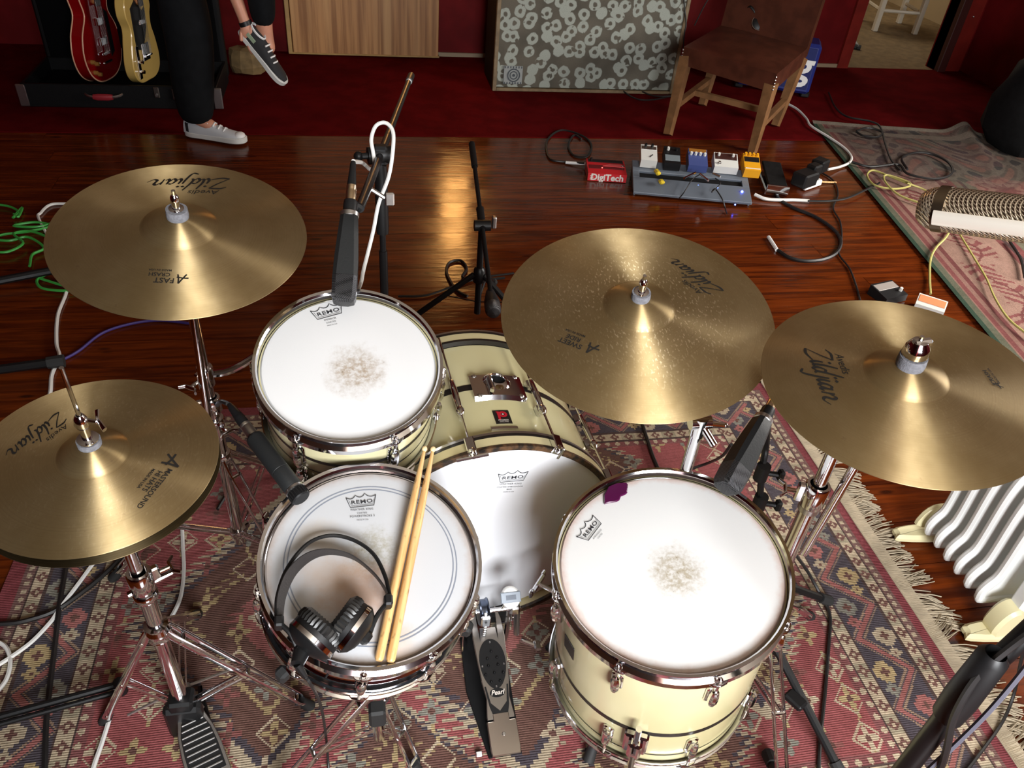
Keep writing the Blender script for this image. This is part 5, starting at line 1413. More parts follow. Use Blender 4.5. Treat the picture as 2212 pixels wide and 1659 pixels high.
cb = cm-fdv*.028
for k in range(9):
    p = cb+V(0, 0, .028-.010*k)-fdv*(.006-.0009*(k-4)**2*.4)
    MB().box(p, (.008, .006, .009), b=.0018).build('chain_link', MT['steel'], parent=T)
MB().box(cm-fdv*.034+V(0, 0, .01), (.022, .010, .034), b=.003).build('chain_bracket', MT['chrome'], parent=T)
bs = px0+sdv*.032+V(0, 0, .155)
bt = bs-fdv*.055+V(0, 0, .075); bt = ray_dist(1103, 1290, bs, .10, False)
MB().cyl(bs, bt, .003, n=8).build('beater_shaft', MT['chrome'], parent=T)
Mbt = frame(bt, (CAM-bt).normalized()*.6-fdv*.4+V(0, 0, .4), sdv)
m = MB(); m.prism([(.021*math.cos(a), .024*math.sin(a)) for a in [2*PI*k/28 for k in range(28)]], -.016, .010, M=Mbt, bevel=.003)
bt_o = m.build('felt_beater', M_('white_felt', (.80, .79, .76), .9), parent=T)
MB().prism([(-.0225, -.011), (.0215, -.011), (.0215, .012), (-.0225, .012)], .006, .0125, M=Mbt, bevel=.002).build('grey_face', M_('pale_grey_plastic', srgb(140, 150, 162), .4), parent=bt_o)
text_mb(MB().box((0, 0, .0128), (.022, .010, .001), M=Mbt), 'PEARL', .006, Mbt @ Matrix.Translation((0, 0, .0136))).build('embossed_label', M_('grey_ink', srgb(96, 104, 116), .5), parent=bt_o)
m = MB(); q = px0+sdv*.07+V(0, 0, .10); m.cyl(px0+sdv*.068+V(0, 0, .15), px0+sdv*.075+V(0, 0, .05), .0075, n=10); m.build('return_spring', MT['steel'], parent=T)
m = MB(); q = px0+sdv*.085+V(0, 0, .035)-fdv*.01; m.cyl(q, q+sdv*.03-fdv*.02, .006, n=8).box(q+sdv*.035-fdv*.022, (.016, .03, .016), b=.004); m.build('hoop_clamp_knob', MT['chrome'], parent=T)
# ================================================================== back of the room
def grain(name, c1, c2, c3, sx=(40, 40, 1.2), rough=.45):
    m, nt, b = nmat(name); c = coord(nt)
    g = noise(nt, scaled(nt, c, sx), 1.0, 4, .6, .4); g2 = noise(nt, scaled(nt, c, tuple(x*.25 for x in sx)), 1.0, 2)
    col = mix(nt, mapr(nt, g, .32, .68), c1, c2); col = mix(nt, mapr(nt, g2, .5, .75, 0, .7), col, c3)
    nt.links.new(col, b.inputs['Base Color']); b.inputs['Roughness'].default_value = rough; return m
MT['veneer'] = grain('streaky_wood_veneer', srgb(140, 94, 54), srgb(184, 134, 84), srgb(204, 160, 108))
MT['edge_wood'] = M_('pale_edge_wood', srgb(176, 140, 86), .5, var=.2, vscale=12)
Tp = thing('wood_panel', 'tall streaky brown wood panel leaning on the back wall', 'panel', V(.073, 5.86, 0))
MB().box((.085, 5.865, 1.02), (1.00, .035, 2.0), b=.003).build('board', MT['veneer'], parent=Tp)
MB().box((-.434, 5.862, 1.018), (.028, .045, 2.0), b=.003).build('edge_strip', MT['edge_wood'], parent=Tp)
MB().box((.073, 5.862, .0185), (1.04, .042, .012), b=.003).build('bottom_strip', MT['edge_wood'], parent=Tp)

# ---------------- speaker cabinet with leopard-print grille
def leopard():
    m, nt, b = nmat('leopard_print_grille_cloth'); c = coord(nt)
    wob = nt.nodes.new('ShaderNodeTexNoise'); nt.links.new(c, wob.inputs['Vector']); wob.inputs['Scale'].default_value = 22
    va = nt.nodes.new('ShaderNodeVectorMath'); va.operation = 'MULTIPLY_ADD'; nt.links.new(wob.outputs['Color'], va.inputs[0]); va.inputs[1].default_value = (.022, .022, .022); nt.links.new(c, va.inputs[2])
    sx = nt.nodes.new('ShaderNodeSeparateXYZ'); nt.links.new(va.outputs[0], sx.inputs[0]); cz = nt.nodes.new('ShaderNodeCombineXYZ'); nt.links.new(sx.outputs[0], cz.inputs[0]); nt.links.new(sx.outputs[2], cz.inputs[1])
    vo = nt.nodes.new('ShaderNodeTexVoronoi'); vo.voronoi_dimensions = '2D'; nt.links.new(cz.outputs[0], vo.inputs['Vector']); vo.inputs['Scale'].default_value = 12; vo.inputs['Randomness'].default_value = .85
    d = vo.outputs['Distance']
    ring = mth(nt, 'MULTIPLY', mapr(nt, d, .12, .20), mapr(nt, d, .40, .48, 1, 0))
    gap = mapr(nt, noise(nt, c, 24, 1), .30, .36)
    sp_ = nt.nodes.new('ShaderNodeSeparateColor'); nt.links.new(vo.outputs['Color'], sp_.inputs[0])
    full = mth(nt, 'GREATER_THAN', sp_.outputs[0], .72)
    dot = mth(nt, 'MULTIPLY', full, mapr(nt, d, .34, .44, 1, 0))
    msk = mth(nt, 'MAXIMUM', mth(nt, 'MULTIPLY', ring, gap), dot)
    fine = noise(nt, scaled(nt, c, (300, 1, 300)), 1, 1)
    bg = mix(nt, mapr(nt, noise(nt, c, 5, 2), .3, .7), srgb(82, 78, 68), srgb(102, 96, 84))
    col = mix(nt, msk, bg, srgb(164, 170, 160)); col = mix(nt, mapr(nt, fine, .4, .7, 0, .25), col, srgb(60, 58, 52))
    nt.links.new(col, b.inputs['Base Color']); b.inputs['Roughness'].default_value = .9; return m
AX0, AX1, AY, AH = .876, 2.125, 5.18, .92
Ta = thing('speaker_cabinet', 'large speaker cabinet with grey leopard-print grille', 'speaker cabinet', V((AX0+AX1)/2, AY, 0))
ac = (AX0+AX1)/2
MB().box((ac, AY+.20, AH/2+.006), (AX1-AX0, .36, AH), b=.008).build('body', M_('black_vinyl', (.006, .005, .005), .6, bmp=.3, bscale=200, spec=.2), parent=Ta)
gc = MB().box((0, 0, 0), (AX1-AX0-.05, .012, AH-.05)).build('grille_cloth', leopard(), parent=Ta, world=False); gc.location = (0, .012, AH/2+.006)
MT['oak'] = M_('aged_oak_trim', srgb(132, 112, 84), .5, var=.3, vscale=18)
for (c_, s_) in (((AX0+.0125, AY+.008, AH/2+.006), (.025, .03, AH)), ((AX1-.0125, AY+.008, AH/2+.006), (.025, .03, AH)), ((ac, AY+.008, .016), (AX1-AX0-.05, .03, .02)), ((ac, AY+.008, AH-.004), (AX1-AX0-.05, .03, .02))):
    MB().box(c_, s_, b=.003).build('trim_strip', MT['oak'], parent=Ta)
pc = aty(1108, 162, AY-.004)
bg_ = MB().box(pc, (.125, .008, .115), b=.003).build('badge', M_('grey_badge', srgb(150, 154, 152), .4), parent=Ta)
Mb3 = Matrix.Translation(pc+V(.004, -.006, 0)) @ Matrix.Rotation(PI/2, 4, 'X')
for (r0, r1) in ((.042, .036), (.026, .021), (.009, .0)):
    MB().lathe([(r1, .0), (r0, .0), (r0, .003), (r1, .003)] if r1 else [(0, .003), (r0, .003), (r0, 0)], 28, M=Mb3).build('badge_ring', M_('dark_badge_ink', srgb(66, 72, 78), .5), parent=bg_)
m = MB()
for k in range(7):
    m.box(pc+V(-.054+.018*k, -.0055, .050), (.006, .003, .012)); m.box(pc+V(-.054+.018*k, -.0055, -.050), (.006, .003, .012))
o = m.build('badge_marks', M_('dark_badge_ink2', srgb(66, 72, 78), .5), parent=bg_); o['kind'] = 'stuff'
tube_thing('guitar_lead', 'black cable hanging down the leopard-print cabinet by the chair', 'cable', [aty(1476, -40, AY-.05), aty(1478, 10, AY-.05), aty(1482, 50, AY-.06), aty(1477, 85, AY-.05), at(1470, 190, .02), at(1430, 212, .022), at(1380, 215, .022), at(1346, 196, .022), at(1352, 186, .05), at(1385, 197, .022), at(1420, 208, .03), at(1500, 205, .022)], .005, 'cable_black')
tube_thing('guitar_lead', 'thin black cable slanting across the top of the cabinet', 'cable', [aty(1535, -10, AY-.05), aty(1520, 15, AY-.05), aty(1500, 55, AY-.04)], .004, 'cable_black')

# ---------------- open guitar case standing as a rack
MT['tolex'] = M_('black_case_vinyl', (.005, .005, .0055), .5, bmp=.3, bscale=180, spec=.2)
MT['plush'] = M_('black_plush', (.003, .003, .0035), .95, spec=.05)
cA, cB = at(58, 236), at(400, 236)
CX0, CX1, CYF = -1.80, -.78, 4.74
Tc = thing('guitar_case', 'open black hard case used as a guitar rack', 'guitar case', V((CX0+CX1)/2, CYF+.25, 0))
cm_ = (CX0+CX1)/2; W_ = CX1-CX0
for (c_, s_, nm) in (((cm_, CYF+.01, .071), (W_, .02, .125), 'front_panel'), ((cm_, CYF+.49, .07), (W_, .02, .125), 'rear_panel'), ((CX0+.01, CYF+.25, .07), (.02, .46, .125), 'side_panel'), ((CX1-.01, CYF+.25, .07), (.02, .46, .125), 'side_panel'), ((cm_, CYF+.25, .022), (W_-.04, .46, .02), 'bottom_panel')):
    MB().box(c_, s_, b=.003).build(nm, MT['tolex'], parent=Tc)
MB().box((cm_, CYF+.25, .05), (W_-.045, .455, .035), b=.01).build('plush_lining', MT['plush'], parent=Tc)
MB().box((cm_, CYF+.54, .60), (W_, .07, 1.15), b=.012).build('lid', MT['tolex'], parent=Tc)
MB().box((cm_, CYF+.50, .62), (W_-.06, .02, 1.05), b=.006).build('lid_lining', MT['plush'], parent=Tc)
hz = aty(224, 203, CYF-.01)
m = MB(); m.tube(spline([hz+V(-.095, 0, 0), hz+V(-.08, -.018, -.004), hz+V(-.045, -.026, -.008), hz+V(.045, -.026, -.008), hz+V(.08, -.018, -.004), hz+V(.095, 0, 0)], 4), .008, 8); m.build('handle', MT['steel'], parent=Tc)
MB().tube([hz+V(-.05, -.026, -.008), hz+V(-.025, -.027, -.009), hz+V(.025, -.027, -.009), hz+V(.05, -.026, -.008)], [.014, .018, .018, .014], 10).build('handle_grip', M_('red_grip', srgb(150, 38, 48), .5), parent=Tc)
for (px_, py_) in ((338, 200), (378, 204)):
    q = aty(px_, py_, CYF-.004)
    lt = MB().box(q, (.03, .012, .06), b=.004).build('latch', M_('dark_nickel', (.22, .20, .18), .35, 1.0), parent=Tc); MB().cyl(q+V(0, -.008, -.012), q+V(0, -.012, -.012), .007, n=10).build('latch_pin', MT['steel'], parent=lt)
for xx in (CX0, CX1):
    MB().box((xx, CYF+.002, .07), (.05, .012, .12), b=.005).build('corner_guard', MT['steel'], parent=Tc)

# ---------------- guitars
def outline(pts, k=5): return [(p.x, p.y) for p in spline([V(x, y, 0) for x, y in pts], k, closed=True)]
ES = [(0, 0), (.10, .012), (.175, .06), (.205, .14), (.185, .225), (.135, .29), (.125, .325), (.145, .38), (.155, .43), (.135, .475), (.095, .49), (.06, .455), (.03, .415), (-.03, .415), (-.06, .455), (-.095, .49), (-.135, .475), (-.155, .43), (-.145, .38), (-.125, .325), (-.135, .29), (-.185, .225), (-.205, .14), (-.175, .06), (-.10, .012)]
TE = [(0, 0), (.09, .004), (.15, .04), (.165, .10), (.145, .18), (.12, .24), (.125, .29), (.145, .33), (.13, .375), (.09, .385), (.065, .35), (.035, .325), (-.03, .36), (-.06, .395), (-.11, .41), (-.15, .37), (-.155, .31), (-.125, .25), (-.145, .18), (-.165, .10), (-.15, .04), (-.09, .004)]
def guitar(name, label, base, n, pts, th, body, binding, hollow, gs=1.15):
    n = Vector(n).normalized(); up = V(-.05, .10, 1); up = (up-n*up.dot(n)).normalized(); x = up.cross(n)
    M = Matrix((x*gs, up*gs, n*gs)).transposed().to_4x4(); M.translation = base
    T = thing(name, label, 'guitar', M)
    P = outline(pts); MB().prism(P, -th/2, th/2, bevel=.004).build('body', body, parent=T, world=False, ang=25)
    top = max(p[1] for p in P)
    if binding:
        for z in (-th/2+.002, th/2-.002): MB().tube([V(px_, py_, z) for px_, py_ in P], .0034, 6, closed=True).build('binding', binding, parent=T, world=False)
    MB().box((0, .60, th/2+.001), (.054, .50, .022), b=.006).build('neck', MT['maple'], parent=T, world=False)
    MB().box((0, .57, th/2+.014), (.050, .46, .006), b=.001).build('fingerboard', M_('dark_rosewood', (.02, .012, .009), .5), parent=T, world=False)
    hs = MB().prism([(-.035, .84), (.035, .84), (.05, .93), (.03, 1.02), (-.03, 1.02), (-.045, .93)], th/2-.012, th/2+.004, bevel=.002).build('headstock', MT['black_plastic'] if hollow else MT['maple'], parent=T, world=False)
    for s_ in (-1, 1):
        for k in range(3): MB().cyl((s_*.03, .87+.05*k, th/2+.004), (s_*.03, .87+.05*k, th/2+.014), .005, n=8).build('tuning_peg', MT['chrome'], parent=hs, world=False)
    for k in range(6):
        xx = -.026+.0104*k; MB().cyl((xx, .12, th/2+.018), (xx*.8, .85, th/2+.016), .0008, n=4).build('string', MT['steel'], parent=T, world=False)
    return T, M, th
cream_b = M_('cream_binding', srgb(206, 160, 130), .4)
redm = M_('cherry_gloss', srgb(128, 6, 10), .16, coat=.8)
gb = aty(172, 178, 4.80); gb = V(-1.44, 5.0, .085)
Tg, Mg, th = guitar('electric_guitar', 'glossy cherry red hollow-body guitar with cream binding in the case', gb, (.985, -.17, 0), ES, .058, redm, cream_b, True)
for y_ in (.18, .27): MB().box((0, y_, th/2+.006), (.07, .034, .012), b=.003).build('pickup', MT['chrome'], parent=Tg, world=False)
MB().box((0, .125, th/2+.010), (.08, .012, .012), b=.003).build('bridge', MT['chrome'], parent=Tg, world=False)
MB().box((0, .085, th/2+.010), (.085, .013, .014), b=.004).build('tailpiece', MT['chrome'], parent=Tg, world=False)
for (a, b_) in ((-.14, .06), (-.10, .045), (-.15, .11), (-.11, .095)): MB().lathe([(0, .016), (.009, .016), (.011, 0)], 14, M=Matrix.Translation((a, b_, th/2))).build('knob', M_('amber_knob', (.25, .12, .03), .2), parent=Tg, world=False)
MB().prism([(.06, .10), (.10, .12), (.09, .3), (.055, .32)], th/2+.008, th/2+.010).build('pickguard', MT['black_plastic'], parent=Tg, world=False)
ylw = M_('butterscotch_cream', srgb(196, 164, 92), .3, coat=.4)
Tg, Mg, th = guitar('electric_guitar', 'cream solid-body guitar with black pickguard in the case', V(-1.20, 4.96, .10), (.985, -.17, 0), TE, .046, ylw, None, False)
MB().prism([(-.10, .16), (-.03, .145), (.02, .2), (.05, .24), (.06, .33), (.03, .315), (-.04, .37), (-.10, .34)], th/2, th/2+.003).build('pickguard', MT['black_plastic'], parent=Tg, world=False)
MB().box((-.008, .27, th/2+.008), (.07, .022, .012), b=.004).build('pickup', MT['chrome'], parent=Tg, world=False)
MB().box((-.008, .135, th/2+.004), (.085, .08, .006), b=.002).build('bridge_plate', MT['chrome'], parent=Tg, world=False)
for k in range(3): MB().cyl((-.035+.028*k, .118, th/2+.010), (-.012+.028*k, .118, th/2+.010), .006, n=8).build('saddle', MT['chrome'], parent=Tg, world=False)
MB().box((-.105, .10, th/2+.003), (.03, .15, .004), b=.001).build('control_plate', MT['chrome'], parent=Tg, world=False)
for y_ in (.06, .105): MB().lathe([(0, .02), (.009, .02), (.010, 0)], 14, M=Matrix.Translation((-.105, y_, th/2+.004))).build('knob', MT['chrome'], parent=Tg, world=False)

# ---------------- paper bag behind the raised foot
m = MB(); bp = at(535, 172); rng = random.Random(2)
vs, fs = [], []; rings = [(.02, .085), (.06, .10), (.12, .095), (.16, .08), (.175, .045)]
for (z, r) in rings:
    for i in range(10):
        a = 2*PI*i/10; rr = r*(1+rng.uniform(-.12, .12)); vs.append(V(bp.x+rr*math.cos(a)*1.15, bp.y+.1+rr*math.sin(a)*.8, z+rng.uniform(-.008, .008)))
for k in range(4):
    for i in range(10): fs.append((k*10+i, k*10+(i+1) % 10, (k+1)*10+(i+1) % 10, (k+1)*10+i))
fs += [tuple(range(10))[::-1], tuple(range(40, 50))]
m.add(vs, fs); tag(m.build('paper_bag', M_('brown_paper', srgb(134, 110, 72), .8, var=.35, vscale=16), origin=(bp.x, bp.y+.1, .005), ang=10), 'crumpled tan paper bag on the carpet behind the raised sneaker', 'bag')

# ---------------- chair
MT['leather'] = M_('brown_leather', srgb(84, 44, 30), .38, var=.35, vscale=9, bmp=.2, bscale=120)
MT['chair_wood'] = M_('varnished_beech', srgb(134, 96, 62), .4, var=.3, vscale=12)
zS = .47
cFL, cFR, cBR, cBL = V(1.90, 4.60, 0), V(2.27, 4.12, 0), V(2.74, 4.68, 0), V(2.37, 5.16, 0)
cen = (cFL+cFR+cBR+cBL)/4
T = thing('dining_chair', 'brown leather chair with wooden legs by the leopard-print cabinet', 'chair', cen)
def quad_slab(mb, C, z0, z1, puff=0.0, n=8):
    vs, fs = [], []
    for i in range(n+1):
        for j in range(n+1):
            u, v = i/n, j/n; p = (C[0]*(1-u)+C[1]*u)*(1-v)+(C[3]*(1-u)+C[2]*u)*v
            vs.append(V(p.x, p.y, z1+puff*math.sin(PI*u)**.6*math.sin(PI*v)**.6))
    for i in range(n):
        for j in range(n): fs.append((i*(n+1)+j, (i+1)*(n+1)+j, (i+1)*(n+1)+j+1, i*(n+1)+j+1))
    b = len(vs); ring = [i*(n+1) for i in range(n)]+[n*(n+1)+j for j in range(n)]+[(n-i)*(n+1)+n for i in range(n)]+[n-j for j in range(n)]
    for k in ring: vs.append(V(vs[k].x, vs[k].y, z0))
    L_ = len(ring)
    for k in range(L_): fs.append((ring[k], b+k, b+(k+1) % L_, ring[(k+1) % L_]))
    fs.append(tuple(range(b, b+L_))); mb.add(vs, fs); return mb
quad_slab(MB(), [cFL, cFR, cBR, cBL], zS-.10, zS, .022).build('seat', MT['leather'], parent=T, ang=50)
feet = dict(a=(cFL.lerp(cen, .07), V(1.835, 4.42, 0)), b=(cFR.lerp(cen, .07), V(2.285, 4.185, 0)), c=(cBR.lerp(cen, .07), V(2.62, 4.60, 0)), d=(cBL.lerp(cen, .07), V(2.26, 4.96, 0)))
def post(p0, p1, w0, w1, name, mat):
    d = (p1-p0).normalized(); M = frame(p0, d, (cFR-cFL)); L = (p1-p0).length; h0, h1 = w0/2, w1/2
    m = MB(); vs = [V(x*h, y*h, z) for z, h in ((0, h0), (L, h1)) for x, y in ((-1, -1), (1, -1), (1, 1), (-1, 1))]
    m.add(vs, [(0, 3, 2, 1), (4, 5, 6, 7), (0, 1, 5, 4), (1, 2, 6, 5), (2, 3, 7, 6), (3, 0, 4, 7)], M); return m.build(name, mat, parent=T)
for k in 'abcd':
    tp_, ft = feet[k]; zf = .012 if ft.y > 4.38 else .001
    post(V(tp_.x, tp_.y, zS-.06), V(ft.x, ft.y, zf), .06, .042, 'leg', MT['chair_wood'])
def lp(k, z):
    tp_, ft = feet[k]; q = z/(zS-.06); return V(ft.x+(tp_.x-ft.x)*q, ft.y+(tp_.y-ft.y)*q, z)
post(lp('a', .16), lp('d', .16), .035, .035, 'stretcher', MT['chair_wood']); post(lp('b', .16), lp('c', .16), .035, .035, 'stretcher', MT['chair_wood'])
post(lp('a', .16).lerp(lp('d', .16), .5), lp('b', .16).lerp(lp('c', .16), .5), .032, .032, 'stretcher', MT['chair_wood'])
bk = V(.10, .10, 0); m = MB()
quad = [cBR+V(-.02, -.02, 0), cBL+V(-.02, -.02, 0)]
vs = []
for z, o_ in ((zS-.06, 0), (zS+.25, .3), (zS+.55, .75)):
    for p, s_ in ((cBR, 0), (cBL, 0)):
        vs += [V(p.x, p.y, z)+bk*o_-V(.035, .04, 0), V(p.x, p.y, z)+bk*o_+V(.02, .024, 0)]
fs = []
for k in range(2):
    a = 4*k; fs += [(a, a+2, a+6, a+4), (a+3, a+1, a+5, a+7), (a+1, a, a+4, a+5), (a+2, a+3, a+7, a+6)]
fs += [(0, 1, 3, 2), (8, 10, 11, 9)]
m.add(vs, fs).build('backrest', MT['leather'], parent=T, ang=25)
for k in 'bc':
    tp_, ft = feet[k]
for k, c_ in (('b', cFR), ('a', cFL)):
    for q in range(5):
        p = c_+V(.0, .0, zS-.085+.017*q); d = (c_-cen).normalized(); MB().sphere(V(p.x, p.y, p.z)+d*.001, .006, 6, 4).build('stud', MT['steel'], parent=T)
# headphones on the chair seat
hq = at(1637, 62, zS+.03)
T = thing('headphones', 'black headphones with a silver ring lying on the chair seat', 'headphones', V(hq.x, hq.y, zS+.02))
Mh = frame(V(hq.x, hq.y, zS+.062), V(-.25, -.8, .55), (1, 0, 0))
cu = MB().lathe([(0, .018), (.030, .018), (.044, .010), (.046, -.01), (.04, -.02), (0, -.02)], 28, M=Mh).build('ear_cup', MT['black_plastic'], parent=T)
MB().lathe([(.0455, .004), (.048, .004), (.048, .011), (.0455, .011)], 32, M=Mh, closed=True).build('silver_ring', MT['chrome'], parent=cu)
Mh2 = frame(V(hq.x+.14, hq.y+.12, zS+.055), V(.6, .2, .6), (1, 0, 0))
MB().lathe([(0, .018), (.030, .018), (.044, .010), (.046, -.01), (.04, -.02), (0, -.02)], 28, M=Mh2).build('ear_cup', MT['black_plastic'], parent=T)
MB().tube(spline([Mh @ V(0, .03, 0), Mh @ V(-.06, .1, .02), V(hq.x-.02, hq.y+.17, zS+.06), V(hq.x+.1, hq.y+.22, zS+.06), Mh2 @ V(0, .03, 0)], 6), .008, 8, flat=(1, .5)).build('headband', MT['black_plastic'], parent=T)
P = [V(hq.x+.10+.06*math.cos(k*1.0+.3)*(1+.2*math.sin(k*2.3)), hq.y+.09+.055*math.sin(k*1.0+.3), zS+.035+.008*k) for k in range(14)]
tube_thing('headphone_cable', 'coiled black headphone cable on the chair seat', 'cable', P, .004, 'cable_black')

# ---------------- small blue amplifier behind the chair
bl, br_ = at(1592, 203), at(1738, 213)
dx = (V(3.10, 5.13, 0)-V(2.64, 5.34, 0)).normalized(); nf = V(dx.y, -dx.x, 0); nf = nf if nf.y < 0 else -nf
MBl = Matrix((dx, -nf, V(0, 0, 1))).transposed().to_4x4(); MBl.translation = V(2.64, 5.34, .005)
T = thing('guitar_amplifier', 'small blue box amplifier with white lettering behind the chair', 'amplifier', MBl)
MT['blue_vinyl'] = M_('deep_blue_vinyl', srgb(28, 40, 112), .5, bmp=.2, bscale=150)
MB().box((.26, .11, .195), (.50, .22, .33), b=.02).build('cabinet', MT['blue_vinyl'], parent=T, world=False)
MB().box((.26, -.002, .20), (.45, .008, .27), b=.003).build('grille', M_('dark_blue_cloth', srgb(24, 34, 92), .8), parent=T, world=False)
text_mb(MB(), 'ug', .25, Matrix.Translation((.36, -.008, .215)) @ Matrix.Rotation(PI/2, 4, 'X'), bold=.025, shear=.12).build('lettering', MT['white_plastic'], parent=T, world=False)
for x in (.03, .49):
    MB().box((x, .11, .022), (.06, .18, .034), b=.008).build('foot', MT['black_plastic'], parent=T, world=False)
m = MB(); m.tube(spline([V(.16, .11, .36), V(.18, .11, .385), V(.34, .11, .385), V(.36, .11, .36)], 4), .011, 8); m.build('handle', MT['black_plastic'], parent=T, world=False)

# ---------------- next room: white chair and black stand
wn = V(4.95, 7.0, 0)
T = thing('white_chair', 'white painted chair in the room beyond the doorway', 'chair', V(5.05, 7.35, 0))
MT['white_paint'] = M_('white_paint', srgb(212, 200, 176), .45)
for (x, y) in ((4.78, 7.12), (5.16, 7.06), (4.86, 7.52), (5.24, 7.46)): MB().box((x, y, .225), (.045, .045, .45), b=.005).build('leg', MT['white_paint'], parent=T)
MB().box((5.01, 7.29, .47), (.46, .50, .04), b=.01, M=None).build('seat', MT['white_paint'], parent=T)
for (a, b_) in (((4.78, 7.12), (5.16, 7.06)), ((4.78, 7.12), (4.86, 7.52)), ((5.16, 7.06), (5.24, 7.46))): MB().tube([V(*a, .18), V(*b_, .18)], .015, 6).build('stretcher', MT['white_paint'], parent=T)
MB().box((5.05, 7.52, .75), (.44, .03, .5), b=.008).build('backrest', MT['white_paint'], parent=T)
sF = at(1853, 108); sT = aty(1812, -10, sF.y)
T = thing('instrument_stand', 'black folding stand leg just inside the doorway', 'stand', V(sF.x-.1, sF.y+.1, 0))
MB().tube([sF+V(.0, 0, .015), at(1810, 45, .12), aty(1805, -30, sF.y-.02)+V(0, 0, .1)], .02, 8).build('front_leg', MT['black_metal'], parent=T)
MB().tube([sF+V(.02, 0, .018), sF+V(-.16, .14, .018)], .022, 8).build('foot_bar', MT['rubber'], parent=T)
MB().tube([at(1862, 12), aty(1848, -25, 7.0)], .015, 8).build('rear_leg', MT['black_metal'], parent=T)
# ================================================================== the person pulling on a sneaker
def skin(name, pts, edges, mat, parent, root, sub=2, mirror=None):
    names = list(pts); me = bpy.data.meshes.new(name)
    me.from_pydata([tuple(pts[n][0]) for n in names], [(names.index(a), names.index(b)) for a, b in edges], [])
    o = bpy.data.objects.new(name, me); COL.objects.link(o)
    md = o.modifiers.new('skin', 'SKIN'); md.use_smooth_shade = True; md.branch_smoothing = .3
    if not me.skin_vertices: me.skin_vertices.new()
    for i, n in enumerate(names):
        r = pts[n][1]; sv = me.skin_vertices[0].data[i]; sv.radius = (r, r) if not hasattr(r, '__len__') else r; sv.use_root = (n == root)
    s_ = o.modifiers.new('sub', 'SUBSURF'); s_.levels = sub; s_.render_levels = sub
    dg = bpy.context.evaluated_depsgraph_get(); ev = bpy.data.meshes.new_from_object(o.evaluated_get(dg))
    bpy.data.objects.remove(o); bpy.data.meshes.remove(me)
    ev.name = name; out = bpy.data.objects.new(name, ev); COL.objects.link(out)
    ev.materials.clear(); ev.materials.append(mat)
    ev.polygons.foreach_set('use_smooth', [True]*len(ev.polygons))
    if parent is not None:
        ev.transform(WM[parent.name].inverted()); out.parent = parent
    WM[out.name] = WM[parent.name].copy() if parent else Matrix()
    return out
heel, toe = V(-.90, 4.345, .012), V(-.60, 4.245, .012)
fdir = (toe-heel).normalized()
hu, tu = aty(517, 68, 4.24), aty(606, 176, 4.17)
udir = (tu-hu).normalized()
TPn = thing('person', 'person in dark trousers standing on one leg, pulling on a black sneaker', 'person', V(-.80, 4.33, 0))
pel = V(-.76, 4.38, .92)
ank1 = V(-.845, 4.33, .11); kn1 = V(-.80, 4.33, .50); hp1 = V(-.83, 4.37, .88)
ank2 = aty(574, 88, 4.25); kn2 = aty(556, -75, 4.22); hp2 = V(-.66, 4.33, .90)
wr = aty(528, 45, 4.21); el = aty(476, -95, 4.24); sh = V(-.66, 4.20, 1.30)
sk = M_('skin', srgb(198, 138, 112), .5, var=.12, vscale=12)
hdir = (aty(548, 92, 4.20)-wr).normalized()
B = {'pel': (pel, .12), 'belly': (V(-.74, 4.34, 1.06), .12), 'chest': (V(-.70, 4.27, 1.24), .13), 'neck': (V(-.64, 4.16, 1.40), .055), 'jaw': (V(-.61, 4.10, 1.46), .07), 'head': (V(-.60, 4.06, 1.55), .10), 'crown': (V(-.60, 4.05, 1.63), .07),
     'hp1': (hp1, .09), 'kn1': (kn1, .055), 'an1': (ank1, .04), 'ft1': (ank1+fdir*.12+V(0, 0, -.05), .035),
     'hp2': (hp2, .09), 'kn2': (kn2, .055), 'an2': (ank2, .040), 'ft2': (ank2.lerp(tu, .35), .036),
     'shA': (sh, .055), 'elA': (el, .04), 'wrA': (wr, .027), 'palm': (wr+hdir*.06, .034),
     'shB': (V(-.86, 4.33, 1.32), .055), 'elB': (V(-.90, 4.26, 1.06), .04), 'wrB': (V(-.70, 4.10, .95), .028), 'palmB': (V(-.64, 4.08, .94), .032)}
Eg = [('pel', 'belly'), ('belly', 'chest'), ('chest', 'neck'), ('neck', 'jaw'), ('jaw', 'head'), ('head', 'crown'), ('pel', 'hp1'), ('hp1', 'kn1'), ('kn1', 'an1'), ('an1', 'ft1'), ('pel', 'hp2'), ('hp2', 'kn2'), ('kn2', 'an2'), ('an2', 'ft2'),
      ('chest', 'shA'), ('shA', 'elA'), ('elA', 'wrA'), ('wrA', 'palm'), ('chest', 'shB'), ('shB', 'elB'), ('elB', 'wrB'), ('wrB', 'palmB')]
side = hdir.cross(V(0, -1, 0)).normalized()
for k in range(4):                               # fingers curled round the heel of the shoe
    b0 = wr+hdir*(.085+.004*k)+side*(.028-.018*k); L_ = (.036, .042, .040, .030)[k]
    B['f%da' % k] = (b0, .0095); B['f%db' % k] = (b0+hdir*L_+V(0, -.012, 0), .0088); B['f%dc' % k] = (b0+hdir*(L_+.018)+V(0, .016, -.012), .0078)
    Eg += [('palm', 'f%da' % k), ('f%da' % k, 'f%db' % k), ('f%db' % k, 'f%dc' % k)]
B['t0'] = (wr+hdir*.04+side*.036+V(0, -.01, 0), .010); B['t1'] = (wr+hdir*.078+side*.05+V(0, -.018, 0), .0085); Eg += [('palm', 't0'), ('t0', 't1')]
skin('body', B, Eg, sk, TPn, 'pel', 2)
trm = M_('charcoal_trousers', (.005, .0055, .0065), .9, var=.3, vscale=20, bmp=.3, bscale=40, spec=.15)
cuff1 = ank1+V(.0, 0, .0); cuff2 = ank2.lerp(kn2, .17)
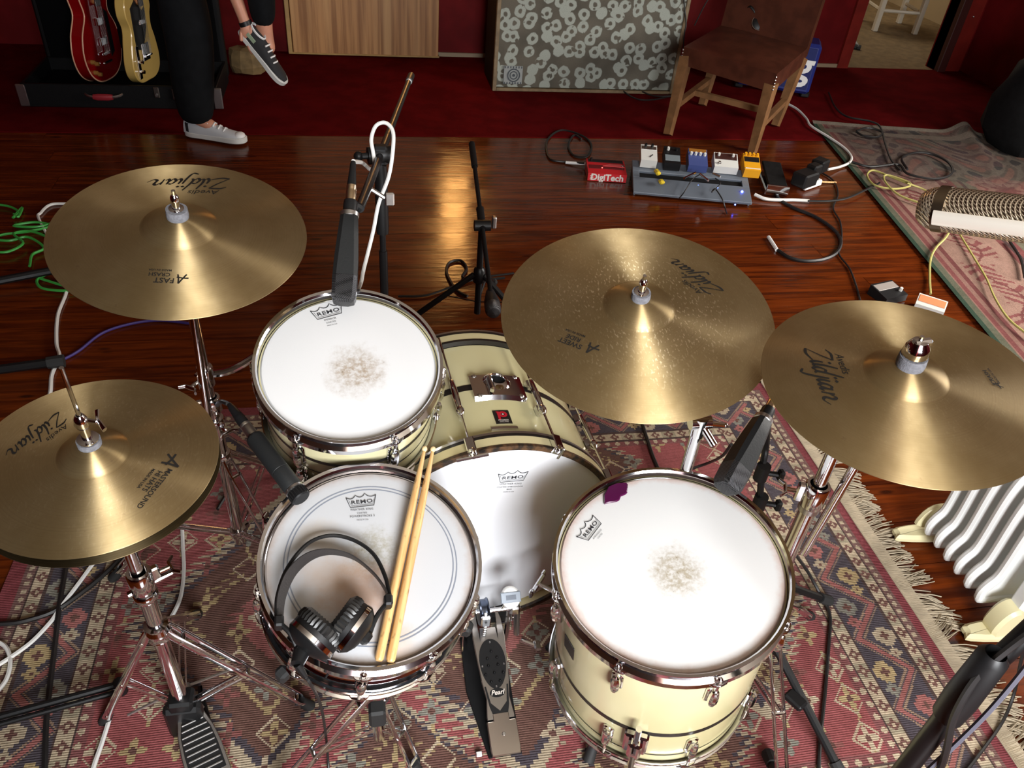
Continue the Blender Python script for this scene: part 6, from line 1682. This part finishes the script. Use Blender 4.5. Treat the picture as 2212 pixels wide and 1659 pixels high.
TR_ = {'pel': (pel+V(0, 0, .02), .155), 'w': (pel+V(0, -.01, .12), .135), 'h1': (hp1+V(0, 0, -.02), .125), 'm1': (hp1.lerp(kn1, .55), .13), 'k1': (kn1, .125), 'c1': (kn1.lerp(ank1, .55), .115), 'e1': (ank1+V(0.01, 0, -.035), .088),
       'h2': (hp2, .115), 'm2': (hp2.lerp(kn2, .5), .10), 'k2': (kn2, .085), 'c2': (kn2.lerp(cuff2, .6), .068), 'e2': (cuff2, .058)}
skin('trousers', TR_, [('pel', 'w'), ('pel', 'h1'), ('h1', 'm1'), ('m1', 'k1'), ('k1', 'c1'), ('c1', 'e1'), ('pel', 'h2'), ('h2', 'm2'), ('m2', 'k2'), ('k2', 'c2'), ('c2', 'e2')], trm, TPn, 'pel')
SHT = {'b': (V(-.75, 4.36, .99), .145), 'c': (V(-.70, 4.27, 1.22), .155), 'n': (V(-.655, 4.18, 1.36), .08), 'a1': (sh, .075), 'a2': (sh.lerp(el, .55), .06), 'b1': (V(-.86, 4.33, 1.32), .075), 'b2': (V(-.885, 4.29, 1.17), .06)}
skin('shirt', SHT, [('b', 'c'), ('c', 'n'), ('c', 'a1'), ('a1', 'a2'), ('c', 'b1'), ('b1', 'b2')], M_('black_tee', (.012, .012, .014), .9), TPn, 'b')
hm = MB(); hm.sphere((-.60, 4.065, 1.585), .108, 20, 14, sc=(1, 1.05, .95)); hm.build('hair', M_('dark_brown_hair', (.02, .012, .008), .6, bmp=.6, bscale=90), parent=TPn)
for s_ in (-1, 1):
    MB().sphere((-.60+s_*.035, 3.963, 1.535), .013, 10, 6).build('eye', MT['white_plastic'], parent=TPn)
MB().sphere((-.60, 3.952, 1.505), .016, 10, 6, sc=(.8, 1.1, 1.3)).build('nose', sk, parent=TPn)
MB().sphere((-.60, 3.975, 1.465), .022, 10, 6, sc=(1.2, .5, .35)).build('mouth', M_('lips', srgb(160, 90, 84), .5), parent=TPn)
def shoe(M, L, upper, toecap, parent, laces=True):
    secs = [(0.0, .018), (.03, .034), (.10, .036), (.17, .040), (.23, .046), (.27, .042), (.295, .024)]; q = L/.30
    poly = [(x*q, w_*q) for x, w_ in secs]+[(x*q, -w_*q) for x, w_ in secs[::-1]]
    P = outline([(-.004*q, 0)]+[(x*q, -w_*q) for x, w_ in secs]+[(.303*q, 0)]+[(x*q, w_*q) for x, w_ in secs[::-1]], 3)
    T_ = MB().prism(P, 0, .026*q, M=M, bevel=.004).build('shoe_sole', M_('white_rubber', srgb(206, 206, 202), .5), parent=parent)
    prof = [(.0, .024, .075, .030), (.03, .034, .082, .03), (.08, .036, .085, .028), (.12, .037, .080, .026), (.17, .039, .062, .022), (.22, .042, .048, .018), (.265, .037, .042, .012), (.292, .02, .032, .008)]
    vs, fs = [], []; n = 12
    for (x, w_, h, tw) in prof:
        for i in range(n+1):
            a = PI*i/n; cy_ = math.cos(a); sz = math.sin(a)
            wd = w_*.96*(1-.35*sz*(1 if h > .07 else .3))
            vs.append(V(x*q, cy_*wd*q, (.022+(h-.022)*sz**.6)*q))
    for k in range(len(prof)-1):
        for i in range(n): fs.append((k*(n+1)+i, k*(n+1)+i+1, (k+1)*(n+1)+i+1, (k+1)*(n+1)+i))
    fs += [tuple(range(n+1))[::-1], tuple(range((len(prof)-1)*(n+1), len(prof)*(n+1)))]
    MB().add(vs, fs, M).build('shoe_upper', upper, parent=parent, ang=60)
    if laces:
        for k in range(4):
            x = (.125+.025*k)*q; h = (.084-.0085*k*1.05)*q
            MB().tube([M @ V(x, -.022*q, h-.010*q), M @ V(x+.004, 0, h+.002*q), M @ V(x, .022*q, h-.010*q)], .0042*q, 6).build('lace', MT['white_plastic'], parent=parent)
    if toecap:
        MB().sphere((.268*q, 0, .030*q), .030*q, 14, 8, M=M, sc=(.95, 1.05, .55)).build('toe_cap', MT['white_plastic'], parent=parent)
    MB().lathe([(.030*q, 0), (.034*q, .003), (.034*q, .010), (.030*q, .012)], 20, M=M @ Matrix.Translation((.055*q, 0, .078*q)) @ Matrix.Diagonal((1.35, .85, 1, 1)), closed=True).build('shoe_collar', MT['white_plastic'], parent=parent)
cnv = M_('black_canvas', (.014, .014, .016), .8)
wht = M_('off_white_canvas', srgb(186, 188, 192), .8)
shoe(frame(heel, V(0, 0, 1), fdir), .33, wht, True, TPn)
MB().lathe([(.033, .03), (.040, .032), (.038, .07), (.032, .075)], 20, M=frame(heel+fdir*.042, V(0, 0, 1), fdir), a0=PI*.55, a1=PI*1.45).build('black_heel', cnv, parent=TPn)
nrm = V(.78, -.35, .5); nrm = (nrm-udir*nrm.dot(udir)).normalized()
shoe(frame(hu, nrm, udir), (tu-hu).length*1.08, cnv, False, TPn)
MB().box((0, 0, 0), (.05, .003, .02), M=frame(hu, nrm, udir) @ Matrix.Translation((.06, -.034, .05)), b=.001).build('shoe_stripe', M_('pale_green_stripe', srgb(150, 168, 140), .6), parent=TPn)
wv_ = frame(wr+hdir*.012, hdir, side)
MB().lathe([(.027, -.010), (.031, -.010), (.031, .010), (.027, .010)], 20, M=wv_, closed=True).build('watch_strap', MT['black_plastic'], parent=TPn)
# ================================================================== pedals, adapters and cables on the floor
def stomp(name, label, M, w, d, h0, h1, col, parts, group=None):
    """stompbox: wedge body (h0 front, h1 back), local x right, y away"""
    T = thing(name, label, 'effects pedal', M, group)
    vs = [V(x*w/2, y*d/2, z) for x in (-1, 1) for (y, z) in ((-1, 0.003), (-1, h0), (1, h1), (1, .003))]
    MB().add(vs, [(0, 1, 2, 3), (7, 6, 5, 4), (0, 4, 5, 1), (1, 5, 6, 2), (2, 6, 7, 3), (3, 7, 4, 0)]).build('housing', col, parent=T, world=False)
    sl = math.atan2(h1-h0, d); top = Matrix.Translation((0, 0, (h0+h1)/2)) @ Matrix.Rotation(sl, 4, 'X')
    for (kind, a, b_, mt) in parts:
        if kind == 'knob': MB().lathe([(0, .016), (.0065, .016), (.0075, .002), (.0075, 0)], 12, M=top @ Matrix.Translation((a*w, b_*d, 0))).build('knob', mt, parent=T, world=False)
        if kind == 'switch': MB().lathe([(0, .013), (.0055, .013), (.006, .006), (.009, .005), (.009, 0)], 12, M=top @ Matrix.Translation((a*w, b_*d, 0))).build('foot_switch', MT['chrome'], parent=T, world=False)
        if kind == 'panel': MB().box((0, a*d, .0008), (w*.92, b_*d, .0025), M=top, b=.0008).build('panel', mt, parent=T, world=False)
        if kind == 'led': MB().sphere(top @ V(a*w, b_*d, .002), .0035, 8, 6).build('indicator', mt, parent=T, world=False)
        if kind == 'text': text_mb(MB(), a[0], a[1], top @ Matrix.Translation((a[2]*w, b_*d, .0026)), bold=.02).build('lettering', mt, parent=T, world=False)
        if kind == 'front': text_mb(MB(), a, b_, Matrix.Translation((0, -d/2-.0006, h0*.52)) @ Matrix.Rotation(PI/2, 4, 'X'), bold=.03).build('lettering', mt, parent=T, world=False)
    return T
C_ = lambda *c: M_('paint_%d_%d_%d' % c, srgb(*c), .35)
wp, kp_, rp = C_(216, 216, 210), MT['black_plastic'], C_(186, 28, 36)
yp, bp_, op = C_(224, 158, 30), C_(66, 78, 130), C_(226, 140, 96)
blue_led = M_('blue_light', (.02, .03, .5), .3, emit=(.05, .10, 1.0), estr=14)
red_led = M_('red_light', (.5, .02, .02), .3, emit=(1.0, .06, .05), estr=4)
def floor_frame(p0, p1, z=0.0):
    d = V(p1.x-p0.x, p1.y-p0.y, 0).normalized(); c = (p0+p1)/2; M = Matrix((d, V(-d.y, d.x, 0), V(0, 0, 1))).transposed().to_4x4(); M.translation = V(c.x, c.y, z); return M
# red pedal on its own
a, b_ = at(1271, 391), at(1349, 396); Mr_ = floor_frame(a, b_); Mr_ = Mr_ @ Matrix.Translation((0, .075, 0))
T = stomp('effects_pedal', 'red delay pedal on the floorboards left of the pedalboard', Mr_, .205, .15, .045, .062, rp, [('panel', -.05, .25, C_(96, 14, 20)), ('panel', .38, .2, kp_), ('knob', -.38, .38, kp_), ('led', -.12, -.12, red_led), ('switch', .43, .05, None), ('front', 'DigiTech', .048, wp)])
MB().prism([(-.02, .0), (.095, -.005), (.095, .03), (.02, .03)], .056, .058, M=None).build('arrow_mark', C_(226, 80, 84), parent=T, world=False)
for k in range(3):
    for j in range(2): MB().box((-.088+.012*j, -.0756, .013+.009*k), (.006, .001, .003)).build('logo_dash', wp, parent=T, world=False)
# pedalboard: sloping frame with a slot between two rails
a, b_ = at(1366, 425), at(1622, 449); MPb = floor_frame(a, b_); W_ = (b_-a).length
T = thing('pedalboard', 'grey slotted pedalboard with blue lights, holding five pedals', 'pedalboard', MPb)
MT['pb_grey'] = M_('slate_grey_metal', srgb(98, 106, 116), .45)
sl = math.atan2(.075, .30); MS = Matrix.Translation((0, 0, .020)) @ Matrix.Rotation(sl, 4, 'X')
MB().box((0, .065, 0), (W_, .13, .016), M=MS, b=.003).build('front_rail', MT['pb_grey'], parent=T, world=False)
MB().box((0, .225, 0), (W_, .09, .016), M=MS, b=.003).build('back_rail', MT['pb_grey'], parent=T, world=False)
MB().box((0, .155, -.008), (W_*.93, .055, .006), M=MS).build('dark_slot', MT['black_matte'], parent=T, world=False)
for s_ in (-1, 1):
    MB().box((s_*(W_/2-.018), .155, 0), (.036, .055, .016), M=MS, b=.002).build('end_rail', MT['pb_grey'], parent=T, world=False)
    MB().prism([(.02, 0), (.27, 0), (.27, .075), (.02, .014)], -.004, .004, M=Matrix.Translation((s_*(W_/2-.01), 0, .002)) @ Matrix(((0, 0, 1, 0), (1, 0, 0, 0), (0, 1, 0, 0), (0, 0, 0, 1)))).build('side_bracket', MT['pb_grey'], parent=T, world=False)
for (px_, py_, zz) in ((1603, 414, .05), (1550, 406, .05), (1508, 401, .05), (1588, 442, .03)):
    q = at(px_, py_, zz); MB().sphere(q, .0065 if px_ == 1603 else .004, 10, 6).build('light', blue_led, parent=T)
def on_board(px, zoff=.012):
    q = MPb.inverted() @ at(px, 375, .085); return MPb @ MS @ Matrix.Translation((q.x, .265, .010))
stomp('effects_pedal', 'white pedal with small black marks, leftmost on the pedalboard', on_board(1402), .085, .12, .05, .06, wp, [('panel', .28, .22, MT['steel']), ('knob', -.2, .4, kp_), ('knob', .2, .4, kp_), ('led', .12, -.22, kp_), ('led', .2, -.16, kp_), ('led', .05, -.28, kp_)], 'pedals on the pedalboard')
stomp('effects_pedal', 'black pedal with grey plate, second on the pedalboard', on_board(1452), .085, .13, .048, .058, kp_, [('panel', -.18, .35, C_(120, 130, 134)), ('knob', -.25, .3, wp), ('knob', .25, .3, kp_)], 'pedals on the pedalboard')
stomp('effects_pedal', 'blue pedal with four white knobs in mid pedalboard', on_board(1506), .10, .12, .045, .062, bp_, [('knob', -.36, .15, wp), ('knob', -.12, .15, wp), ('knob', .12, .15, wp), ('knob', .36, .15, wp), ('panel', .40, .2, C_(150, 100, 40))], 'pedals on the pedalboard')
stomp('effects_pedal', 'wide white pedal with a dark top beside the yellow one', on_board(1565), .125, .10, .045, .06, wp, [('panel', .25, .45, C_(60, 34, 30)), ('knob', -.3, .3, wp), ('knob', .3, .3, wp), ('switch', -.3, -.28, None)], 'pedals on the pedalboard')
stomp('effects_pedal', 'yellow pedal with four knobs at the right end of the board', on_board(1618), .085, .125, .05, .062, yp, [('panel', .15, .3, kp_), ('knob', -.36, .4, yp), ('knob', -.12, .4, yp), ('knob', .12, .4, yp), ('knob', .36, .4, yp), ('panel', -.4, .05, wp)], 'pedals on the pedalboard')
q = at(1420, 372, .10); tag(MB().box(q, (.028, .05, .022), b=.008).box(q+V(.012, -.05, -.03), (.03, .035, .022), b=.008).build('patch_plug', C_(214, 186, 50), origin=q), 'yellow flat patch plug between the white and black pedals', 'plug')
# patch leads
tube_thing('patch_cable', 'thin black patch cable looping over the front rail', 'cable', [at(1545, 385, .10), at(1556, 396, .09), at(1538, 415, .06), at(1545, 408, .07), at(1560, 430, .05), at(1566, 448, .015), at(1570, 462, .006)], .0032, 'cable_black')
tube_thing('patch_cable', 'thin black patch cable slanting across the left of the board', 'cable', [at(1510, 378, .11), at(1495, 388, .09), at(1480, 412, .06), at(1468, 428, .02)], .003, 'cable_black')
for (p, q_, lb_) in (((1478, 385), (1502, 373), 'chrome jack plug pointing up-right over the blue pedal'), ((1512, 376), (1530, 390), 'chrome jack plug pointing down-right over the blue pedal'), ((1540, 375), (1556, 382), 'chrome jack plug over the wide white pedal')):
    a, b_ = at(*p, .115), at(*q_, .115); tag(MB().cyl(a, b_, .006, n=10).build('jack_plug', MT['chrome'], origin=a), lb_, 'plug', group='jack plugs on the pedalboard')
# treadle pedal beside the board
a, b_ = at(1648, 424), at(1702, 430); Mw = floor_frame(a, b_)
T = thing('treadle_pedal', 'black treadle pedal with chrome front right of the pedalboard', 'effects pedal', Mw)
MB().box((0, .13, .02), (.12, .25, .034), b=.006).build('base', MT['chrome'], parent=T, world=False)
MB().box((0, .155, .052), (.105, .27, .016), M=Matrix.Rotation(.10, 4, 'X'), b=.006).build('treadle', MT['black_matte'], parent=T, world=False)
MB().box((0, .0, .045), (.12, .012, .045), b=.003).build('front_guard', MT['chrome'], parent=T, world=False)
# power adapters
ap = at(1742, 398); T = thing('power_strip', 'black power adapters plugged into a white strip on the floor', 'power adapter', ap)
MB().box((0, 0, 0), (.15, .055, .035), M=Matrix.Translation(ap+V(-.005, -.04, .022)) @ Matrix.Rotation(.5, 4, 'Z'), b=.006).build('strip', MT['white_plastic'], parent=T)
for (px_, py_, w_, d_, h_, rz) in ((1735, 396, .12, .09, .075, .5), (1768, 366, .08, .075, .07, .6), (1752, 385, .07, .06, .09, .5)):
    p = at(px_, py_, .05); MB().box((0, 0, 0), (w_, d_, h_), M=Matrix.Translation(V(p.x, p.y, .04+h_/2)) @ Matrix.Rotation(rz, 4, 'Z'), b=.008).build('adapter', MT['black_plastic'], parent=T)
tube_thing('extension_lead', 'white power cord curving from the chair to the adapters', 'cable', [at(1697, 222, .02), at(1722, 236, .022), at(1742, 256, .022), at(1752, 272, .022), at(1790, 296, .02), at(1822, 318, .02), at(1838, 336, .02), at(1836, 350, .02), at(1815, 360, .015), at(1788, 366, .03)], .0075, 'cable_white')
tube_thing('extension_lead', 'short white lead beside the treadle pedal', 'cable', [at(1630, 420, .02), at(1655, 430, .012), at(1690, 432, .012), at(1715, 432, .01), at(1748, 434, .01)], .0085, 'cable_white')
tube_thing('extension_lead', 'orange lead poking out beside the adapters', 'cable', [at(1760, 392, .02), at(1780, 393, .012), at(1806, 394, .008)], .005, 'hickory')
def cab(label, pts, r=.0055, mat='cable_black', z=.007, name='guitar_lead'):
    return tube_thing(name, label, 'cable', [at(p[0], p[1], p[2] if len(p) > 2 else z) for p in pts], r, mat)
cab('black lead looped on the boards left of the red pedal', [(1262, 352, .03), (1225, 350), (1190, 344), (1180, 320), (1186, 298), (1210, 282), (1240, 286), (1268, 300), (1278, 318), (1268, 338), (1240, 336), (1228, 315), (1240, 292), (1256, 300)], .006)
tag(MB().cyl(at(1222, 351, .012), at(1268, 354, .02), .008, n=8).build('jack_plug', MT['white_plastic'], origin=at(1222, 351, .012)), 'white jack plug entering the red pedal', 'plug')
cab('black lead curving over the boards below the pedalboard', [(1690, 395, .03), (1680, 425), (1712, 448), (1760, 468), (1800, 495), (1816, 520), (1808, 545), (1780, 560), (1740, 564), (1705, 556), (1680, 540)], .0085)
p0, p1 = at(1660, 512, .008), at(1678, 540, .008); tag(MB().cyl(p0, p1, .009, n=8).build('jack_plug', MT['white_plastic'], origin=p0), 'white jack plug at the end of the curved lead', 'plug')
cab('thin dark lead running down to the black pedal by the crash', [(1770, 370), (1800, 390), (1810, 420), (1800, 450), (1815, 480), (1818, 520), (1812, 548), (1835, 580), (1850, 620), (1858, 650)], .0045)
cab('dark lead running right from the white plug to the yellow coil', [(1746, 434), (1790, 434), (1830, 428), (1870, 410), (1900, 395)], .006, z=.02)
cab('black lead snaking over the rug end by the back wall', [(1790, 200, .02), (1805, 232, .02), (1830, 252, .03), (1880, 262, .045), (1902, 275, .04), (1912, 310, .03), (1925, 345, .03), (1945, 368, .03)], .006)
cab('black lead loop near the far edge of the floral rug', [(1850, 283, .04), (1875, 276, .04), (1905, 285, .04), (1895, 296, .03), (1865, 293, .03), (1850, 285, .03)], .007)
cab('large black cable loop on the grey end of the floral rug', [(1840, 350, .03), (1880, 360, .03), (1940, 355, .03), (1960, 375, .03), (2010, 386, .03), (2045, 382, .03), (2058, 368, .03), (2045, 348, .03), (2010, 332, .03), (1975, 330, .03), (1948, 342, .03), (1960, 366, .032)], .007)
cab('yellow cable coiled on the floral rug, ending at the white pedal', [(1975, 402, .03), (1920, 380, .03), (1885, 368, .03), (1873, 380, .03), (1890, 400, .03), (1930, 408, .03), (1965, 402, .035), (1960, 392, .04), (1915, 378, .04), (1912, 392, .04), (1940, 420, .03), (1985, 438, .03), (2030, 455, .03), (2055, 480, .03), (2045, 510, .03), (2022, 535, .03), (2010, 560, .025), (2008, 600, .012), (2010, 635, .02)], .0055, 'cable_yellow')
cab('pale yellow cable crossing the peach rug toward the right edge', [(1960, 396, .045), (2000, 412, .03), (2040, 445, .03), (2070, 500, .03), (2100, 550, .03), (2130, 600, .03), (2150, 645, .03), (2180, 690, .03), (2230, 730, .03)], .005, 'cable_yellow')
cab('dark cable at the right edge of the floral rug', [(2180, 520, .03), (2205, 560, .03), (2214, 600, .03)], .007)
cab('thin black wire lying along the right wall', [(2030, 128, .02), (2080, 132, .02), (2120, 160, .02), (2170, 200, .02), (2230, 240, .02)], .006)
# two pedals beyond the right crash
a, b_ = at(1876, 652), at(1950, 635); Mk_ = floor_frame(a, b_)
stomp('effects_pedal', 'black pedal with white panel on the floor behind the right crash', Mk_, .125, .10, .035, .05, kp_, [('panel', .22, .4, C_(150, 142, 136)), ('knob', .36, -.2, wp)])
a, b_ = at(1962, 668), at(2030, 690); Mk_ = floor_frame(a, b_)
stomp('effects_pedal', 'small white pedal with orange panel beside the floral rug', Mk_ @ Matrix.Translation((.01, .03, 0)), .115, .075, .04, .055, wp, [('panel', .1, .6, op)])
# black bag at the right wall
bq = at(2210, 345); m = MB(); rg = random.Random(4)
vs, fs = [], []
for k, (z, r) in enumerate(((.01, .20), (.10, .26), (.30, .27), (.50, .22), (.62, .10))):
    for i in range(14): a = 2*PI*i/14; rr = r*(1+rg.uniform(-.1, .1)); vs.append(V(bq.x+.10+rr*math.cos(a), bq.y+.18+rr*math.sin(a), z+rg.uniform(-.01, .01)))
for k in range(4):
    for i in range(14): fs.append((k*14+i, k*14+(i+1) % 14, (k+1)*14+(i+1) % 14, (k+1)*14+i))
fs += [tuple(range(14))[::-1], tuple(range(56, 70))]
m.add(vs, fs); tag(m.build('gig_bag', MT['black_matte'], origin=(bq.x+.1, bq.y+.18, 0.02)), 'black slumped bag on the floral rug at the right wall', 'bag')

# ---------------- oil-filled radiator
MT['rad'] = M_('white_radiator_enamel', srgb(222, 224, 222), .3)
MT['rad_cream'] = M_('cream_radiator_plastic', srgb(216, 208, 166), .35)
RX, RH = 1.535, .47
T = thing('oil_radiator', 'white oil-filled radiator with cream feet on the floorboards', 'radiator', V(RX+.1, 1.13, 0))
ys = [1.262-.046*k for k in range(7)]
def fin(y):
    m = MB()
    # outline in the xz plane: fluted front edge, rounded top
    O = [(RX+.02, .062), (RX+.004, .075), (RX, .10), (RX+.008, .125), (RX+.020, .15), (RX+.022, .20), (RX+.016, .32), (RX+.018, .39), (RX+.03, .435), (RX+.06, .462), (RX+.11, .47), (RX+.16, .455), (RX+.185, .42), (RX+.19, .12), (RX+.185, .08), (RX+.16, .062)]
    P = [V(x, y, z) for x, z in O]; P = spline(P, 3, closed=True)
    m.tube(P, .0125, 10, closed=True)
    vs = [p+V(0, s_*.004, 0) for s_ in (-1, 1) for p in P]; n = len(P)
    m.add(vs, [tuple(range(n))[::-1], tuple(range(n, 2*n))]); return m
for y in ys[:-1]: fin(y).build('fin', MT['rad'], parent=T)
ye = ys[-1]-.012
P = outline([(RX+.035, .10), (RX+.03, .25), (RX+.035, .40), (RX+.07, .455), (RX+.12, .462), (RX+.17, .44), (RX+.185, .38), (RX+.185, .12), (RX+.17, .085), (RX+.06, .085)], 4)
FZ = Matrix(((1, 0, 0, 0), (0, 0, 1, 0), (0, 1, 0, 0), (0, 0, 0, 1)))
MB().prism([(x, z) for x, z in P], ye-.028, ye+.012, M=FZ, bevel=.006).build('end_panel', MT['rad'], parent=T)
P2 = outline([(RX-.002, .03), (RX-.006, .07), (RX+.008, .112), (RX+.035, .125), (RX+.065, .10), (RX+.10, .075), (RX+.20, .07), (RX+.21, .05), (RX+.20, .025), (RX+.03, .02)], 4)
MB().prism(P2, ye-.036, ye+.016, M=FZ, bevel=.008).build('end_skirt', MT['rad_cream'], parent=T)
lb = MB().box((RX+.15, ye-.0385, .21), (.05, .006, .09), b=.002).build('control_label', MT['rad_cream'], parent=T)
MB().lathe([(0, .02), (.02, .02), (.024, 0)], 18, M=Matrix.Translation((RX+.12, ye-.03, .34)) @ Matrix.Rotation(PI/2, 4, 'X')).build('dial', MT['rad_cream'], parent=T)
MB().prism(outline([(RX+.005, .05), (RX-.01, .09), (RX+.02, .13), (RX+.10, .13), (RX+.18, .10), (RX+.18, .05)], 3), 1.285, 1.305, M=FZ, bevel=.005).build('rear_skirt', MT['rad_cream'], parent=T)
for (y, ex) in ((1.295, .0), (ye-.01, .0)):
    Q = outline([(RX-.055, y-.02), (RX-.06, y), (RX-.045, y+.024), (RX+.08, y+.03), (RX+.24, y+.025), (RX+.255, y), (RX+.24, y-.028), (RX+.08, y-.035)], 3)
    MB().prism(Q, .004, .032, bevel=.009).build('foot', MT['rad_cream'], parent=T)

# ---------------- left side of the floor
cab('bright green cable tangle beside the left crash, upper strand', [(-20, 440), (20, 446), (40, 458), (28, 470), (48, 448), (40, 468), (30, 462)], .0052, 'cable_green', .012)
cab('green cable strands behind the left crash, middle loop', [(120, 480), (80, 490), (30, 488), (75, 480), (110, 488), (60, 500), (10, 506), (-15, 515), (20, 520), (60, 512), (95, 535), (70, 550), (64, 575)], .0055, 'cable_green', .012)
cab('lowest green cable curve behind the left crash', [(-15, 545), (20, 543), (50, 525), (30, 505), (70, 500), (120, 520)], .0052, 'cable_green', .02)
cab('small green cable loop under the left crash rim', [(105, 590), (80, 605), (90, 622), (130, 628), (160, 625), (120, 612), (88, 602)], .0052, 'cable_green', .012)
cab('white cable running down from the left crash to the hi-hat', [(150, 440), (110, 442), (88, 460), (85, 475), (130, 560), (145, 620), (125, 680), (122, 740), (128, 770), (112, 810), (105, 860), (60, 940)], .0062, 'cable_white')
cab('purple cable curving across the dark boards', [(130, 780), (170, 758), (220, 720), (280, 700), (345, 692), (420, 700)], .005, 'cable_purple')
for (p, q_, lab) in (((-30, 612), (110, 585), 'black metal bar on the floor below the green cables'), ((-30, 802), (102, 784), 'black metal bar on the floor above the hi-hat')):
    a, b_ = at(*p, .03), at(*q_, .03); T = thing('stand_leg', lab, 'stand leg', V(b_.x, b_.y, 0))
    MB().cyl(a, b_, .016, n=10).build('tube', MT['black_metal'], parent=T); MB().cyl(b_, b_+(b_-a).normalized()*.05, .02, .022, n=10).build('rubber_end', MT['rubber'], parent=T)
cab('white cable sweeping across the rug below the hi-hat', [(-20, 1447), (30, 1415), (70, 1385), (108, 1345), (122, 1325), (140, 1300), (170, 1260), (205, 1212), (230, 1180)], .0052, 'cable_white', .013)
cab('white cable coil at the left edge of the rug', [(-20, 1380), (10, 1395), (22, 1425), (15, 1465), (-10, 1500)], .005, 'cable_white', .013)
cab('white cable falling behind the hi-hat stand', [(392, 1110), (395, 1180), (397, 1235), (390, 1290), (372, 1330), (355, 1352)], .0052, 'cable_white', .014)
cab('white cable beside the hi-hat pedal at the bottom edge', [(252, 1480), (240, 1540), (222, 1600), (200, 1665), (190, 1720)], .005, 'cable_white', .014)
cab('black cable crossing the rug vertically at lower left', [(150, 1180), (140, 1240), (128, 1310), (118, 1400), (108, 1480), (100, 1560), (96, 1680)], .0065, z=.014)
cab('black cable slanting under the hi-hat toward the left edge', [(370, 1000), (280, 1180), (150, 1300), (60, 1340), (-20, 1350)], .006, z=.013)
a, b_ = at(-30, 1556, .05), at(258, 1478, .05); T = thing('stand_leg', 'long black stand leg lying across the rug at lower left', 'stand leg', V(b_.x, b_.y, 0))
MB().cyl(a, b_, .008, n=10).build('tube', MT['black_metal'], parent=T)
d = V((b_-a).y, -(b_-a).x, 0).normalized()*.018; MB().cyl(a+d, b_+d, .006, n=10).build('brace_tube', MT['black_metal'], parent=T); MB().cyl(b_-V(0, 0, .03), b_+V(0, 0, .01), .012, n=10).build('hinge', MT['black_plastic'], parent=T)
cab('dark cable loop behind the short microphone stand', [(1010, 640), (985, 625), (965, 590), (970, 568), (995, 563), (1008, 580), (1000, 600), (1040, 605), (1090, 600)], .006)
cab('dark cable along the boards behind the rack tom', [(860, 640), (920, 638), (980, 618), (1040, 600), (1110, 590)], .0045)
cab('black snare microphone cable dropping behind the snare', [(492, 872, .62), (478, 868, .6), (468, 880, .5), (470, 920, .3), (480, 980, .05), (500, 1040, .013), (470, 1100, .013)], .0048, name='microphone_cable')
cab('black cable from the floor tom microphone across the rug', [(1580, 960, .3), (1560, 985, .2), (1530, 1000, .05), (1490, 1015, .013), (1450, 1040, .013)], .0045, name='microphone_cable')
cab('black cable on the rug behind the ride stand', [(1330, 860), (1380, 905), (1395, 940), (1410, 985), (1425, 1020)], .006, z=.013)
tag(MB().box(at(1035, 1629, .012), (.012, .010, .006), b=.001, M=None).build('paper_scrap', MT['white_plastic'], origin=at(1035, 1629, .009)), 'tiny white paper scrap on the rug beside the pedal', 'scrap')
